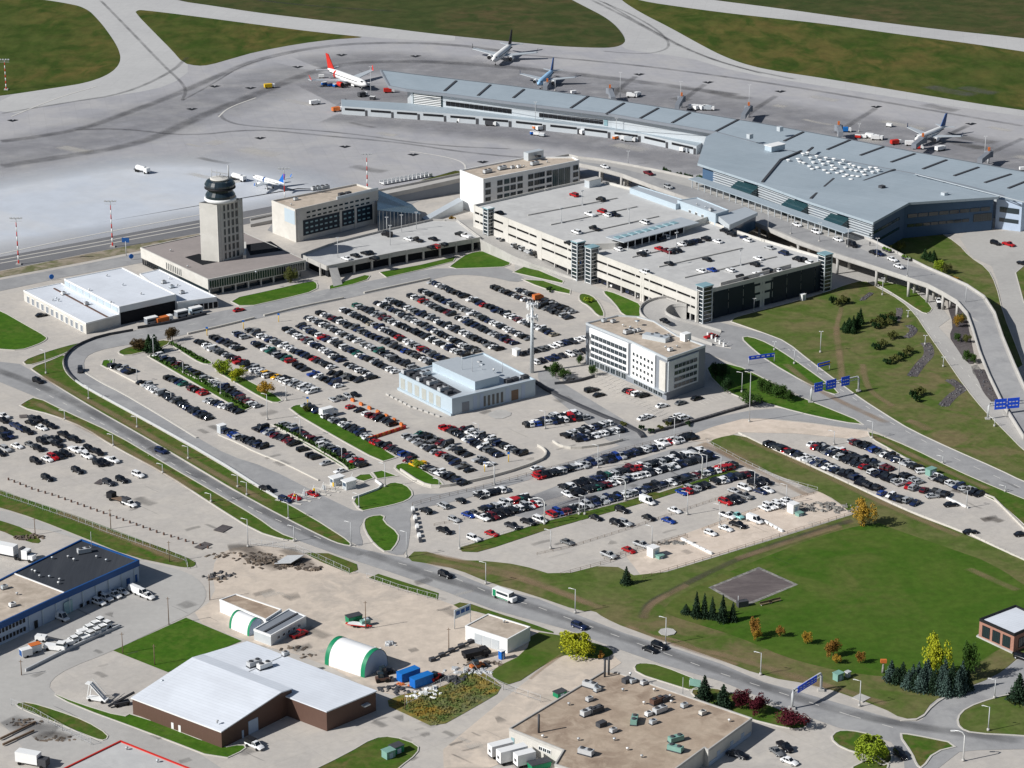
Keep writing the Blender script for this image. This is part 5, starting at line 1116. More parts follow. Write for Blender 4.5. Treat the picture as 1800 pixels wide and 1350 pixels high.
def car(x,y,t,c,ang,label,z=0,group=None):
    p=_G(x,y,z+.7); CARS.append([x,y,p.x,p.y,z,ang,t,c,label,group,1.0])
# ---- main car park (rows from the top)
MS=.91
mn=[('the far top row of the main lot',754,494,970,586),('main lot row two, left side',719,518,900,601),('main lot row two, right side',739,510,926,593),('main lot row three, left side',661,530,832,615),('main lot row three, right side',679,524,873,611),
 ('main lot row four, left side',602,543,776,630),('main lot row four, right side',623,535,812,621),('main lot row five, left side',538,556,722,644),('main lot row five, right side',560,548,757,636),('main lot row six, left side',500,577,651,661),('main lot row six, right side',523,571,691,651)]
for q in mn: row(q[0],q[1]+5,q[2]+1,q[3]+4,q[4]+1,fill=.985)
row('main lot row seven, left side',417,585,538,648,fill=.88); row('main lot row seven, right side',440,580,583,644,fill=.95); row('the short lower end of row seven',553,656,596,677,fill=1); row('the right lower end of row seven',583,654,631,667,fill=1)
row('main lot row eight, left side',349,599,412,630,fill=.95); row('main lot row eight, right side',377,592,420,612,fill=.95); row('the middle of main lot row eight',408,628,470,660,'kmrk.kwsgw'); row('the yellow-tree end of row eight',430,640,548,687,'k.swwygyswwsgwsw'); row('the end of row eight facing the lane',500,664,553,682,'kkwwswsw')
row('the row above the long hedge strip',277,624,356,661,'wsnkdmksnkdk'); row('the row above the long hedge strip, lower end',360,664,418,692,'s.wssnkdkn'); row('the row above the hedge by the lane',420,700,452,712,'mkmws')
row('the row left of the hedge strip',297,663,360,690,'kkdnt.kmkrr'); row('the row left of the hedge strip, lower end',366,702,420,722,'ssknwskkk')
row('the corner row by the loop road',196,641,230,652,'kdkksdnk'); row('the kerb row beside the loop road',249,671,366,734,'k.sswsw.skkdkgkkdknkdknkkd')
row('the lower block kerb row by the kiosk',398,757,462,784,'nkbbsdkkdknk'); row('the lower block second row',454,751,517,778,'dknsnmkdmmk'); row('the lower block second row, right end',531,789,597,827,'k..kk..s...w')
row('the dense row above the lower hedge',500,745,638,816,'sgssnkmdmmkswskgnkkmksrkk'); row('the row right of the long lawn',538,711,648,767,'skkdn..wksgkwskdknksw'); row('the row right of the long lawn, lower end',653,772,724,802,'krrkkmkdkbnk')
row('the row inside the orange barriers',616,714,690,744,'r.k.wmmkdkk'); row('the top left of the orange barriers',585,701,624,692,'sgsk')
row('the block behind the crossing, left side',716,766,793,806,fill=.95); row('the block behind the crossing, left lower end',801,812,826,825,fill=1); row('the block behind the crossing, right side',738,761,860,815,fill=.97)
row('the double block left row',783,750,876,799,'rrkdkdkwsnkkwkgkkn'); row('the double block right row',816,752,918,796,'mkwswskkwsknkkwkgkk')
row('the row above the small hedge island',718,807,815,848,'mkyyywkdswwdkkdnk')
row('the upper row beside the hotel lane',942,740,1012,724,'wknksswkkwww'); row('the row beside the hotel lane',925,745,1032,731,'kwbbkwsnkkwkrkkgs')
row('the row behind the curved kerb',993,764,1068,742,'kwswkskwnkwsw'); row('the lower row behind the curved kerb',1013,771,1093,753,'kknskwwswwksswkn')
row('the front row below the lamp mast',915,621,1026,593,fill=.97); row('the row behind the hotel hedge',940,635,1026,616,fill=.97)
row('the upper block beside the curved road',871,504,1000,557,fill=.98); row('the inner row by the curved road',912,508,948,521,'sksdko.'[:6]); row('the right row by the curved road',955,527,1007,547,fill=.97)
MS=1.0
# ---- lot below the access road
row('the top fence row of the fenced lot',943,836,1155,784,'rrkkkkwsnkswwssnnssdnknbsnknnkkwsnkw')
row('the right end of the top fence row',1163,778,1217,765,'wwrwswkkkk')
row('the upper left fence row of the lot',748,897,841,870,'k..s..k..k'); row('the left fence row near the gate',843,868,886,858,'swkkkws')
row('the long middle row, upper side',990,855,1232,791,'kww.kkkd..nnktwsdkkmmrrwskkdskkwwkdwwskww'.replace('..','.')); row('the long middle row, lower side',998,868,1250,800,'wkkk.kktkmmwswsnswwswdkwkkswwkndkkdnkkn')
row('the small upper row beside the asphalt patch',849,894,925,873,'knkswwswrrtkw'); row('the small lower row beside the asphalt patch',886,899,944,884,'kdkswkswrw')
row('the row along the upper grass strip edge',969,903,1257,825,'rbbmmkkswksdnkssnkbkwsswnsnnkkdnkwwkkdnksmkswnkw'); row('the right end of the grass strip row',1262,824,1286,816,'rrrrk')
row('the row just below the grass strip',1198,864,1238,852,'brsskk'); row('the right end below the grass strip',1257,845,1318,831,'kwwnndkmk')
B1=wang(1138,881,12,4.5); B2=B1
for x,y,t,c,lab in [(798,912,'hatchback','s','silver hatchback standing above the low rail near the left barrier row'),(823,904,'sedan','b','bright blue sedan parked left of a grey one near the lot centre'),(834,901,'sedan','g','grey sedan parked right of the bright blue sedan'),
 (848,909,'pickup','w','white pickup parked beside a row of dark trucks near the patch'),(857,908,'pickup','k','black pickup directly right of the white pickup by the patch'),(866,907,'suv','m','maroon suv right of the black pickup by the patch'),(875,904,'suv','k','black suv at the right end of the dark trucks by the patch'),
 (901,924,'pickup','d','charcoal pickup near the low end of the asphalt patch'),(929,917,'pickup','k','black pickup nosing the fence at the grass strip'),(949,913,'minivan','w','white minivan left of the tall curved lamp post'),
 (833,946,'suv','w','white suv at the fence near the left tip of the grass strip'),(864,937,'sedan','r','lone red sedan at the fence above the grass strip'),(781,932,'pickup','k','black pickup with a long rail behind it near the concrete blocks'),
 (1138,881,'van','w','white van just below the grass strip gap'),(1093,896,'suv','k','black suv below the grass strip left of the white van'),(1047,909,'sedan','k','black sedan below the left part of the grass strip'),(1084,919,'suv','k','black suv at the left of a pair on the rail'),(1099,919,'suv','s','silver suv at the right of a pair on the rail'),
 (1140,909,'sedan','k','black sedan alone above the middle rail'),(997,952,'sedan','g','lone grey sedan near the left end of the middle rail'),(1070,975,'pickup','s','silver pickup facing the corner of the lower fence'),(1105,966,'sedan','r','red sedan between the two silver pickups at the lower rail'),(1128,957,'pickup','s','silver pickup at the lower rail left of the white booth'),
 (1175,914,'sedan','b','bright blue sedan alone on the middle rail'),(1186,896,'sedan','w','white sedan on the middle rail above the blue sedan'),(1291,862,'sedan','s','silver sedan at the upper end of the middle rail'),(1309,857,'suv','w','white suv at the rail right of the silver sedan'),
 (1325,850,'suv','k','black suv by the lamp post at the upper right rows'),(1333,847,'suv','d','charcoal suv second from the right end by the lamp post'),(1345,846,'minivan','k','black minivan at the far right end of the fenced lot'),(1337,863,'sedan','n','blue-black sedan below the far right row'),(1349,860,'sedan','w','white sedan below the far right row'),
 (1309,871,'pickup','g','grey pickup crossing behind the red suv'),(1275,882,'suv','r','red suv right of the upper rail lamp'),(1287,880,'suv','k','black suv right of the red suv'),(1296,877,'suv','d','charcoal suv two right of the red suv'),
 (1279,906,'pickup','w','white pickup beside the turquoise truck'),(1294,906,'pickup','a','turquoise and white pickup on the lower rail'),(1297,922,'pickup','k','black pickup in front of the turquoise truck'),(1327,914,'van','w','white camper van near the concrete kerb'),(1276,928,'sedan','w','white sedan behind the black pickup'),(1249,936,'hatchback','w','white hatchback at the corner post of the lower rail')]:
    car(x,y,t,c,B1+R(rc.uniform(-3,3)),lab)
row('the group of white vans by the booth',1344,892,1384,879,'wwwwww')
# ---- right-hand lot
row('the right lot kerb row',1353,779,1506,839,'kkkkdkrkkndkwwswngnkwwnkgkkkdn'); row('the right lot kerb row, middle part',1510,846,1545,857,'kkkkkk'); row('the right lot kerb row, lower part',1551,866,1609,883,'b.wknks.n')
row('the right lot centre row, left side',1436,785,1526,822,'rkkgnkwskkdkkrk'); row('the right lot centre row, lower left part',1536,829,1584,848,'wnkkksw'); row('the right lot centre row, right side',1429,779,1564,823,'w.kswwswwrkdkkdkgknkksmm'); row('the right lot centre row, lower right part',1589,834,1615,846,'kkss')
row('the sparse lower end of the centre row',1597,854,1662,868,'rs.m.kgk'); row('the right lot back row',1499,774,1612,820,'smkkknbkgwkdnksskk'); row('the right lot back row, lower part',1645,838,1720,868,'wkkwsnsskk')
car(1622,828,'suv','w',B1+R(60),'white suv beside the pale green cabin in the right lot'); car(1640,871,'sedan','s',B1+R(60),'silver sedan alone below the centre row of the right lot'); car(1672,886,'sedan','k',B1+R(60),'black sedan alone at the end of the low concrete rail')
car(1706,934,'sedan','k',B1+R(60),'black sedan alone by the white blocks at the lower right'); car(1796,938,'sedan','k',B1+R(60),'black sedan cut by the right picture edge')
# ---- left lot
LB=wang(60,790,12,5)
LL=[('the left lot top group',[(5,731,'w'),(4,738,'k'),(28,748,'n'),(37,753,'n'),(49,758,'k'),(54,742,'k'),(60,737,'d'),(66,736,'k'),(73,751,'w'),(83,744,'k'),(91,748,'k')]),
 ('the left lot second cluster',[(8,757,'k'),(5,768,'k'),(14,765,'n'),(10,789,'s'),(30,783,'w'),(53,780,'g'),(68,788,'k'),(74,775,'k'),(84,772,'g'),(98,771,'k'),(101,781,'k')]),
 ('the pair of long dark pickups',[(113,763,'k'),(131,772,'k')]),
 ('the left lot white and black cluster',[(132,790,'w'),(144,790,'w'),(153,801,'w'),(157,788,'k'),(171,794,'k')]),
 ('the row with the red car',[(83,806,'w'),(93,803,'r'),(103,801,'k'),(115,797,'k')]),
 ('the last cluster near the lamp',[(173,814,'k'),(183,813,'k'),(197,808,'w')])]
for desc,ps in LL:
    for k,(x,y,c) in enumerate(sorted(ps)): car(x,y,rc.choice(['suv','sedan','pickup','suv']) if 'pickup' not in desc else 'pickup',c,LB+R(rc.uniform(-4,4)),f"{COLS[c][1]} vehicle, {ordw(k+1)} from the left in {desc}",0,'cars parked in '+desc)
for x,y,t,c,lab in [(63,810,'suv','k','black suv left of the red car row in the left lot'),(83,840,'suv','k','lone black suv nearest the row of posts'),(136,827,'suv','k','lone black suv in the middle of the left lot'),(243,834,'suv','w','lone white suv at the right of the left lot'),(191,848,'suv','d','charcoal suv beside a dark puddle'),(214,843,'suv','k','black suv between the puddle and the white suv'),(1,796,'sedan','k','black sedan cut by the left edge')]:
    car(x,y,t,c,LB,lab)
# ---- hotel lot
A1=wang(1038,686,12,-3)
for x,y,t,c,lab in [(1038,685,'suv','k','black suv, upper of two in the hotel car park'),(1043,684,'sedan','d','charcoal sedan beside the upper black suv'),(1053,693,'sedan','k','black sedan, lower of two in the hotel car park'),(1104,685,'sedan','k','black sedan left of the red one at the hotel wall'),(1111,688,'hatchback','r','red hatchback at the hotel wall'),(1121,692,'suv','w','white suv right of the red hatchback'),(1131,694,'suv','k','black suv at the right end by the hotel wall'),
 (1164,712,'sedan','w','white sedan off the front corner of the hotel'),(1197,707,'sedan','g','grey sedan under the shaded end of the hotel'),(1225,699,'sedan','k','black sedan in the hotel shade'),(1131,734,'sedan','w','white sedan, left of a pair by the kerb'),(1139,731,'sedan','w','white sedan, right of a pair by the kerb'),(1179,738,'pickup','k','black pickup by the green bin'),(1186,740,'suv','d','charcoal suv by the green bin'),(1195,731,'suv','w','white suv behind the green bin'),(1203,734,'suv','w','white suv right of the green bin'),(1000,665,'sedan','g','grey sedan in the hotel entrance loop')]:
    car(x,y,t,c,A1+R(rc.uniform(-4,4)),lab)
# ---- on the roads
RD=wang(800,1010,20,7.5)
for x,y,t,c,a,lab in [(141,650,'suv','d',wang(141,648,0,8),'dark suv driving round the curve of the loop road'),(67,669,'suv','k',RD,'dark suv driving on the upper part of the main road'),(283,792,'suv','n',RD,'dark blue suv driving on the main road beside the lamp posts'),(783,1010,'suv','k',RD,'black suv driving on the main road below the sports field'),
  (1018,1100,'suv','n',RD,'dark suv driving above the yellow willow'),(1143,1141,'sedan','k',RD,'black sedan, lower of two driving side by side'),(1159,1135,'suv','k',RD,'black suv, upper of two driving side by side'),(420,544,'sedan','r',A1,'red sedan on the road in front of the cream office building'),(469,859,'pickup','k',RD,'black pickup leaving the toll lanes'),(501,878,'suv','n',RD,'navy suv at the nearest toll lane'),(518,873,'sedan','r',RD,'red sedan at the second toll lane'),(549,867,'sedan','r',RD,'red sedan at the toll lane in the middle'),
  (944,822,'sedan','w',A1,'white sedan driving on the access road by the red cars'),(1380,1312,'pickup','k',RD-R(20),'black pickup parked above two silver cars by the factory'),(1365,1320,'sedan','g',RD-R(20),'grey sedan left of the black pickup by the factory'),(1388,1337,'sedan','w',RD,'white sedan nearest the bottom beside the factory'),(1583,1326,'suv','k',RD-R(25),'black suv on the curved slip road beside the yellow tree'),(1301,1326,'sedan','k',RD,'black sedan just off the factory corner'),(1293,1325,'sedan','d',RD+R(10),'dark sedan in the factory shadow'),(1797,1155,'suv','k',RD,'black suv by the brick building'),
  (1169,563,'sedan','k',wang(1169,563,10,4),'black sedan on the curved garage ramp'),(1250,591,'pickup','r',A1,'red pickup at the pay stations below the garage'),(73,553,'sedan','k',A1-R(4),'black sedan alone beside the white garage wing')]:
    car(x,y,t,c,a,lab,2.9 if x==1169 else 0)
# ---- garage roofs, deck, elevated road (far away)
for x,y,c in [(878,373,'k'),(1009,342,'r'),(1056,350,'k'),(1037,376,'w'),(1058,371,'r'),(1067,377,'w'),(1080,376,'k'),(1074,375,'n'),(1133,390,'w'),(1045,401,'k'),(1013,407,'w'),(999,426,'k')]: car(x,y,rtyp(),c,A1+math.pi/2,'',12.5)
for x,y,c in [(1087,437,'w'),(1158,420,'k'),(1168,416,'w'),(1163,418,'d'),(1128,446,'k'),(1133,441,'w'),(1158,436,'r'),(1172,441,'m'),(1180,442,'k'),(1191,439,'k'),(1176,462,'k'),(1133,477,'w'),(1198,428,'w'),(1206,427,'k'),(1213,425,'k'),(1219,423,'n'),(1226,422,'k'),(1241,419,'k'),(1261,423,'w'),(1243,455,'k'),(1274,405,'k'),(1286,411,'k'),(1314,421,'w'),(1308,417,'n'),(1352,434,'s'),(1377,444,'n'),(1333,453,'w'),(1327,464,'k'),(1402,455,'k'),(1410,456,'k'),(1422,460,'w'),(1251,473,'b'),(1233,475,'w'),(1284,474,'w'),(1304,487,'k'),(1332,480,'w'),(1349,475,'k'),(1366,474,'w')]: car(x,y,rtyp(),c,A1+math.pi/2,'',11)
for x,y,c in [(608,453,'w'),(624,448,'k'),(642,444,'k'),(649,443,'k'),(658,454,'k'),(718,419,'w'),(733,421,'k'),(680,412,'k'),(808,411,'k'),(818,414,'w'),(761,419,'k'),(757,434,'k'),(765,433,'r'),(780,429,'k')]: car(x,y,rtyp(),c,A1+math.pi/2+R(8),'',4.5)
for x,y,c in [(1140,304,'m'),(1175,328,'s'),(1401,394,'w'),(1435,407,'w'),(1473,420,'w'),(1498,430,'k'),(1536,443,'k'),(1545,445,'n'),(1569,455,'w'),(1580,467,'w'),(1063,292,'w')]: car(x,y,rtyp(),c,wang(x,y,10,4),'',7.45)
for x,y,c in [(1650,528,'w'),(1652,538,'k'),(1773,429,'r'),(1750,427,'k'),(1799,463,'k')]: car(x,y,rtyp(),c,wang(x,y,10,3 if x>1700 else 20),'',0)
# cars seen under the open ground floor of the garage
row('x',880,420,950,448,fill=.9,z=3.1); row('x',962,452,1002,470,fill=.9,z=.1); row('x',1062,492,1082,500,fill=1,z=.1); row('x',1102,508,1155,528,fill=.9,z=.1)
CARS.sort(key=lambda c:-c[1]-(0 if c[8] and ' x' not in c[8][-3:] else -2000))
NI=300
def mkcar(c,i):
    T=CT[c[6]]; lab=c[8]
    e=empty('parked_car' if c[9] else 'car',(c[2],c[3],c[4]),lab,{'sedan':'car','hatchback':'car','suv':'car','pickup':'pickup truck','minivan':'minivan','van':'van'}[c[6]],c[9],c[5])
    e.scale=(c[10],)*3
    o=link('body',T['body'],e); o.color=(*COLS[c[7]][0],1)
    link('windows',T['glass'],e)
    if c[6]=='pickup': link('bed',T['bedm'],e)
    for sx in (-1,1):
        for sy in (-1,1): link('wheel',T['wheel'],e,(sx*T['wx'],sy*T['wy'],T['r']))
cells={}
for i,c in enumerate(CARS[:NI]): mkcar(c,i)
# all further cars: one object
b=MB(); cols=[]
for c in CARS[NI:]:
    T=CT[c[6]]; ca,sa=math.cos(c[5])*c[10],math.sin(c[5])*c[10]
    tr=lambda v,ox=0,oy=0,oz=0:(c[2]+(v[0]+ox)*ca-(v[1]+oy)*sa,c[3]+(v[0]+ox)*sa+(v[1]+oy)*ca,c[4]+(v[2]+oz)*c[10])
    for part,mi in (('b',0),('gl',1)):
        P_=T[part]; b.add([tr(v) for v in P_.v],P_.f,mi); cols+= [(*COLS[c[7]][0],1)]*len(P_.f)
    for sx in (-1,1):
        for sy in (-1,1):
            b.add([tr(v,sx*T['wx'],sy*T['wy'],T['r']) for v in T['wh'].v],T['wh'].f[:11],2); cols+=[(0,0,0,1)]*11
me=b.mesh('parked_cars',[M['paintattr'],M['carglass'],M['rubber']])
A=me.attributes.new('paint','FLOAT_COLOR','FACE')
flat=[x for q in cols for x in q]; A.data.foreach_set('color',flat)
o=link('parked_cars',me); tag(o,'dense rows of many-coloured cars filling the farther parts of the car parks','cars',None,'stuff')
print('CARS',len(CARS),'last individual y',CARS[NI-1][1])
# ---------------------------------------------------------------- bigger vehicles
def wheels(e,pts,r=.5,w=.35):
    m=None
    b=MB(); k=12; vs=[(r*math.cos(2*math.pi*i/k),y,r*math.sin(2*math.pi*i/k)) for y in (-w/2,w/2) for i in range(k)]
    b.add(vs,[(i,(i+1)%k,k+(i+1)%k,k+i) for i in range(k)]+[tuple(range(k)),tuple(range(k,2*k))[::-1]]); me=b.mesh('wheel',M['rubber'])
    for x,y in pts: link('wheel',me,e,(x,y,r))
def lbox(e,name,items,mats):
    b=MB()
    for it in items: b.box(it[0],it[1],0,it[2] if len(it)>2 else 0,it[3] if len(it)>3 else 1)
    return link(name,b.mesh(name,[M[m] for m in (mats if isinstance(mats,list) else [mats])]),e)
def vehicle(x,y,ang,name,label,cat,group=None,z=0): return empty(name,_G(x,y,z),label,cat,group,ang)
# minibus
e=vehicle(887,1054,RD,'minibus','white minibus with green lettering stripes driving on the main road','bus')
lbox(e,'body',[((-.6,0,.5),(6.2,2.2,2.3)),((3.1,0,.5),(1.4,2.0,1.2))],'white'); lbox(e,'stripe',[((-2.9,0,.6),(1.2,2.24,2.0)),((-.4,0,.55),(5,2.23,.3))],'green')
lbox(e,'windows',[((0,0,1.7),(4.2,2.24,.7)),((2.55,0,1.6),(.3,1.9,1.0))],'glass'); wheels(e,[(-2.4,-1),(-2.4,1),(2.7,-1),(2.7,1)],.42)
# tow truck
e=vehicle(218,884,LB+R(10),'tow_truck','black flatbed tow truck hitched to a white pickup in the empty left lot','truck')
lbox(e,'bed',[((-1,0,.9),(6,2.3,.2))],'wood'); lbox(e,'cab',[((-5.0,0,.6),(2.2,2.2,1.9))],'black'); wheels(e,[(-4.6,-1),(-4.6,1),(0,-1),(0,1),(1.2,-1),(1.2,1)],.48)
car_=vehicle(228,889,LB,'pickup_truck','white pickup with an open canopy frame parked beside the tow truck','pickup truck')
link('body',CT['pickup']['body'],car_).color=(.8,.8,.8,1); link('windows',CT['pickup']['glass'],car_); lbox(car_,'rack',[((-1.4,.9,1.0),(2.4,.08,1.1)),((-1.4,-.9,1.0),(2.4,.08,1.1)),((-1.4,0,2.1),(2.5,1.9,.06))],'darkgrey'); wheels(car_,[(1.7,-.9),(1.7,.9),(-1.7,-.9),(-1.7,.9)],.4)
# semi truck
ST=wang(20,975,20,4)
e=vehicle(30,982,ST,'semi_truck','white semi truck with a long white trailer beyond the black roof','truck')
lbox(e,'cab',[((3.2,0,.8),(2.2,2.3,2.7)),((5.1,0,.8),(1.8,2.0,1.3))],'white'); lbox(e,'sleeper',[((1.9,0,.8),(.9,2.3,3.0))],'darkgrey'); lbox(e,'windscreen',[((4.2,0,2.2),(.35,2.1,.8))],'glass'); wheels(e,[(5,-1),(5,1),(1.6,-1),(1.6,1),(.3,-1),(.3,1)],.5)
e=vehicle(-2,975,ST,'trailer','long white box trailer behind the semi truck','trailer'); lbox(e,'box',[((0,0,1.1),(12,2.5,2.8))],'white'); lbox(e,'chassis',[((0,0,.8),(12,1.2,.3))],'darkgrey'); wheels(e,[(-4,-1),(-4,1),(-5.2,-1),(-5.2,1)],.5)
# box trailers by factory
for x,y,l,h,lab in [(880,1329,6,2.8,'white box truck body, leftmost of three beside the factory'),(900,1339,7.5,3,'white box truck body, middle of three beside the factory'),(922,1346,5,2.9,'white box truck body, rightmost of three beside the factory')]:
    e=vehicle(x,y,R(28),'box_truck',lab,'truck'); lbox(e,'box',[((0,0,.9),(l,2.4,h))],'white'); lbox(e,'chassis',[((0,0,.5),(l,1.6,.4))],'darkgrey'); lbox(e,'door_mark',[((-l/2-.03,0,1.8),(.05,1.0,.7))],'darkgrey'); wheels(e,[(-l/2+1,-1),(-l/2+1,1),(l/2-1,-1),(l/2-1,1)],.45)
e=vehicle(948,1350,R(28),'skip','dark green skip full of scrap at the factory wall','skip'); lbox(e,'bin',[((0,0,.2),(5,2.4,1.5),0,1.08)],'green'); lbox(e,'rim',[((0,0,1.7),(5.5,2.7,.15))],'darkgrey')
# bottom left box truck
e=vehicle(57,1345,R(-20),'box_truck','white box truck with a dark cab in the dirty yard at the bottom left','truck'); lbox(e,'box',[((-1,0,.9),(6,2.4,2.6))],'white'); lbox(e,'cab',[((3.2,0,.6),(2.2,2.1,1.9))],'darkgrey'); wheels(e,[(-3,-1),(-3,1),(3,-1),(3,1)],.45)
# white pickup by brown shed, red pickup, dump truck, jeep
def pick(x,y,a,c,lab,extra=None):
    e=vehicle(x,y,a,'pickup_truck',lab,'pickup truck'); link('body',CT['pickup']['body'],e).color=(*COLS[c][0],1); link('windows',CT['pickup']['glass'],e); link('bed',CT['pickup']['bedm'],e); wheels(e,[(1.7,-.9),(1.7,.9),(-1.7,-.9),(-1.7,.9)],.4)
    if extra: lbox(e,'load',[((-1.5,0,1.0),(2.4,1.9,1.1))],extra)
pick(448,1314,RD,'w','white pickup with a dark covered bed in front of the brown sheds','black')
pick(526,1118,wang(526,1118,10,-4),'r','red pickup beside the grey-roofed site office')
def dump(x,y,a,c,lab):
    e=vehicle(x,y,a,'dump_truck',lab,'truck'); lbox(e,'hopper',[((-1,0,1.1),(4.6,2.4,1.3),0,1.08)],c); lbox(e,'cab',[((2.6,0,.7),(1.9,2.2,1.9)),((3.9,0,.7),(1,1.8,.9))],c); lbox(e,'windows',[((2.7,0,1.8),(1.5,2.24,.6))],'glass'); wheels(e,[(-2.4,-1),(-2.4,1),(-1.1,-1),(-1.1,1),(3,-1),(3,1)],.5)
dump(835,1157,R(28),'black','black dump truck in front of the white garage with the tan roof')
e=vehicle(628,1101,R(-15),'flat_trailer','red flat trailer with white deck beside the green bin in the yard','trailer'); lbox(e,'deck',[((0,0,.7),(5,2.1,.2))],'white'); lbox(e,'frame',[((0,0,.5),(6.5,.9,.2)),((3.6,0,.5),(1.2,.3,.2)),((0,1.05,.6),(5,.1,.25)),((0,-1.05,.6),(5,.1,.25))],'red'); wheels(e,[(-.5,-1),(-.5,1),(.5,-1),(.5,1)],.35)
e=vehicle(622,1093,R(30),'skip','dark green open skip beside the red flat trailer','skip'); lbox(e,'bin',[((0,0,.2),(4,2.2,1.8),0,1.05)],'green'); lbox(e,'rim',[((0,0,2.0),(4.4,2.5,.12))],'darkgrey')
e=vehicle(642,1100,R(30),'generator','silver generator unit beside the dark green skip','generator'); lbox(e,'body',[((0,0,.3),(2.6,1.4,1.5))],'palegreen'); lbox(e,'hood',[((.4,0,1.8),(1.2,1.0,.3))],'silver')
for x,y,lab in [(718,1193,'bright blue shipping container, left of the pair in the scrap yard'),(741,1203,'bright blue shipping container, right of the pair in the scrap yard')]:
    e=vehicle(x,y,R(40),'shipping_container',lab,'container'); lbox(e,'body',[((0,0,.15),(6,2.4,2.4))],'containerblue'); b=MB()
    for k in range(14): b.box((-2.8+k*.43,0,.2),(.12,2.5,2.3))
    b.box((0,0,2.5),(6.1,2.5,.08)); link('ribs',b.mesh('ribs',M['containerblue']),e); lbox(e,'door',[((-3.02,0,.25),(.06,2.2,2.2))],'blue')
# crane / work gear in the yards (lattice loaders)
def loader(x,y,a,c,lab,name='loader'):
    e=vehicle(x,y,a,name,lab,'loader'); lbox(e,'chassis',[((0,0,.6),(3.6,1.6,.7))],c); lbox(e,'cab',[((-.4,0,1.3),(1.4,1.4,1.2))],'glass'); lbox(e,'bucket',[((2.6,0,.15),(.8,2.0,.7))],'darkgrey'); b=MB(); b.bar((.6,.6,1.3),(2.4,.6,.6),.2); b.bar((.6,-.6,1.3),(2.4,-.6,.6),.2); link('arm',b.mesh('arm',M[c]),e); wheels(e,[(-1.2,-.9),(-1.2,.9),(1.2,-.9),(1.2,.9)],.55)
loader(675,1186,R(35),'darkgrey','dark loader parked at the mouth of the large fabric shelter')
loader(672,1198,R(10),'brown','brown rusty loader in front of the large fabric shelter')
loader(765,1196,R(60),'red','small red loader right of the blue containers')
loader(838,1175,R(30),'orange','orange loader in the scrap yard below the black dump truck')
# white ground-support tractors in the lower left yard
def gse(x,y,a,lab,c='white',L=4.2,h=1.3):
    e=vehicle(x,y,a,'airport_tractor',lab,'tractor','white airport tractors parked behind the rail'); lbox(e,'body',[((0,0,.45),(L,1.9,h*.7)),((L*.28,0,.45+h*.7),(L*.35,1.7,h*.6))],c); lbox(e,'windows',[((L*.28,0,.6+h*.75),(L*.37,1.74,h*.35))],'glass'); lbox(e,'hitch',[((-L/2-.3,0,.5),(.6,.3,.2))],'darkgrey'); wheels(e,[(-L*.32,-.9),(-L*.32,.9),(L*.32,-.9),(L*.32,.9)],.45)
for k,(x,y,w_) in enumerate([(150,1113,'topmost'),(161,1107,'topmost but one of the upper line'),(171,1100,'at the top end of the upper line'),(164,1118,'in the middle of the lower line'),(174,1113,'next to the top of the lower line'),(183,1106,'at the top end of the lower line'),(124,1133,'below the cluster'),(134,1127,'second below the cluster'),(153,1124,'at the low end of the lower line')]):
    gse(x,y,R(38+(k%3)*6),f'white airport tractor {w_} behind the grey rail' if k else 'white airport tractor leading the upper line behind the grey rail')
gse(98,1143,R(-15),'large white aircraft tug with big wheels apart from the other tractors','white',6,1.7)
e=vehicle(85,1128,R(-15),'belt_loader','white belt loader with a long dark boom behind the large tug','loader'); lbox(e,'body',[((-2,0,.5),(3,1.8,1.2))],'white'); b=MB(); b.bar((-2,0,1.6),(4.5,0,.9),.5,.25); link('boom',b.mesh('boom',M['darkgrey']),e); wheels(e,[(-2.8,-.8),(-2.8,.8),(-1,-.8),(-1,.8)],.4)
e=vehicle(46,1154,R(35),'box_trailer','small white and blue box trailer near the low end of the rail','trailer'); lbox(e,'box',[((0,0,.5),(3,2,1.9))],'white'); lbox(e,'door',[((-1.53,0,.6),(.06,1.6,1.6))],'bluetrim'); wheels(e,[(0,-.9),(0,.9)],.35)
e=vehicle(62,1146,R(35),'box_trailer','small orange-topped box trailer beside the white and blue one','trailer'); lbox(e,'box',[((0,0,.5),(3,2,1.8))],'silver'); lbox(e,'top',[((0,0,2.3),(3.1,2.1,.15))],'orange'); wheels(e,[(0,-.9),(0,.9)],.35)
for x,y,t,lab in [(174,1062,'suv','white suv, leftmost of four behind the blue-trimmed warehouse'),(187,1055,'suv','white suv, second of four behind the blue-trimmed warehouse'),(200,1049,'pickup','white pickup, third of four behind the blue-trimmed warehouse'),(215,1043,'sedan','white sedan in the shade at the warehouse door'),(108,1089,'van','white minivan parked alone in the warehouse shadow'),(241,1043,'van','white van, leftmost of three in the sun by the warehouse'),(249,1047,'van','white van, middle of three in the sun by the warehouse'),(258,1051,'pickup','white pickup, rightmost of three in the sun by the warehouse')]:
    e=vehicle(x,y,wang(x,y,10,4),'parked_van' if t=='van' else 'parked_car',lab,'van' if t=='van' else 'car'); link('body',CT[t]['body'],e).color=(.8,.8,.79,1); link('windows',CT[t]['glass'],e); wheels(e,[(1.5,-.85),(1.5,.85),(-1.5,-.85),(-1.5,.85)],.36)
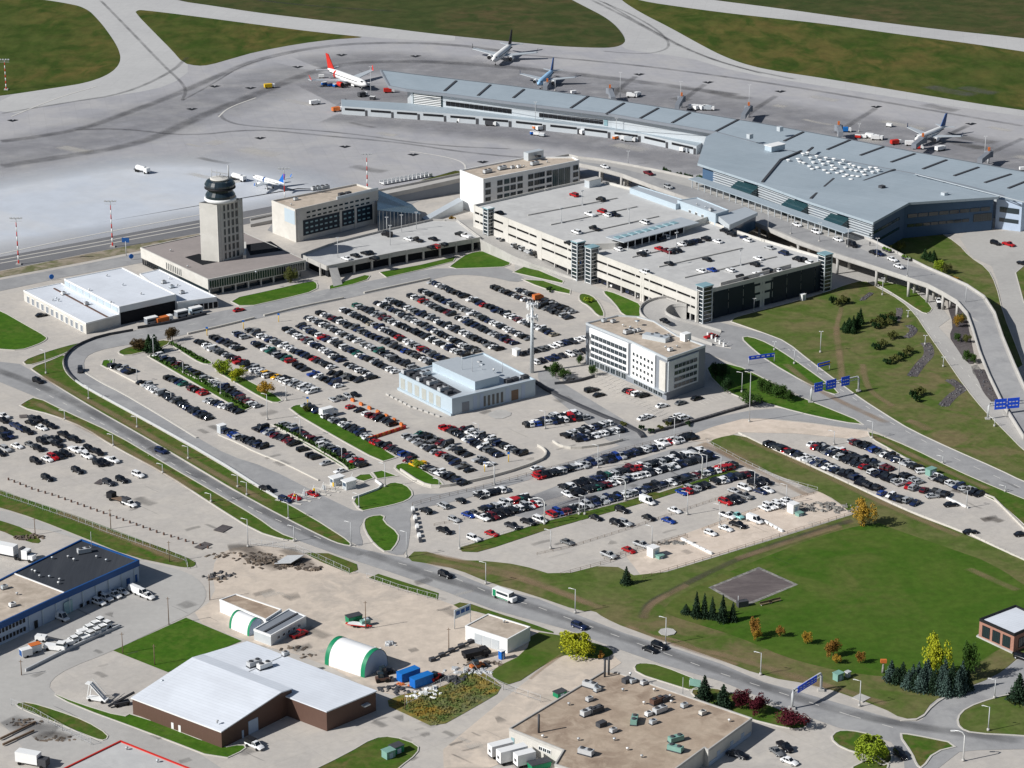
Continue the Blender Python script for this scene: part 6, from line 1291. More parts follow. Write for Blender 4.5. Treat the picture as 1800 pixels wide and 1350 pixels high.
# white box truck in main lot
e=vehicle(577,731,wang(577,731,12,-3),'box_truck','white box truck standing among the cars right of the long lawn','truck'); lbox(e,'box',[((-.6,0,.8),(4.6,2.3,2.2))],'white'); lbox(e,'cab',[((2.5,0,.5),(1.7,2,1.4))],'silver'); wheels(e,[(-2,-1),(-2,1),(2,-1),(2,1)],.4)
e=vehicle(945,527,A1,'delivery_truck','bright orange delivery truck among the cars near the curved road','truck'); lbox(e,'box',[((-.6,0,.7),(5,2.3,2.3))],'orange'); lbox(e,'cab',[((2.7,0,.5),(1.6,2.1,1.7))],'orange'); lbox(e,'windscreen',[((3.2,0,1.4),(.7,1.9,.6))],'glass'); wheels(e,[(-2,-1),(-2,1),(2.4,-1),(2.4,1)],.45); e.scale=(.62,.75,.75)
# buses by workshop
for k,(x,y,lab) in enumerate([(266,569,'nearest'),(319,557,'third'),(344,551,'fourth'),(283,553,'second, in the shade,'),(300,549,'fifth, in the shade,')]):
    e=vehicle(x,y,A1+R(2),'shuttle_bus',f'{lab} white-roofed dark-sided shuttle bus parked beside the workshop' ,'bus','shuttle buses beside the workshop'); lbox(e,'body',[((0,0,.4),(4.6,2.3,2.0))],'steelwall' if k==2 else 'greywall'); lbox(e,'roof',[((0,0,2.4),(4.7,2.4,.2))],'white'); lbox(e,'windows',[((0,0,1.3),(4.0,2.34,.7))],'glass'); wheels(e,[(-1.5,-1),(-1.5,1),(1.5,-1),(1.5,1)],.4)
e=vehicle(287,566,A1+R(2),'fire_truck','orange and white truck beside the nearest shuttle bus','truck'); lbox(e,'body',[((-.5,0,.5),(5,2.2,1.6))],'orange'); lbox(e,'cab',[((2.8,0,.5),(1.6,2.2,1.7))],'white'); wheels(e,[(-2,-1),(-2,1),(2.5,-1),(2.5,1)],.45)
# apron vehicles
for x,y,lab,L_ in [(249,301,'white fuel tanker truck alone on the open apron',9),(418,315,'white hangar bus parked behind the control tower top',9)]:
    e=vehicle(x,y+2,wang(x,y,10,2.5),'tanker_truck',lab,'truck'); b=MB(); b.rev((0,0,1.9),[(1.0,-L_*.32),(1.15,-L_*.3),(1.15,L_*.25),(1.0,L_*.27)],12,0,True,'x'); link('tank',b.mesh('tank',M['white']),e); lbox(e,'cab',[((L_*.38,0,.6),(1.9,2.2,2.0))],'white'); lbox(e,'chassis',[((0,0,.6),(L_,1.2,.4))],'darkgrey'); wheels(e,[(-L_*.3,-1),(-L_*.3,1),(-L_*.15,-1),(-L_*.15,1),(L_*.36,-1),(L_*.36,1)],.5)
rs=random.Random(5)
def apt(x,y,a,kind,lab,c='white'):
    e=vehicle(x,y,a,'service_vehicle',lab,'service vehicle','service vehicles on the apron')
    if kind=='cart': lbox(e,'body',[((0,0,.5),(2.6,1.5,1.1))],c); lbox(e,'roof',[((0,0,1.6),(2.7,1.6,.12))],'white'); wheels(e,[(-.9,-.7),(-.9,.7),(.9,-.7),(.9,.7)],.28)
    else: lbox(e,'body',[((-.5,0,.6),(3.8,2,1.7))],c); lbox(e,'cab',[((2.1,0,.5),(1.5,1.9,1.5))],'white'); wheels(e,[(-1.5,-.9),(-1.5,.9),(1.8,-.9),(1.8,.9)],.42)
spots=[(473,155,'truck','yellowish service truck standing apart near the apron tyre marks','yellow'),(553,184,'truck','small yellow and white truck left of the low wing','white'),(592,196,'truck','orange service truck at the end of the low wing','orange'),(570,150,'cart','blue cart, leftmost below the red-tailed airliner','blue'),(580,152,'cart','blue cart, second below the red-tailed airliner','blue'),(590,153,'cart','blue cart, third below the red-tailed airliner','blue'),(600,154,'cart','dark cart, fourth below the red-tailed airliner','darkgrey'),(565,137,'cart','white cart at the tail of the red-tailed airliner','white'),(626,152,'truck','white truck at the nose of the red-tailed airliner','white'),(640,153,'truck','white truck right of the red-tailed airliner nose','white'),(637,170,'truck','dark tug below the red-tailed airliner','darkgrey'),(655,175,'cart','dark cart at the foot of the apron light mast','darkgrey'),(683,163,'truck','red and white van left of the concourse tip','red'),
 (713,204,'truck','white truck, leftmost along the low wing','white'),(727,206,'truck','white truck, second along the low wing','silver'),(740,207,'truck','dark blue truck, third along the low wing','bluetrim'),(800,214,'truck','orange truck along the low wing','orange'),(862,221,'truck','dark truck along the low wing','darkgrey'),(890,218,'cart','red cart by the low wing door','red'),(941,227,'cart','orange cart by the middle of the low wing','orange'),(951,229,'truck','white truck by the middle of the low wing','white'),(995,232,'truck','blue and white truck by the low wing','steelwall'),(1028,236,'truck','white lorry by the low wing','white'),(1036,237,'truck','second white lorry by the low wing','white'),(937,237,'cart','blue cart, left of three on the lower apron','blue'),(943,238,'cart','white cart, middle of three on the lower apron','white'),(953,240,'cart','grey cart, right of three on the lower apron','silver'),(1082,245,'cart','orange cart at the foot of the concourse mast','orange'),(1100,247,'truck','white truck right of the concourse mast','white'),(1106,249,'truck','grey truck right of the concourse mast','silver'),
 (1173,257,'cart','white cart, leftmost near the hall corner','white'),(1187,259,'truck','white truck, second near the hall corner','white'),(1195,262,'truck','white truck, third near the hall corner','white'),(1203,266,'truck','white truck, fourth near the hall corner','white'),(1215,268,'truck','silver truck nearest the hall corner','silver'),
 (1008,165,'cart','white cart right of the light blue airliner','white'),(1110,171,'truck','white container truck beyond the concourse, left one','white'),(1118,170,'truck','white container truck beyond the concourse, right one','white'),(1218,192,'truck','white catering truck behind the concourse roof, left','white'),(1226,193,'truck','white catering truck behind the concourse roof, middle','white'),(1237,193,'truck','white catering truck behind the concourse roof, right','white'),(1245,194,'truck','grey catering truck behind the concourse roof','silver'),
 (1485,232,'truck','bright blue truck at the jet bridge','containerblue'),(1508,243,'cart','pink cart right of the bright blue truck','red'),(1518,243,'cart','white cart in the baggage group, left','white'),(1530,243,'truck','white truck in the baggage group','white'),(1540,246,'truck','white and red truck in the baggage group','white'),(1548,245,'cart','white cart in the baggage group, right','white'),(1563,223,'cart','white cart alone on the far apron','white'),(1574,254,'truck','red and dark truck right of the baggage group','red'),(1600,256,'truck','white truck left of the jet nose','white'),(1612,262,'truck','red-topped cart below the jet nose','red'),(1652,265,'truck','white tank truck right of the airliner at the gate','white'),(1797,300,'cart','white cart at the far right edge','white'),(1390,14*0+284,'cart','small white cart on the terminal roof edge','white')][:-1]
for s in spots: apt(s[0],s[1],R(rs.uniform(-30,50)),s[2],s[3],s[4])
# white baggage trailers lined up behind the office block
for k in range(12):
    x=674+k*7.2; y=324-k*1.3; e=vehicle(x,y,wang(x,y,3,-6)+R(40),'baggage_trailer','white baggage trailer in the line along the apron edge behind the office block','trailer','baggage trailers along the apron edge')
    lbox(e,'deck',[((0,0,.4),(3.6,1.7,.3))],'white'); lbox(e,'end_rail',[((-1.7,0,.6),(.1,1.7,1.0)),((1.7,0,.6),(.1,1.7,1.0))],'white'); wheels(e,[(-1.1,-.7),(-1.1,.7),(1.1,-.7),(1.1,.7)],.28)
# ---------------------------------------------------------------- airliners
def airliner(nose,tail,label,fin,body='white',eng='white',prop=False,accent=None,wing='silver',zc=3.6):
    n=_G(nose[0],nose[1],zc);t=_G(tail[0],tail[1],zc+.6); d=(n-t); L=d.to_2d().length*.9; ang=math.atan2(d.y,d.x); mid=(n+t)/2
    e=empty('airliner',(mid.x,mid.y,0),label,'airplane',None,ang); s=L/34.0; r=1.95*s if not prop else 1.7*s
    b=MB(); pr=[(.05,-17),(.5,-16),(1.0,-13.5),(1.55,-10),(1.9,-7),(1.95,0),(1.95,10),(1.8,13),(1.4,15),(.8,16.4),(.1,17)]; k=16; vs=[];fs=[]
    for rr,x in pr:
        up=max(0,(-x-6))*.10
        for i in range(k): a=2*math.pi*i/k; vs.append((x*s,rr*s*math.cos(a),zc+up*s+rr*s*math.sin(a)))
    for i in range(len(pr)-1):
        for j in range(k): fs.append((i*k+j,i*k+(j+1)%k,(i+1)*k+(j+1)%k,(i+1)*k+j)[::-1])
    b.add(vs,fs,0,True); link('fuselage',b.mesh('fuselage',M[body]),e)
    b=MB(); b.add([(15.2*s,-1.0*s,zc+.9*s),(15.2*s,1.0*s,zc+.9*s),(14.2*s,1.25*s,zc+1.35*s),(14.2*s,-1.25*s,zc+1.35*s)],[(0,1,2,3)]); b.box((14.6*s,0,zc+.75*s),(1.3*s,2.7*s,.5*s)); link('cockpit_window',b.mesh('cockpit_window',M['glass']),e)
    b=MB(); b.box((0,0,zc+.35*s),(24*s,3.93*s,.28*s)); link('window_row',b.mesh('window_row',M['darkgrey']),e)
    for sg in (-1,1):
        b=MB(); x0,x1=3.5*s,-2.5*s; y0=1.2*s; y1=17*s; xs=6*s if not prop else 0
        if prop: x0,x1=2.2*s,-1.2*s
        P=[(x0,y0),(x1,y0),(x1-(xs*.6 if xs else -.4*s)-.2*s,y1),(x0-xs-1.2*s if xs else x0-1.2*s,y1)]
        zr=zc-.9*s if not prop else zc+1.6*s; zt=zr+1.3*s if not prop else zr
        vs=[(x,sg*y,(zr if y==y0 else zt)) for x,y in P]; vs+=[(x,y,z-.35*s) for x,y,z in vs]; f=[(0,1,2,3),(7,6,5,4),(0,4,5,1),(1,5,6,2),(2,6,7,3),(3,7,4,0)]
        b.add(vs,f if sg<0 else [q[::-1] for q in f]); link('wing',b.mesh('wing',M[wing]),e)
        b=MB(); zz=zc-1.7*s if not prop else zc+1.0*s; ex=3.2*s if not prop else 2.4*s
        k=12; pr2=[(.95,-1.9),(1.15,-.6),(1.2,1),(1.05,1.8)]; vs=[]
        for rr,x in pr2:
            for i in range(k): a=2*math.pi*i/k; vs.append((ex+x*s,sg*5.6*s+rr*s*math.cos(a)*(.6 if prop else 1),zz+rr*s*math.sin(a)*(.6 if prop else 1)))
        fs=[(i*k+j,(i+1)*k+j,(i+1)*k+(j+1)%k,i*k+(j+1)%k) for i in range(3) for j in range(k)]; b.add(vs,fs,0,True); b.add([],[]); 
        b.f.append(tuple(range(k))); b.m.append(0); b.sm.append(False); b.f.append(tuple(3*k+i for i in range(k))[::-1]); b.m.append(1); b.sm.append(False)
        link('engine',b.mesh('engine',[M[eng],M['black']]),e)
        b=MB(); vs=[(-13.4*s,sg*.5*s,zc+1.1*s),(-16.2*s,sg*.5*s,zc+1.1*s),(-17.6*s,sg*6*s,zc+1.4*s),(-16.2*s,sg*6*s,zc+1.4*s)]; vs+=[(x,y,z-.2*s) for x,y,z in vs]; f=[(0,1,2,3),(7,6,5,4),(0,4,5,1),(1,5,6,2),(2,6,7,3),(3,7,4,0)]; b.add(vs,f if sg<0 else [q[::-1] for q in f]); link('tailplane',b.mesh('tailplane',M[wing]),e)
        if not prop:
            b=MB(); b.add([(-3.4*s,sg*16.8*s,zc+.4*s),(-4.6*s,sg*16.8*s,zc+.4*s),(-5.4*s,sg*17.3*s,zc+2.6*s),(-4.8*s,sg*17.3*s,zc+2.6*s)],[(0,1,2,3),(3,2,1,0)]); link('winglet',b.mesh('winglet',M[fin]),e)
    b=MB(); b.add([(x*s,y*s,zc+z*s) for y in (-.18,.18) for x,z in ((-11,1.9),(-16.4,1.6),(-18.2,8.2),(-16.0,8.2))],[(0,1,2,3)[::-1],(4,5,6,7),(0,4,5,1)[::-1],(1,5,6,2)[::-1],(2,6,7,3)[::-1],(3,7,4,0)[::-1]]); link('tail_fin',b.mesh('tail_fin',M[fin]),e)
    b=MB(); b.box((13*s,0,0),(.35,.3,zc-1.5*s)); 
    for sg in (-1,1): b.box((-1.0*s,sg*2.6*s,0),(.5,.4,zc-1*s))
    link('landing_gear',b.mesh('landing_gear',M['galv']),e); wheels(e,[(13*s,0),(-1*s,-2.6*s),(-1*s,2.6*s)],.5)
    if accent:
        b=MB()
        for (x0,x1,m_) in accent: b.rev((0,0,zc),[(1.965*s,x0*s),(1.965*s,x1*s)],16,0,True,'x')
        b.f=[f for f in b.f if len(f)==4]; b.m=b.m[:len(b.f)]; b.sm=b.sm[:len(b.f)]; link('livery_band',b.mesh('livery_band',M[accent[0][2]]),e)
    return e
airliner((648,150),(572,121),'white airliner with a red tail and red engines surrounded by carts','red',eng='red',accent=[(-9,-7.5,'red')])
airliner((865,107),(901,77),'white airliner with a dark tail taxiing beyond the concourse','black',wing='silver')
airliner((945,149),(974,122),'light blue airliner parked nose-in at the concourse','bluetrim',body='skyblue',eng='white',wing='silver')
airliner((1606,247),(1665,221),'white airliner with a dark blue tail at the right-hand gate','bluetrim')
airliner((442,309),(503,324),'white airliner with a bright blue tail and blue stripe behind the office block','blue',accent=[(3,4.6,'bluetrim')])
# jet bridges
for x,y,x2,y2,lab in [(1078,176,1072,157,'first'),(1190,190,1198,171,'second'),(1306,207,1316,188,'third'),(1478,238,1474,222,'fourth'),(1606,259,1622,243,'fifth'),(1722,285,1738,268,'sixth'),(958,157,962,146,'nearest the light blue airliner, a')]:
    a=_G(x,y,4);c=_G(x2,y2+4,4); e=empty('jet_bridge',(a.x,a.y,0),f'{lab} grey jet bridge reaching out behind the concourse roof, counted from the left' if 'near' not in lab else 'short grey jet bridge beside the light blue airliner','jet bridge')
    b=MB(); b.bar(a+Vector((0,0,.5)),c+Vector((0,0,.5)),2.2,2.2); b.build('tunnel',M['greywall'],e); b=MB(); b.box(c-Vector((0,0,1)),(2.8,2.8,2.8),.6); b.build('bridge_head',M['greywall'],e)
    b=MB(); b.rev((c.x,c.y,0),[(.5,0),(.5,4)],8); b.build('support_leg',M['galv'],e); b=MB(); b.box(c+Vector((0,0,1.8)),(.9,.9,1.6)); b.build('beacon_housing',M['orange'],e)
# ================================================================ POLES, SIGNS, FENCES
def hpx(yb,yt): return (yb-yt)/VS(yb)
def pole(x,yb,yt,label,style='street',group=None,dirn=1,z=0):
    c=_G(x,yb,z); h=hpx(yb,yt)*(1 if z==0 else 1); nm={'street':'street_lamp','lot':'street_lamp','curve':'street_lamp','mast':'apron_light_mast','util':'utility_pole'}[style]
    e=empty(nm,c,label,'street lamp' if style in('street','lot','curve') else ('light mast' if style=='mast' else 'utility pole'),group)
    if style in('street','lot'):
        MB().rev(c,[(.38,0),(.38,.7),(.3,.75)],8).build('base',M['concrete'],e); MB().tube([c+Vector((0,0,.7)),c+Vector((0,0,h))],.16,6,0,.10).build('pole',M['galv'],e)
        b=MB()
        if style=='street': b.tube([c+Vector((0,0,h-.1)),c+Vector((-1.3*dirn,.5,h+.05))],.07,5); b.box(c+Vector((-1.6*dirn,.6,h-.02)),(.6,.3,.15)); 
        else:
            for s in (-1,1): b.box(c+Vector((s*.5,0,h)),(.5,.3,.15)); 
            b.bar(c+Vector((-.5,0,h+.08)),c+Vector((.5,0,h+.08)),.07)
        b.build('lamp_head',M['white'],e)
    elif style=='curve':
        MB().rev(c,[(.4,0),(.4,.6)],8).build('base',M['concrete'],e)
        pts=[c+Vector((0,0,.5)),c+Vector((0,0,h*.86)),c+Vector((-.6*dirn,.1,h*.96)),c+Vector((-1.6*dirn,.2,h)),c+Vector((-2.4*dirn,.3,h))]; MB().tube(pts,.2,7,0,.12).build('pole',M['white'],e); b=MB(); b.box(pts[-1]+Vector((-.5*dirn,0,-.15)),(1.1,.45,.22)); b.build('lamp_head',M['white'],e)
    elif style=='util':
        MB().tube([c,c+Vector((0,0,h))],.14,7,0,.09).build('pole',M['galv' if 'white' in label else 'wood'],e); b=MB(); b.bar(c+Vector((-.5,0,h-.5)),c+Vector((.5,0,h-.5)),.1); b.build('crossarm',M['wood'],e)
    else:
        n=9; 
        for col_,k0 in (('red',0),('white',1)):
            for k in range(k0,n,2):
                b=MB(); r0=.30-.14*k/n;r1=.30-.14*(k+1)/n; b.rev(c,[(r0,h*.92*k/n),(r1,h*.92*(k+1)/n)],8)
                b.build('mast_band',M[col_],e)
        b=MB(); b.tube([c+Vector((0,0,h*.9)),c+Vector((0,0,h))],.14,6); b.bar(c+Vector((-2.3,0,h)),c+Vector((2.3,0,h)),.2); b.bar(c+Vector((-2.3,0,h-1)),c+Vector((2.3,0,h-1)),.12)
        for k in (-2,-.7,.7,2): b.box(c+Vector((k,0,h)),(.8,.6,.5))
        b.build('lamp_head',M['galv'],e); MB().box(c,(2,2,.5)).build('base',M['concrete'],e)
for x,yb,yt,d in [(33,465,385,'leftmost'),(198,434,355,'second from the left'),(502,400,298,'behind the office block, left'),(646,345,272,'above the office block roof')]: pole(x,yb,yt,f'red and white banded apron light mast, {d}','mast')
pole(11,158,106,'red and white banded mast on the airfield grass at the far left','mast')
for k,(x,yb,yt,d) in enumerate([(652,174,118,'at the red-tailed airliner'),(941,226,180,'at the middle of the low wing'),(1083,244,208,'right of the second window strip'),(1225,262,228,'near the hall corner'),(1090,175,128,'first behind the concourse'),(1196,188,144,'second behind the concourse'),(1316,205,150,'third behind the concourse'),(1510,232,218,'behind the baggage group'),(1730,285,240,'at the far right gate'),(976,160,138,'beside the light blue airliner'),(1104,290,266,'at the lower apron edge')]):
    pole(x,yb,yt,f'thin grey apron lamp {d}','lot')
LAMPS=[(156,702,678,'on the verge, leftmost'),(241,752,733,'on the verge, second'),(331,807,785,'on the verge, third'),(418,857,836,'on the verge beside the toll lanes'),(434,871,848,'on the verge, right one of a close pair'),(507,913,884,'on the verge below the toll lanes'),
 (114,738,722,'on the lower verge with a green banner, first'),(199,784,764,'on the lower verge with a green banner, second'),(286,832,816,'on the lower verge with a green banner, third'),(371,883,868,'on the lower verge with a green banner, fourth'),
 (436,962,913,'at the white gate by the burnt heap'),(517,952,925,'on the lower verge tip'),(617,960,918,'at the tip of the upper verge'),(715,980,935,'beside the entrance track'),
 (81,657,616,'in the triangular grass island'),(270,625,593,'at the left end of the hedge strip'),(194,643,633,'at the left corner of the loop lot'),(241,672,648,'at the loop road kerb, upper'),(301,705,690,'at the loop road kerb, middle'),(388,693,666,'in the hedge strip, middle'),(322,656,636,'in the hedge strip, left'),(503,704,678,'at the end of the yellow-tree strip'),
 (470,738,693,'at the small planter in the crossing lane'),(528,769,735,'in the lower hedge strip, left'),(601,811,785,'in the lower hedge strip, right'),(677,856,815,'at the dark green lawn'),(631,893,868,'at the corner of the dark green lawn'),(772,856,842,'on the curved lawn island'),
 (1051,823,783,'on the access road, middle'),(1185,782,735,'on the access road, right'),(1317,742,655,'at the sandy verge, tall dark'),(1304,1016*0+690,655,'at the hotel hedge'),(958,736*0+754,723,'at the upper small block'),(841,768,745,'behind the double block'),(1089,776,763,'at the right end of the curved kerb'),
 (1466,782,758,'in the right lot, upper'),(1580,837,806,'in the right lot, middle'),(1699,893,862,'at the end of the concrete rail'),(1533,771,741,'at the right lot corner'),(1657,815,802,'along the exit road, upper'),(1767,865,854,'along the exit road, lower'),(1442,620,583,'on the hill, tall double-headed'),(1396,640,616,'on the hill beside the exit road'),(1361,616,601,'in the narrow grass island'),
 (1325,548,525,'below the shaded garage wall'),(1551,519,489,'beside the bridge columns'),(1596,558,546,'beside the underpass road'),(1626,606,590,'at the hill edge, middle'),(1658,645,628,'at the hill edge, lower'),(1748,750,735,'at the hill edge, near the gantry'),
 (1267,831,802,'in the double row, right side'),(1208,905,865,'on the middle rail'),(1326,860,828,'at the far right of the fenced lot'),(1382,886,852,'behind the row of white vans'),(1146,960,925,'at the lower rail by the booth'),(1265,925,887,'at the lower rail corner'),(968,965,932,'in the lower fenced lot, left'),(1028,870*0+905,872,'in the long middle row'),(1242,918*0+829,800,'behind the red cars'),
 (808,966,922,'at the fence near the red sedan'),(1018,905,875,'above the grass strip'),(1443,1215,1180,'x')]
for x,yb,yt,d in LAMPS[:-1]: pole(x,yb,yt,f'grey street lamp {d}','street' if yb>650 else 'lot')
for x,yb,yt,d in [(957,922,876,'by the grass strip'),(1099,880,842,'rising from the row above the grass strip'),(1234,842,797,'at the right part of the grass strip'),(869,853,814,'at the double kerb by the crossing'),(772,857,842,'on'),(1693,1335,1285,'at the bottom right junction')][:4]+[(1693,1338,1286,'at the bottom right junction')]: pole(x,yb,yt,f'tall white curved street lamp {d}','curve')
for x,yb,yt,d in [(854,1027,989,'beside the main road above the minibus'),(1011,1078,1036,'beside the main road above the willow'),(1170,1133,1086,'by the oval slab'),(1337,1187,1148,'by the sign gantry'),(1511,1242,1197,'by the square slab'),(1748,1228,1195,'at the side road'),(1737,1285,1243,'on the corner grass')]: pole(x,yb,yt,f'grey roadside street lamp {d}','street')
for x,yb,yt,d in [(643,1106,1057,'in the yard beside the generator'),(789,1145,1104,'in the yard beside the pipes'),(369,1055,1010,'at the curve of the works road'),(62,940,910,'on the grass by the works road'),(195,930,895,'by the fence of the left lot'),(298,988,951,'at the fence end'),(216,1149,1112,'at the lower edge of the lawn block'),(272,1169,1133,'in the lawn block'),(297,1098,1050,'at the lawn corner, with yellow base'),(38,1187,1160,'at the low end of the rail'),(462,1246,1215,'x'),(712,1248,1218,'in the reeds')]:
    if d!='x': pole(x,yb,yt,f'thin utility pole {d}','util')
for k in range(7):
    x,yb=[(1350,404),(1390,412),(1440,425),(1490,435),(1541,452),(1595,487),(1697,535)][k]; pole(x,yb,yb-32,f'thin grey lamp on the elevated road, {ordw(k+1)} from the left','lot',z=7.2 if k<6 else 5)
for k,(x,y) in enumerate([(935,0),(1000,0)]): pass
# tall cellular mast
c=_G(935,655); e=empty('antenna_mast',c,'tall white cellular mast with a ring of antennas beside the utility building','mast'); h=hpx(655,534)
MB().rev(c,[(.75,0),(.45,h)],12).build('pole',M['silver'],e)
b=MB()
for z0 in (h-1.0,h-5.5):
    for k in range(3):
        a=2*math.pi*k/3+.3
        for q in (-.5,0,.5): p=c+Vector((math.cos(a+q)*1.9,math.sin(a+q)*1.9,z0-1)); b=MB(); b.box(p,(.35,.35,2.2),a+q); b.build('antenna_panel',M['white'],e)
b=MB()
for z0 in (h-.4,h-5): b.rev(c+Vector((0,0,z0)),[(1.8,0),(1.8,.15),(1.5,.16)],12)
b.tube([c+Vector((.3,0,h)),c+Vector((.3,0,h+2))],.08,5); b.build('platform',M['galv'],e)
# sign gantries
def gantry(p0,p1,ht,signs,label,ytops=None):
    a=_G(*p0);c=_G(*p1); e=empty('sign_gantry',(a+c)/2,label,'sign gantry')
    top=Vector((0,0,ht)); b=MB(); b.tube([a,a+Vector((0,0,ht-1)),a+(c-a).normalized()*.7+top],.35,8); 
    b.build('post',M['galv'],e)
    b=MB(); b.tube([c,c+Vector((0,0,ht-1)),c+(a-c).normalized()*.7+top],.35,8); b.build('post',M['galv'],e)
    b=MB(); b.bar(a+(c-a).normalized()*.7+top,c+(a-c).normalized()*.7+top,.45,.35); b.bar(a+(c-a).normalized()*.7+top-Vector((0,0,1)),c+(a-c).normalized()*.7+top-Vector((0,0,1)),.2,.2)
    n=10
    for k in range(n): q=a.lerp(c,(k+.5)/n)+top; b.bar(q,a.lerp(c,(k+1)/n)+top-Vector((0,0,1)),.1)
    b.build('truss',M['galv'],e)
    for p in (a,c): MB().box(p,(1.6,1.6,.5)).build('footing',M['concrete'],e)
    d=(c-a).normalized(); o=Vector((d.y,-d.x,0)); rz=math.atan2(d.y,d.x); L=(c-a).length
    for (t,w_,h_) in signs:
        q=a+d*L*t+o*.35+Vector((0,0,ht-.5-h_/2)); b=MB(); b.box(q,(w_,.12,h_),rz,0); s=b.build('sign_panel',M['signblue'],e)
        for r_ in range(2):
            for j in range(3): b=MB(); b.box(q+d*(w_*(-.28+.28*j))+o*.08+Vector((0,0,h_*(.25+.35*r_))),(w_*.17,.03,h_*.09),rz); b.build('lettering',M['white'],s)
gantry((1425,707),(1509,688),hpx(707,680),[(.14,3.4,3.2),(.40,4.2,3.2),(.70,3.4,3.2)],'overhead gantry with three blue signs across the exit road')
gantry((1736,737),(1838,728),hpx(737,709),[(.20,4.2,3.6),(.42,4.2,3.6),(.78,4,3.6)],'overhead gantry with blue signs across the right-hand road')
gantry((1392,1246),(1443,1214),hpx(1246,1214),[(.35,5.5,1.8),(.62,4.5,1.8)],'overhead gantry seen edge-on across the main road at the lower right')
for x0,y0,x1,y1,lab in [(1316,642,1361,636,'low blue sign board on two posts by the exit road below the hotel'),(1437,655,1458,650,'small blue sign with yellow edge on the grass hill side')]:
    a=_G(x0,y0);c=_G(x1,y1); e=empty('direction_sign',(a+c)/2,lab,'sign'); b=MB(); b.tube([a,a+Vector((0,0,2.5))],.15); b.tube([c,c+Vector((0,0,2.5))],.15); b.build('post',M['galv'],e)
    b=MB(); d=(c-a).normalized(); b.bar(a+Vector((0,0,2.6)),c+Vector((0,0,2.6)),.15,1.4); b.build('sign_panel',M['signblue'],e)
    b=MB(); o=Vector((d.y,-d.x,0))*.09
    for k in range(5): q=a.lerp(c,.1+.2*k)+o; b.bar(q+Vector((0,0,2.7)),q+d*1.1+Vector((0,0,2.7)),.03,.4)
    b.build('lettering',M['white' if x0<1400 else 'yellow'],e)
# billboard
a=_G(799,1106);c=_G(827,1094); e=empty('billboard',(a+c)/2,'blue-grey billboard on two posts in the gravel yard','billboard')
b=MB(); b.tube([a,a+Vector((0,0,5.5))],.15); b.build('post',M['galv'],e); b=MB(); b.tube([c,c+Vector((0,0,5.5))],.15); b.build('post',M['galv'],e)
b=MB(); b.bar(a+Vector((0,0,4.3)),c+Vector((0,0,4.3)),.25,2.6); b.build('panel',M['steelwall'],e)
b=MB(); d=(c-a).normalized(); o=Vector((d.y,-d.x,0))*.15
for k in range(3): q=a.lerp(c,.08+.3*k)+o; b.bar(q+Vector((0,0,4.5)),q+d*(c-a).length*.24+Vector((0,0,4.5)),.03,1.2)
b.build('poster',M['bluetrim'],e)
# garage round sign
b=MB(); a=_G(1038,461,5); 
q0=G(1032,443,11);q1=G(1130,480,11); L=dist(q0,q1); b=MB(); slab(b,q0,q1,L*.02,L*.16,5.0,7.4,.42,.52); b.build('sign_board',M['white'],k2); b=MB(); slab(b,q0,q1,L*.03,L*.06,5.3,7.1,.54,.6); b.build('sign_mark',M['blue'],k2); b=MB(); slab(b,q0,q1,L*.065,L*.105,5.3,7.1,.54,.6); b.build('sign_mark',M['yellow'],k2); b=MB(); slab(b,q0,q1,L*.11,L*.15,5.3,7.1,.54,.6); b.build('sign_mark',M['blue'],k2)
# blue round logo boards left
for x,y,lab in [(231,457,'blue oval sign board at the corner of the cream office building'),(91,493,'blue oval sign board behind the low white garage wing')]:
    c=_G(x,y); e=empty('sign',c,lab,'sign'); MB().tube([c,c+Vector((0,0,1))],.1).build('post',M['galv'],e); b=MB(); b.rev((0,0,0),[(.95,-.12),(.95,.12)],16,0,False,'x'); me=b.mesh('sign_panel',M['blue']); o=link('sign_panel',me,e,(0,0,1.5),R(-60))
c=_G(222,450); e=empty('sign',c,'dark blue rectangular sign on a tall post beside the apron road','sign'); h=hpx(450,424); MB().tube([c,c+Vector((0,0,h))],.15).build('post',M['galv'],e); b=MB(); b.box(c+Vector((0,0,h-.5)),(3.0,.2,1.9),R(-10)); b.build('sign_panel',M['bluetrim'],e)
# fences
def fence(P,label,h=2.0,m='galv',step=3.0,mesh=True,rails=(0.3,.95)):
    W=[_G(x,y) for x,y in P]; e=empty('fence',W[len(W)//2],label,'fence'); b=MB(); r=MB()
    for a,c in zip(W,W[1:]):
        L=(c-a).length; n=max(1,int(L/step)); 
        for k in range(n+1): q=a.lerp(c,k/n); b.tube([q,q+Vector((0,0,h))],.06,4)
        for z in rails: r.bar(a+Vector((0,0,h*z)),c+Vector((0,0,h*z)),.05)
        if mesh:
            k=int(L/.9)
            for j in range(k): q=a.lerp(c,j/k); r.bar(q+Vector((0,0,.1)),a.lerp(c,min(1,(j+1)/k))+Vector((0,0,h*.95)),.02)
    o=b.build('posts',M[m],e); o['kind']='stuff'; o['label']='many thin fence posts'; r.build('wire_mesh',M[m],e)
fence([(0,872),(63,893),(126,915),(201,943),(277,970),(326,988),(330,1000)],'chain-link fence with greenish mesh along the grass below the left lot')
fence([(440,958),(520,968),(560,985),(614,1010)],'chain-link fence behind the burnt heap beside the main road'); fence([(645,1018),(700,1038),(768,1056)],'chain-link fence on the short grass bank above the gravel yard')
fence([(20,1240),(60,1256),(110,1285),(160,1310)],'chain-link fence around the dirty yard at the bottom left')
fence([(715,1240),(760,1215),(830,1175),(840,1190),(885,1213),(950,1235)],'chain-link fence beside the reeds and scrap yard',2.2)
fence([(985,1012),(1073,988),(1100,977),(1190,950),(1208,945)],'wooden rail fence on the left part of the lower lot edge',1.0,'wood',3,False,(.45,.95))
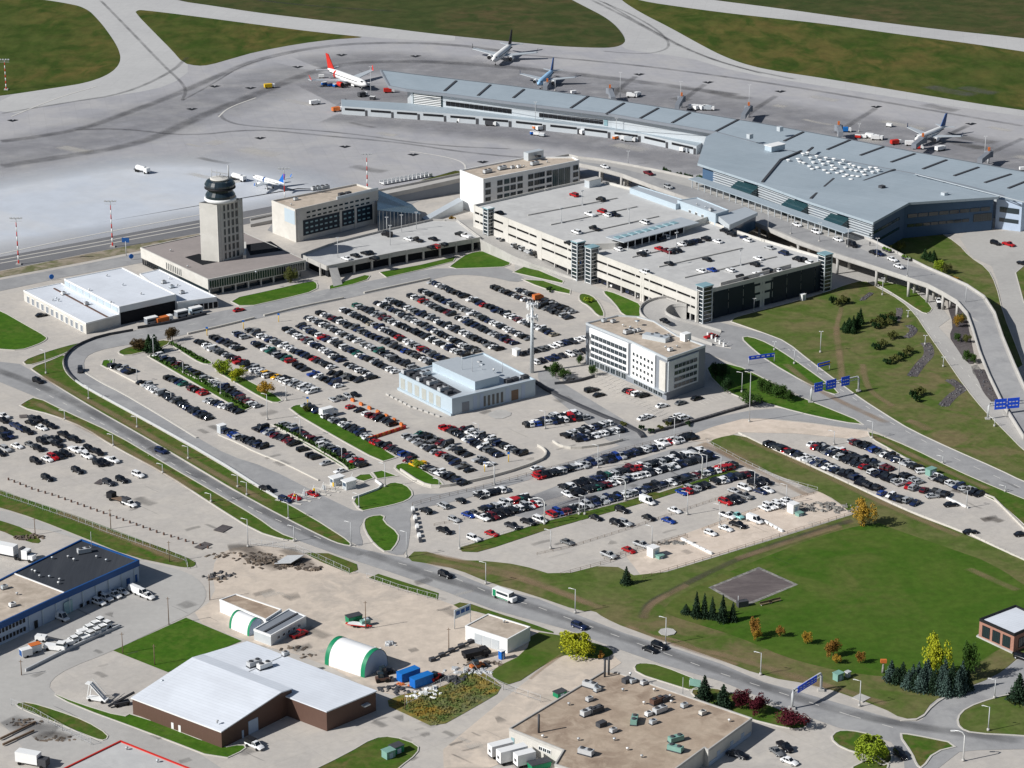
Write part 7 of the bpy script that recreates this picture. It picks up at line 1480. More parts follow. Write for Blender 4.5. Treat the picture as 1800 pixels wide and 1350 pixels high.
fence([(1130,1017),(1250,981),(1370,943),(1498,904)],'wooden rail fence between the gravel yard and the sports field',1.0,'wood',3,False,(.45,.95))
fence([(725,890),(740,885),(790,872),(850,858),(940,833),(1100,792),(1216,762)],'dark rail fence along the top of the fenced lot',1.2,'wood',3,False,(.5,.95))
fence([(807,965),(870,945),(970,915),(1100,880),(1160,862),(1290,826)],'wire fence on the grass strip of the fenced lot',1.1,'galv',3,False)
fence([(1243,779),(1300,810),(1370,845),(1437,863)],'wire fence along the dry grass above the fenced lot',1.3,'galv',3,False)
for P,lab in [([(763,924),(800,917),(850,905)],'low wooden rail behind the black pickup in the fenced lot'),([(944,975),(1000,963),(1100,932),(1180,905),(1290,868),(1310,862)],'long low wooden rail through the middle of the lower lot'),([(1062,992*0+983),(1120,965),(1205,941)],'low wooden rail below the silver pickups'),([(1234,932),(1290,910),(1340,893),(1430,868)],'low wooden rail behind the row of white vans')]:
    fence(P,lab,.7,'wood',2.5,False,(.4,.95))
# the grass strip of the fenced lot
sheet('grass_strip',[(807,963),(840,953),(960,917),(1100,882),(1150,865),(1165,868),(1128,885),(960,932),(870,962),(838,971),(812,970)],'verge',.13,0)
sheet('grass_strip',[(1118,880),(1285,826),(1300,830),(1130,885)],'verge',.131,0)
# barrier walls round the loop road / top road : dark guardrail
def rail(P,label,h=.8,w=.35,m='concrete',name='barrier_wall'):
    W=chaikin([tuple(_G(x,y)) for x,y in P],1,False); b=MB()
    for a,c in zip(W,W[1:]): b.bar(Vector(a)+Vector((0,0,h/2)),Vector(c)+Vector((0,0,h/2)),w,h)
    o=b.build(name,M[m],label=label,cat='barrier'); return o
rail([(133,671),(118,656),(111,640),(116,624),(136,608),(176,592),(234,582)],'dark curved barrier wall outside the loop road bend',.9,.35,'darkgrey')
rail([(242,578),(300,569),(363,553)],'dark straight barrier in front of the parked shuttle buses',1.0,.4,'darkgrey')
rail([(330,588),(400,572),(447,560)],'left length of double rail along the top of the main lot',.7,.6,'kerb'); rail([(464,556),(530,540),(604,525)],'middle length of double rail along the top of the main lot',.7,.6,'kerb'); rail([(640,516),(700,503),(756,491)],'right length of double rail along the top of the main lot',.7,.6,'kerb')
rail([(149,655),(180,674),(213,690),(276,727),(346,770)],'long pale kerb dividing the two lanes of the loop road',.3,.7,'kerb')
rail([(133,671),(150,682),(251,737),(377,807),(460,860),(500,884)],'low guardrail between the loop road and the verge',.8,.3,'galv')
rail([(190,648),(250,679),(310,708),(354,739),(376,733)],'white edging rail along the kerb row of the main lot',.5,.3,'kerb'); rail([(263,626),(310,649),(380,684),(440,715)],'white rail on the lower side of the hedge strip',.5,.3,'kerb'); rail([(276,624),(340,655),(400,685),(452,713)],'white rail on the upper side of the hedge strip',.5,.3,'kerb')
rail([(481,749),(540,780),(600,815),(612,826)],'white rail on the lower side of the second hedge',.5,.3,'kerb'); rail([(493,745),(560,780),(633,822)],'white rail on the upper side of the second hedge',.5,.3,'kerb')
rail([(384,765),(420,780),(450,796),(500,815),(560,845)],'pale kerb rail along the lower block',.4,.4,'kerb')
rail([(704,828),(740,852),(765,858),(800,854),(880,836),(950,812),(962,800),(955,790),(945,785)],'dark-topped rail curving round the lower right of the main lot',.9,.4,'kerb')
rail([(972,777),(985,786),(1010,790),(1060,784),(1095,775)],'curved rail below the block by the hotel lane',.8,.4,'kerb')
rail([(620,877),(632,873),(675,857),(660,846)],'white angled rail on the dark green lawn',.7,.35,'white')
rail([(940,672),(965,690),(1040,725),(1120,757),(1130,770)],'dark hedge-like barrier along the hotel lane',.9,1.2,'darkgrey','hedge_barrier')
rail([(975,676),(1010,673),(1045,663)],'low dark wall at the hotel entrance loop',.9,.5,'darkgrey')
rail([(1140,762),(1200,748),(1300,718),(1340,708)],'dark rocky edging along the hotel car park',.8,1.0,'darkrock')
rail([(45,1181),(120,1143),(210,1103)],'grey guardrail behind the white airport tractors',.9,.4,'galv')
rail([(1583,1268),(1618,1266),(1640,1240),(1670,1221)],'pale kerb at the mouth of the side road',.3,.4,'kerb')
rail([(1140,325),(1180,338)],'x',.1,.1) if 0 else None
# concrete block rows
def blocks(P,n,label,d,m,group,name='concrete_block',alt=None):
    W=[_G(x,y) for x,y in P]; Ls=[(c-a).length for a,c in zip(W,W[1:])]; T=sum(Ls); me={}
    for i in range(n):
        s=T*(i+.5)/n
        for a,c,L in zip(W,W[1:],Ls):
            if s<=L: break
            s-=L
        q=a.lerp(c,s/L); dr=c-a; mm=m if not alt or i%2==0 else alt
        if mm not in me:
            b=MB(); b.box((0,0,0),d,0,0,.8 if d[1]>.5 else 1); me[mm]=b.mesh(name,M[mm])
        o=link(name,me[mm],None,q,math.atan2(dr.y,dr.x)); tag(o,label,'concrete block' if 'post' not in name else 'post',group)
blocks([(725,893),(731,915),(735,935),(740,955)],8,'white concrete block in the broken line at the left end of the fenced lot',(2.6,1.0,.9),'white','white concrete blocks at the left end of the fenced lot','concrete_block','darkgrey')
blocks([(1299,762),(1350,787),(1430,822),(1497,853),(1600,900),(1695,937)],46,'white concrete barrier in the line along the lower edge of the right-hand lot',(2.4,.4,.55),'kerb','white concrete barriers of the right-hand lot')
blocks([(1560,790),(1622,824),(1690,855),(1746,876),(1770,900),(1802,932)],30,'white concrete barrier along the upper and right edge of the right-hand lot',(2.4,.4,.55),'kerb','white concrete barriers of the right-hand lot upper edge')
blocks([(1700,937),(1750,962),(1802,986)],12,'white concrete barrier at the bottom tip of the right-hand lot',(2.4,.4,.55),'kerb','white concrete barriers at the tip')
blocks([(1650,870),(1700,893)],6,'pale concrete barrier on the centre rail of the right-hand lot',(3,.5,.6),'white','pale barriers on the centre rail')
blocks([(10,842),(60,862),(95,872),(190,906),(280,938),(372,966)],31,'short rusty-red post in the line along the lower edge of the left lot',(.4,.4,.8),'brown','rusty posts below the left lot','bollard_post')
blocks([(1197,948),(1252,975)],5,'white concrete barrier beside the lower booth yard',(3,.6,.7),'white','white barriers beside the lower booth'); blocks([(1345,918),(1375,935)],4,'white concrete barrier beside the upper booth yard',(3,.6,.7),'white','white barriers beside the upper booth')
blocks([(678,693),(720,715),(775,734)],11,'white concrete barrier in the line in front of the utility building',(1.9,.5,.6),'concrete','white barriers by the utility building')
blocks([(613,702),(690,738),(712,752)],7,'orange plastic barrier in the line beside the red car',(1.9,.7,1.0),'orange','orange barriers inside the car park','plastic_barrier')
blocks([(650,773),(712,753)],12,'orange plastic barrier in the closed line at the low end of the works area',(1.9,.7,1.0),'orange','orange barriers at the end of the works area','plastic_barrier','red')
blocks([(1610,500),(1650,520)],1,'x',(.1,.1,.1),'white','x') if 0 else None
# yellow marker posts in the lot, traffic lights
for x,y in [(490,566),(364,590),(428,578),(541,714),(894,812),(852,829)]:
    c=_G(x,y); e=empty('marker_post',c,'yellow aisle marker post standing at the end of a car row','post','yellow aisle marker posts'); MB().rev(c,[(.14,0),(.14,2.6)],6).build('post',M['yellow'],e); MB().box(c+Vector((0,0,2.6)),(.8,.15,.7)).build('plate',M['blue'],e)
# slabs, benches, piles
for x,y,lab in [(1173,1112,'pale oval concrete slab round a street lamp by the main road'),(1514,1228,'pale square concrete slab on the roadside grass')]:
    c=_G(x,y); b=MB(); b.rev(c+Vector((0,0,.12)),[(2.4,0),(2.4,.2)],8 if x<1200 else 4,0,False); b.build('concrete_slab',M['concrete'],label=lab,cat='slab')
for x,y,lab in [(1347,1063,'weathered players bench, left of the pair by the ball diamond'),(1362,1059,'weathered players bench, right of the pair by the ball diamond')]:
    c=_G(x,y); e=empty('bench',c,lab,'bench'); rz=R(28); u=Vector((math.cos(rz),math.sin(rz),0)); v=Vector((-u.y,u.x,0))
    MB().box(c+Vector((0,0,.45)),(4,.5,.08),rz).build('seat',M['wood'],e); MB().box(c+v*.3+Vector((0,0,.6)),(4,.08,.5),rz).build('backrest',M['wood'],e)
    for k in (-1.6,1.6): MB().box(c+u*k,(.12,.45,.46),rz).build('leg',M['galv'],e)
c=_G(1305,1066); e=empty('backstop',c,'dark chain backstop hut at the near corner of the ball diamond','backstop'); MB().box(c,(3,1.6,1.8),R(20)).build('panel',M['darkgrey'],e); MB().tube([c+Vector((-1.2,0,0)),c+Vector((-1.2,0,3.2))],.1).build('post',M['galv'],e)
def pile(x,y,w,d,h,m,lab,name='debris_pile',n=26,seed=1,cat='debris pile'):
    r=random.Random(seed); c=_G(x,y); b=MB()
    for k in range(n):
        a=r.random()*6.28; q=math.sqrt(r.random()); p=c+Vector((math.cos(a)*q*w/2,math.sin(a)*q*d/2,0)); s=r.uniform(.35,1.1); b.box(p,(s*r.uniform(.8,2.6),s,h*(1-q*.7)*r.uniform(.5,1)),r.random()*3,0,r.uniform(.4,.95))
    b.build(name,M[m],label=lab,cat=cat)
pile(430,978,22,6,.7,'junk','burnt black debris heap, left part near the gate',n=50,seed=2); pile(470,990,16,8,1.1,'junk','charred wreck heap in the middle of the yard corner',n=46,seed=3); pile(515,995,12,6,.7,'junk','dark debris heap right of the pale sheet',n=40,seed=4); pile(555,1001,7,3,.9,'junk','small dark heap at the right end of the debris',n=12,seed=5)
b=MB(); P=gp([(482,993),(505,978),(535,985),(512,998)]); b.prism(P,[.3,.2,1.6,1.4],[.45,.35,1.75,1.55],0,bot=True); b.build('fallen_roof_sheet',M['galv'],label='pale collapsed roof sheet lying on the burnt heap',cat='debris')
pile(385,1013,11,5,1.3,'darkrock','dark tarpaulin-covered heap near the works road curve',n=22,seed=6); pile(383,1020,5,3,1.3,'junk','wrecked dark car body beside the tarpaulin heap',n=9,seed=16,name='wrecked_car',cat='wreck')
pile(513,1140,9,3,.6,'junk','dark scrap pieces above the brown shed roof, left',n=16,seed=7); pile(540,1153,5,2,.5,'junk','small dark scrap pieces above the brown shed roof, right',n=8,seed=8)
pile(1440,893,24,9,1.2,'rock','long stack of pale and dark salvaged timber by the upper booth','timber_pile',90,9,'timber pile'); pile(1180,955,16,2,.7,'rock','thin line of stacked timber left of the white barriers','timber_pile',34,10,'timber pile')
pile(700,1213,12,5,.6,'darkgrey','black pipes and pallets stacked before the blue containers','scrap_pile',40,11,'scrap'); pile(715,1203,6,2,1.0,'orange','orange buckets heaped left of the blue container','scrap_pile',9,12,'scrap'); pile(795,1195,10,5,1.0,'darkgrey','dark machinery scrap at the fence corner','scrap_pile',30,13,'scrap'); pile(820,1180,14,5,1.0,'galv','mixed pale scrap below the dump truck','scrap_pile',30,14,'scrap'); pile(745,1222,10,4,.9,'white','white tanks and parts near the low end of the scrap yard','scrap_pile',18,15,'scrap'); pile(760,1212,3,2,1.8,'white','white cone-shaped tarp in the scrap yard','tarp',5,17,'tarp')
pile(686,1133,4,2,1.8,'galv','small upright silver parts standing alone in the yard','scrap_pile',8,18,'scrap'); pile(640,1140,9,2,.8,'white','white pipes lying behind the large fabric shelter','scrap_pile',14,19,'scrap'); pile(845,1166,14,3,.6,'junk','brown soil and timber below the dump truck','scrap_pile',24,20,'scrap')
pile(50,945,9,4,1.2,'junk','brown brush heap beside the works road at the left',n=24,seed=21); pile(40,1270,10,4,.7,'junk','oily dark scrap in the dirty yard, bottom left',n=22,seed=22); pile(95,1298,12,3,.4,'junk','oily dark scrap row in the dirty yard, lower',n=22,seed=23)
b=MB()
for k in range(5): 
    q=_G(760+k*17,1162-k*8); b.bar(q+Vector((0,0,.6)),_G(760+(k+1)*17,1162-(k+1)*8)+Vector((0,0,.6)),.4)
    b.box(q,(1.6,1.2,1.0),.6)
b.build('pipe_rack',M['darkgrey'],label='long pipe on dark trestles left of the black dump truck',cat='pipe rack')
b=MB(); q=_G(50,1310)
for P in ([(0,1302),(62,1272)],[(5,1312),(60,1287)]):
    b.bar(_G(*P[0])+Vector((0,0,.5)),_G(*P[1])+Vector((0,0,.5)),.35,.5)
b.build('timber_rail',M['wood'],label='two long dark timbers lying in the dirty yard at the bottom left',cat='timber')
# stairs truck & belt loader on the concrete near brown shed
e=vehicle(172,1232,R(-20),'boarding_stairs','white mobile boarding stairs standing on the concrete left of the brown shed','boarding stairs'); lbox(e,'chassis',[((0,0,.5),(5.5,2,.4))],'white'); b=MB(); b.bar((2.2,0,.8),(-1.6,0,4.6),1.6,.25); b.bar((-1.6,0,4.7),(-3,0,4.7),1.6,.2)
for s in (-.8,.8): b.bar((-2.6,s,.8),(-1.8,s,4.6),.18); b.bar((2.2,s,1.8),(-1.6,s,5.6),.1)
link('stair',b.mesh('stair',M['white']),e); wheels(e,[(-1.8,-1),(-1.8,1),(1.8,-1),(1.8,1)],.42)
e=vehicle(214,1240,R(25),'conveyor','dark belt conveyor raised beside the boarding stairs','conveyor'); b=MB(); b.bar((-3.5,0,.5),(3.5,0,3.0),.9,.25); link('belt',b.mesh('belt',M['black']),e); lbox(e,'chassis',[((0,0,.5),(4,1.6,.7))],'darkgrey'); wheels(e,[(-1.4,-.8),(-1.4,.8),(1.4,-.8),(1.4,.8)],.4)
# picnic sign etc by factory
a=_G(1212,1208);c=_G(1232,1212); e=empty('direction_sign',(a+c)/2,'pale green roadside board beside the spruce trees above the factory','sign'); b=MB(); b.bar(a+Vector((0,0,1.6)),c+Vector((0,0,1.6)),.15,2); b.build('sign_panel',M['palegreen'],e); b=MB(); b.tube([a,a+Vector((0,0,2))],.1); b.tube([c,c+Vector((0,0,2))],.1); b.build('post',M['galv'],e)
e=empty('sculpture',_G(1552,1183),'red-topped white marker post at the left end of the spruce row','sign'); c=_G(1552,1183); MB().tube([c,c+Vector((0,0,3))],.5,6,0,.2).build('base',M['rock'],e); MB().box(c+Vector((0,0,3)),(1.6,.8,.9)).build('top',M['orange'],e)
# small people on the departures kerb
def person(x,y,z,c1,c2,lab,ang=0):
    c=_G(x,y,z); b=MB(); b.rev(c,[(.10,0),(.12,.45),(.16,.85),(.20,1.0),(.22,1.25),(.24,1.42),(.12,1.5),(.07,1.53),(.10,1.6),(.12,1.68),(.08,1.78),(.02,1.8)],8); 
    b.tube([c+Vector((.24,0,1.4)),c+Vector((.3,.05,1.1)),c+Vector((.28,.15,.85))],.055,5); b.tube([c+Vector((-.24,0,1.4)),c+Vector((-.3,.05,1.1)),c+Vector((-.28,.15,.85))],.055,5)
    e=b.build('person',M[c1],label=lab,cat='person')
for x,y,lab in [(1225,327,'person standing on the departures pavement near its left end'),(1240,331,'person walking on the departures pavement left of the canopy'),(1304,357,'person in dark clothes under the left part of the canopy'),(1385,388,'person in dark clothes under the middle of the canopy'),(1529,432,'person walking beyond the right end of the canopy')]: person(x,y,7.4,'darkgrey','',lab)
for x,y in [(1554,440),(1559,442),(1564,444),(1588,454),(1593,456),(1599,458)]:
    c=_G(x,y,7.4); e=empty('planter',c,'round dark planter on the pavement at the right end of the departures road','planter','round planters on the departures pavement'); MB().rev(c,[(.7,0),(.9,.7)],10).build('pot',M['darkgrey'],e); MB().rev(c+Vector((0,0,.7)),[(.8,0),(.7,.5),(.3,.8)],8).build('plant',M['field'],e)
# boulder walls on the hill
def boulders(P,n,lab,seed,wd=2.2):
    strip('rock_bed',P,wd*1.3,'bed',.135+seed*.004,2,False)
    r=random.Random(seed); W=[_G(x,y) for x,y in P]; b=MB(); Ls=[(c-a).length for a,c in zip(W,W[1:])]; T=sum(Ls)
    for i in range(n):
        s=T*r.random()
        for a,c,L in zip(W,W[1:],Ls):
            if s<=L: break
            s-=L
        q=a.lerp(c,s/L)+Vector((r.uniform(-wd,wd)*.5,r.uniform(-wd,wd)*.5,-.1)); k=r.uniform(.3,.7); b.rev(q,[(k*.6,0),(k*.8,k*.4),(k*.3,k*.75)],6)
    b.build('boulder_wall',M['darkrock'],label=lab,cat='boulder wall')
boulders([(1603,662),(1618,640),(1634,625),(1632,610),(1626,603)],110,'curved dark boulder band in the middle of the grass hill',1,2.8); boulders([(1658,714),(1675,695),(1692,685),(1680,675),(1668,668)],90,'curved dark boulder band low on the grass hill near the gantry',2,2.8); boulders([(1592,594),(1600,590),(1608,580),(1596,572)],60,'short dark boulder band high on the grass hill',3,2.2); boulders([(1576,565),(1582,548),(1580,542)],30,'small dark boulder band below the bridge columns',4,1.8); boulders([(1515,528),(1532,515)],26,'small dark boulder strip under the garage shadow',5,1.6)
boulders([(1720,650),(1730,670),(1738,690),(1752,706)],60,'pale rock slope beside the lower end of the elevated ramp',6,3)
# ================================================================ TREES
def leafmesh(name,kind,seed,n):
    r=random.Random(seed); vs=[];fs=[]
    def quad(p,s,nrm=None):
        a=Vector((r.uniform(-1,1),r.uniform(-1,1),r.uniform(-.6,1))).normalized(); u=a.orthogonal().normalized()*s; v=a.cross(u).normalized()*s*r.uniform(.5,1); k=len(vs)
        vs.extend([tuple(p-u*.5),tuple(p+v*.5),tuple(p+u*.5),tuple(p-v*.5)]); fs.append((k,k+1,k+2,k+3))
    if kind=='round':   # unit crown: radius ~1, from z=.25 to 2
        cl=[(Vector((r.gauss(0,.38),r.gauss(0,.38),r.uniform(.55,1.6))),r.uniform(.3,.5)) for _ in range(22)]
        for i in range(n):
            c,q=cl[i%len(cl)]; d=Vector((r.gauss(0,1),r.gauss(0,1),r.gauss(0,1))).normalized(); quad(c+d*q*r.uniform(.5,1.08),r.uniform(.09,.17))
    elif kind=='willow':
        for i in range(n):
            a=r.random()*6.28; q=r.uniform(.3,1)**.6; zt=1.9-.5*q*q; z=zt-r.random()**1.3*1.25*q; w_=q*(1+.08*math.sin(a*5)); j=1+.16*math.sin(a*3+z*4)+.1*math.sin(a*7); quad(Vector((math.cos(a)*w_*j,math.sin(a)*w_*j,max(.12,z*(.93+.1*math.sin(a*2))))),r.uniform(.09,.17))
    elif kind=='bush':
        cl=[(Vector((r.gauss(0,.5),r.gauss(0,.5),r.uniform(.25,.7))),r.uniform(.28,.42)) for _ in range(8)]
        for i in range(n):
            c,q=cl[i%len(cl)]; d=Vector((r.gauss(0,1),r.gauss(0,1),abs(r.gauss(0,1)))).normalized(); quad(c+d*q*r.uniform(.5,1.05),r.uniform(.14,.26))
    elif kind=='column':
        cl=[(Vector((r.gauss(0,.42),r.gauss(0,.42),r.uniform(.3,1.8))),r.uniform(.26,.46)) for _ in range(26)]
        for i in range(n):
            c,q=cl[i%len(cl)]; d=Vector((r.gauss(0,1),r.gauss(0,1),r.gauss(0,1.3))).normalized(); quad(c+d*q*r.uniform(.5,1.08),r.uniform(.08,.15))
    else:               # spruce: layered whorls, unit radius 1, height 2
        L=17
        for l in range(L):
            z=.14+1.75*l/L; R_=(1-l/L)**.85; m=int(7+13*R_)
            for k in range(m):
                a=6.28*(k+r.random()*.6)/m+l; rr=R_*r.uniform(.8,1.12)
                for q in range(int(3+5*R_)):
                    t=(q+.6)/(3+5*R_); p=Vector((math.cos(a)*rr*t,math.sin(a)*rr*t,z+.10-.16*t*R_+r.uniform(-.03,.03))); quad(p+Vector((r.uniform(-.05,.05),r.uniform(-.05,.05),0)),r.uniform(.12,.22)*(.5+.5*R_)+.03)
        quad(Vector((0,0,1.9)),.12); quad(Vector((0,0,1.97)),.08)
    me=bpy.data.meshes.new(name); me.from_pydata(vs,[],fs); me.materials.append(M['leaf']); me.update(); return me
CR={}
for kind,n in (('round',2600),('willow',3200),('bush',800),('column',2800),('spruce',0)):
    CR[kind]=[leafmesh('crown',kind,s,n) for s in (1,2,3)]
TR=[]
for s in range(3):
    r=random.Random(s); b=MB(); b.tube([(0,0,0),(r.uniform(-.04,.04),0,.6),(r.uniform(-.08,.08),.03,1.3)],.07,6,0,.03)
    for k in range(5): a=k*1.3+s; b.tube([(0,0,.5+.12*k),(math.cos(a)*.3,math.sin(a)*.3,.9+.12*k),(math.cos(a)*.55,math.sin(a)*.5,1.15+.12*k)],.03,4,0,.012)
    TR.append(b.mesh('trunk',M['bark']))
tb=MB(); tb.tube([(0,0,0),(0,0,1.7)],.06,6,0,.015); TS=tb.mesh('trunk',M['bark'])
TC={'spruce':(.022,.045,.024),'bluespruce':(.06,.10,.085),'green':(.04,.085,.015),'dkgreen':(.02,.05,.015),'yellow':(.34,.36,.02),'ygreen':(.24,.32,.025),'orange':(.27,.14,.03),'gold':(.36,.22,.03),'brown':(.09,.06,.025),'darkred':(.085,.012,.02),'olive':(.10,.11,.03)}
ti=[0]
def tree(x,yb,yt,wpx,kind,c,label,cat='tree',group=None,name=None):
    p=_G(x,yb); h=hpx(yb,yt); rad=wpx/2/SC(yb)*(1.5 if kind=='spruce' else 1.12); i=ti[0]%3; ti[0]+=1
    nm=name or {'spruce':'spruce_tree','bush':'shrub','round':'deciduous_tree','willow':'willow_tree','column':'deciduous_tree'}[kind]
    e=empty(nm,p,label,cat,group,(ti[0]*2.1)%6.28)
    o=link('crown' if kind!='bush' else 'foliage',CR[kind][i],e); s=h/2 if kind!='bush' else h; o.scale=(rad*(.85+.3*((ti[0]*37)%10)/10),rad*(.85+.3*((ti[0]*53)%10)/10),s*(.92+.14*((ti[0]*29)%10)/10)); o.color=(*TC[c],1)
    t=link('trunk' if kind!='bush' else 'stem',TS if kind=='spruce' else TR[i],e); t.scale=(min(rad,s*.9),min(rad,s*.9),s*(.9 if kind!='bush' else .5))
    return e
for k,(x,yb,yt,w_) in enumerate([(1206,1079,1062,16),(1224,1086,1040,15),(1238,1086,1042,15),(1252,1088,1048,14),(1270,1094,1044,17),(1288,1092,1056,14)]): tree(x,yb,yt,w_,'spruce','spruce',f'dark spruce below the ball diamond, {ordw(k+1)} from the left')
for k,(x,yb,yt,w_,c) in enumerate([(1327,1120,1084,18,'orange'),(1331,1126,1106,14,'gold'),(1371,1119,1098,14,'orange'),(1419,1132,1109,20,'gold'),(1464,1155,1126,26,'orange'),(1470,1166,1150,14,'gold'),(1513,1166,1146,16,'orange')]): tree(x,yb,yt,w_,'round',c,f'small autumn {"orange" if c=="orange" else "golden"} tree in the line across the field edge, {ordw(k+1)} from the left')
for k,(x,yb,yt,w_) in enumerate([(1566,1196,1160,24),(1586,1200,1162,20),(1604,1206,1166,20),(1624,1210,1160,20),(1608,1212,1178,22),(1652,1219,1166,22),(1634,1214,1170,22),(1672,1220,1166,22),(1690,1216,1162,22),(1660,1206,1158,20),(1576,1201,1172,20),(1596,1210,1176,20),(1618,1216,1174,22),(1642,1218,1172,22),(1662,1223,1178,22),(1682,1222,1176,20),(1700,1212,1170,22),(1614,1202,1164,20),(1630,1200,1158,20)]): tree(x,yb,yt,w_,'spruce','bluespruce' if k%3!=1 else 'spruce',f'spruce in the dense clump by the side road, {ordw(k+1)} of its cluster',group='spruces in the clump by the side road')
tree(1641,1190,1120,40,'column','yellow','tall bright yellow tree standing behind the dense spruce clump'); tree(1704,1195,1128,26,'round','green','loose green tree at the right end of the spruce clump'); tree(1790,1233,1182,32,'spruce','spruce','single spruce on the corner grass by the side road')
tree(1515,924,878,34,'column','gold','tall golden autumn tree at the corner of the timber stack'); tree(1013,1152,1106,48,'willow','yellow','large yellow-green willow beside the main road'); tree(1531,1334,1290,50,'willow','ygreen','yellow-green willow on the island beside the slip road')
tree(1057,1158,1144,14,'bush','orange','small rusty shrub right of the big willow','shrub'); tree(1101,1027,992,20,'spruce','spruce','single dark spruce at the corner of the lower fence')
tree(1238,1229,1188,26,'spruce','spruce','dark spruce beside the pale green roadside board'); tree(1271,1243,1203,26,'spruce','spruce','dark spruce above the factory, right of the first')
for k,(x,yb,yt,w_) in enumerate([(1305,1245,1214,34),(1334,1255,1224,34),(1388,1276,1248,46)]): tree(x,yb,yt,w_,'round','darkred',f'dark red leafed tree beside the main road above the factory, {ordw(k+1)} from the left')
tree(393,658,632,30,'round','ygreen','yellow-green tree at the top of the lawn strip, left'); tree(419,668,646,30,'round','yellow','yellow tree in the lawn strip, right of the first'); tree(466,696,668,24,'round','gold','thin golden-orange tree in the lawn strip')
tree(243,616,594,24,'round','brown','brown autumn tree in the island, left'); tree(262,618,584,22,'spruce','dkgreen','dark spruce in the island beside the brown tree'); tree(272,620,588,22,'spruce','spruce','second dark spruce in the island'); tree(252,616,598,24,'round','brown','brown autumn tree in the island, middle'); tree(303,600,574,20,'round','brown','nearly bare brown tree at the top of the loop lot')
tree(510,497,470,18,'column','olive','olive green tree before the dark ground floor of the office building'); tree(797,396,380,12,'bush','gold','small golden shrub before the white hotel','shrub')
tree(977,664,634,20,'round','green','green tree in the hotel entrance loop, left'); tree(990,666,646,18,'round','green','green tree in the hotel entrance loop, right'); tree(1042,660,640,14,'round','green','small green tree by the hotel front wall'); tree(1020,640,622,12,'round','green','small green tree above the hotel front')
for k,(x,yb,yt,w_) in enumerate([(1257,665,634,24),(1270,668,640,20),(1279,690,664,20),(1316,712,688,32),(1340,690,665,18),(1352,694,668,20),(1364,700,672,20),(1376,702,676,20),(1388,706,684,16)]): tree(x,yb,yt,w_,'round','green' if k>2 else 'dkgreen',f'green tree behind the hotel car park, {ordw(k+1)} from the left')
tree(733*1,823,806,16,'round','ygreen','small yellow tree on the curved lawn island'); tree(538,724,712,12,'round','olive','small olive tree on the long lawn')
r=random.Random(8)
HL=[('dkgreen','spruce',[(1488,585,566),(1494,582,560),(1500,579,554),(1507,577,548),(1512,570,540),(1484,580,564),(1500,586,568),(1492,575,556)]),
 ('olive','bush',[(1465,535,520),(1473,538,524),(1482,534,520),(1488,533,522),(1537,572,560),(1545,570,556),(1552,567,552),(1560,564,550),(1568,560,548),(1540,578,566),(1550,574,562),(1562,572,558),(1570,568,556),(1566,596,584),(1572,594,582),(1540,615,603),(1547,612,600),(1553,608,596),(1560,640,630),(1568,638,626),(1576,634,622),(1584,630,618),(1592,626,614),(1598,620,608),(1605,700,686),(1612,697,682),(1620,694,680),(1612,706,694)])]
k=0
for c,kind,ps in HL:
    for (x,yb,yt) in ps:
        k+=1; tree(x,yb,yt,14 if kind=='bush' else 12,kind,'olive' if (kind=='bush' and k%3) else ('dkgreen' if kind=='bush' else c),f"{'low olive shrub' if kind=='bush' else 'dark conifer'} on the grass hill, at place {ordw(k)} in the planted bands",'shrub' if kind=='bush' else 'tree','plants on the grass hill')
for k,(x,yb,yt,c) in enumerate([(1626,455,436,'dkgreen'),(1634,458,440,'dkgreen'),(1641,460,438,'dkgreen'),(1565,450,428,'olive'),(1580,446,424,'olive'),(1648,478,458,'ygreen'),(1655,480,456,'ygreen'),(1662,482,462,'olive'),(1672,492,482,'olive'),(1680,496,486,'gold'),(1682,575,552,'gold'),(1690,568,550,'olive'),(1684,600,584,'green'),(1698,602,586,'olive'),(1700,636,616,'green'),(1712,638,622,'green')]):
    tree(x,yb,yt,14,'round' if k>2 else 'spruce',c,f'tree on the slope beside the elevated ramp, {ordw(k+1)} from the top',group='trees on the slope beside the elevated ramp')
for k,(x,yb,yt) in enumerate([(1168,310,294),(1176,313,298),(1196,316,302),(1205,318,304),(1214,320,306),(1190,313,302)]): tree(x,yb-1,yt,8,'bush','dkgreen',f'small street shrub on the departures pavement, {ordw(k+1)} from the left','shrub')
tree(1231,322,306,16,'round','green','bright green tree at the left end of the departures canopy')
tree(1035,530,522,20,'bush','ygreen','yellow-green low shrub in the teardrop planter','shrub'); tree(966,512,505,14,'bush','dkgreen','dark low shrub on the slim lawn tip','shrub')
for k in range(16):
    x=1150+k*0; 
for k,(x,y) in enumerate([(1095,746),(1128,752),(1050,640),(960,648),(1175,746),(1210,745),(1160,752),(1145,757)]): tree(x,y+3,y-5,12,'bush','dkgreen' if k%2 else 'olive',f'low shrub by the hotel car park edge, {ordw(k+1)} along the kerb','shrub','low shrubs at the hotel car park')
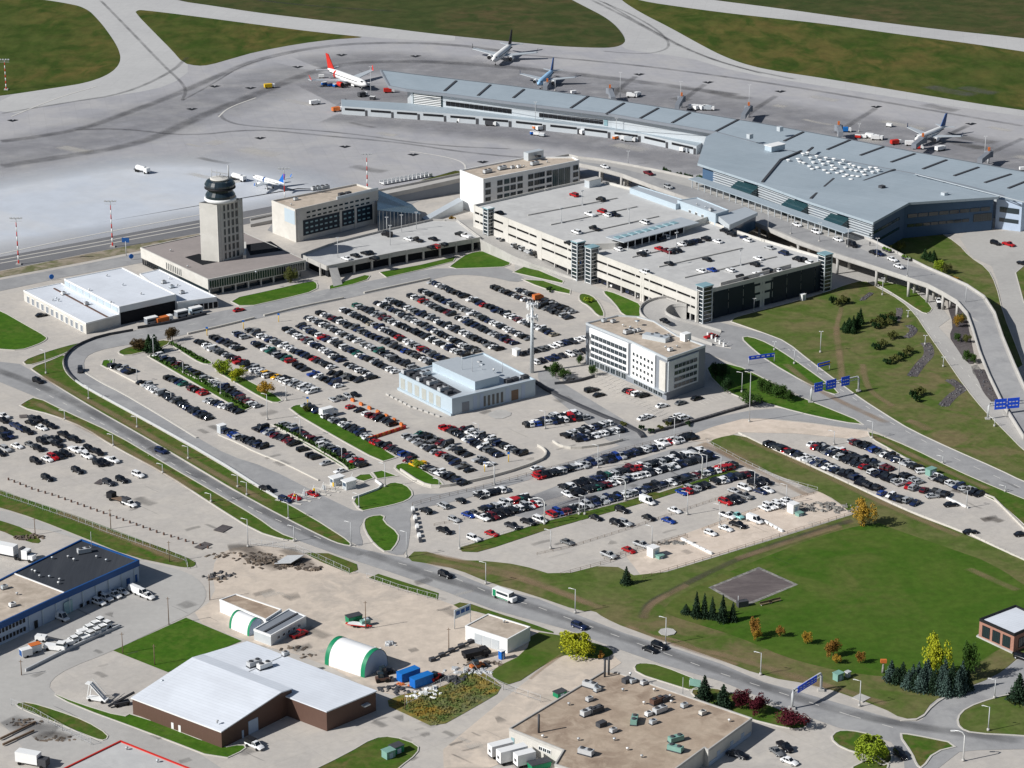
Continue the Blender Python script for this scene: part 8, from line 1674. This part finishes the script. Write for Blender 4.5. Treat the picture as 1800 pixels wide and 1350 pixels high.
# hedges in the strips: tufts
def hedge(P,n,label,seed,c='green',h=.8):
    r=random.Random(seed); W=[_G(x,y) for x,y in P]; vs=[];fs=[]
    for i in range(n):
        t=r.random()*(len(W)-1); k=int(t); p=W[k].lerp(W[k+1],t-k)+Vector((r.uniform(-.8,.8),r.uniform(-.8,.8),.1+r.random()*h)); a=Vector((r.uniform(-1,1),r.uniform(-1,1),r.uniform(0,1))).normalized(); u=a.orthogonal().normalized()*r.uniform(.3,.6); v=a.cross(u).normalized()*.4; q=len(vs); vs+=[tuple(p-u),tuple(p+v),tuple(p+u),tuple(p-v)]; fs.append((q,q+1,q+2,q+3))
    me=bpy.data.meshes.new('hedge'); c0=W[0]; me.from_pydata([(v[0]-c0.x,v[1]-c0.y,v[2]) for v in vs],[],fs); me.materials.append(M['leaf']); o=link('hedge',me,None,(c0.x,c0.y,0)); o.color=(*TC[c],1); tag(o,label,'hedge')
hedge([(268,628),(340,662),(434,718)],1500,'bright green low hedge in the upper strip of the main lot',1); hedge([(487,749),(550,782),(620,823)],1300,'bright green low hedge in the lower strip of the main lot',2)
hedge([(300,803*0+604),(330,620),(360,637)],300,'short low hedge above the loop lot',3)
# tall dry grass in the reed bed: stuff
r=random.Random(3); vs=[];fs=[]
RP=[(690,1236),(725,1256),(767,1276),(830,1240),(880,1211),(828,1180),(775,1216)]
Wp=gp(RP)
def inside(p,P):
    c=False;n=len(P)
    for i in range(n):
        a=P[i];b_=P[(i+1)%n]
        if (a[1]>p[1])!=(b_[1]>p[1]) and p[0]<(b_[0]-a[0])*(p[1]-a[1])/(b_[1]-a[1])+a[0]: c=not c
    return c
xs=[p[0] for p in Wp];ys=[p[1] for p in Wp]
for i in range(3400):
    p=(r.uniform(min(xs),max(xs)),r.uniform(min(ys),max(ys)))
    if not inside(p,Wp): continue
    a=r.random()*3.14; h=r.uniform(.25,.8); q=len(vs); dx,dy=math.cos(a)*.25,math.sin(a)*.25; vs+=[(p[0]-dx,p[1]-dy,.1),(p[0]+dx,p[1]+dy,.1),(p[0]+r.uniform(-.3,.3),p[1]+r.uniform(-.3,.3),h)]; fs.append((q,q+1,q+2))
me=bpy.data.meshes.new('tall_grass'); me.from_pydata(vs,[],fs); me.materials.append(M['reeds']); tag(link('tall_grass',me),'tall dry yellow-green reeds beside the scrap yard fence','grass',None,'stuff')
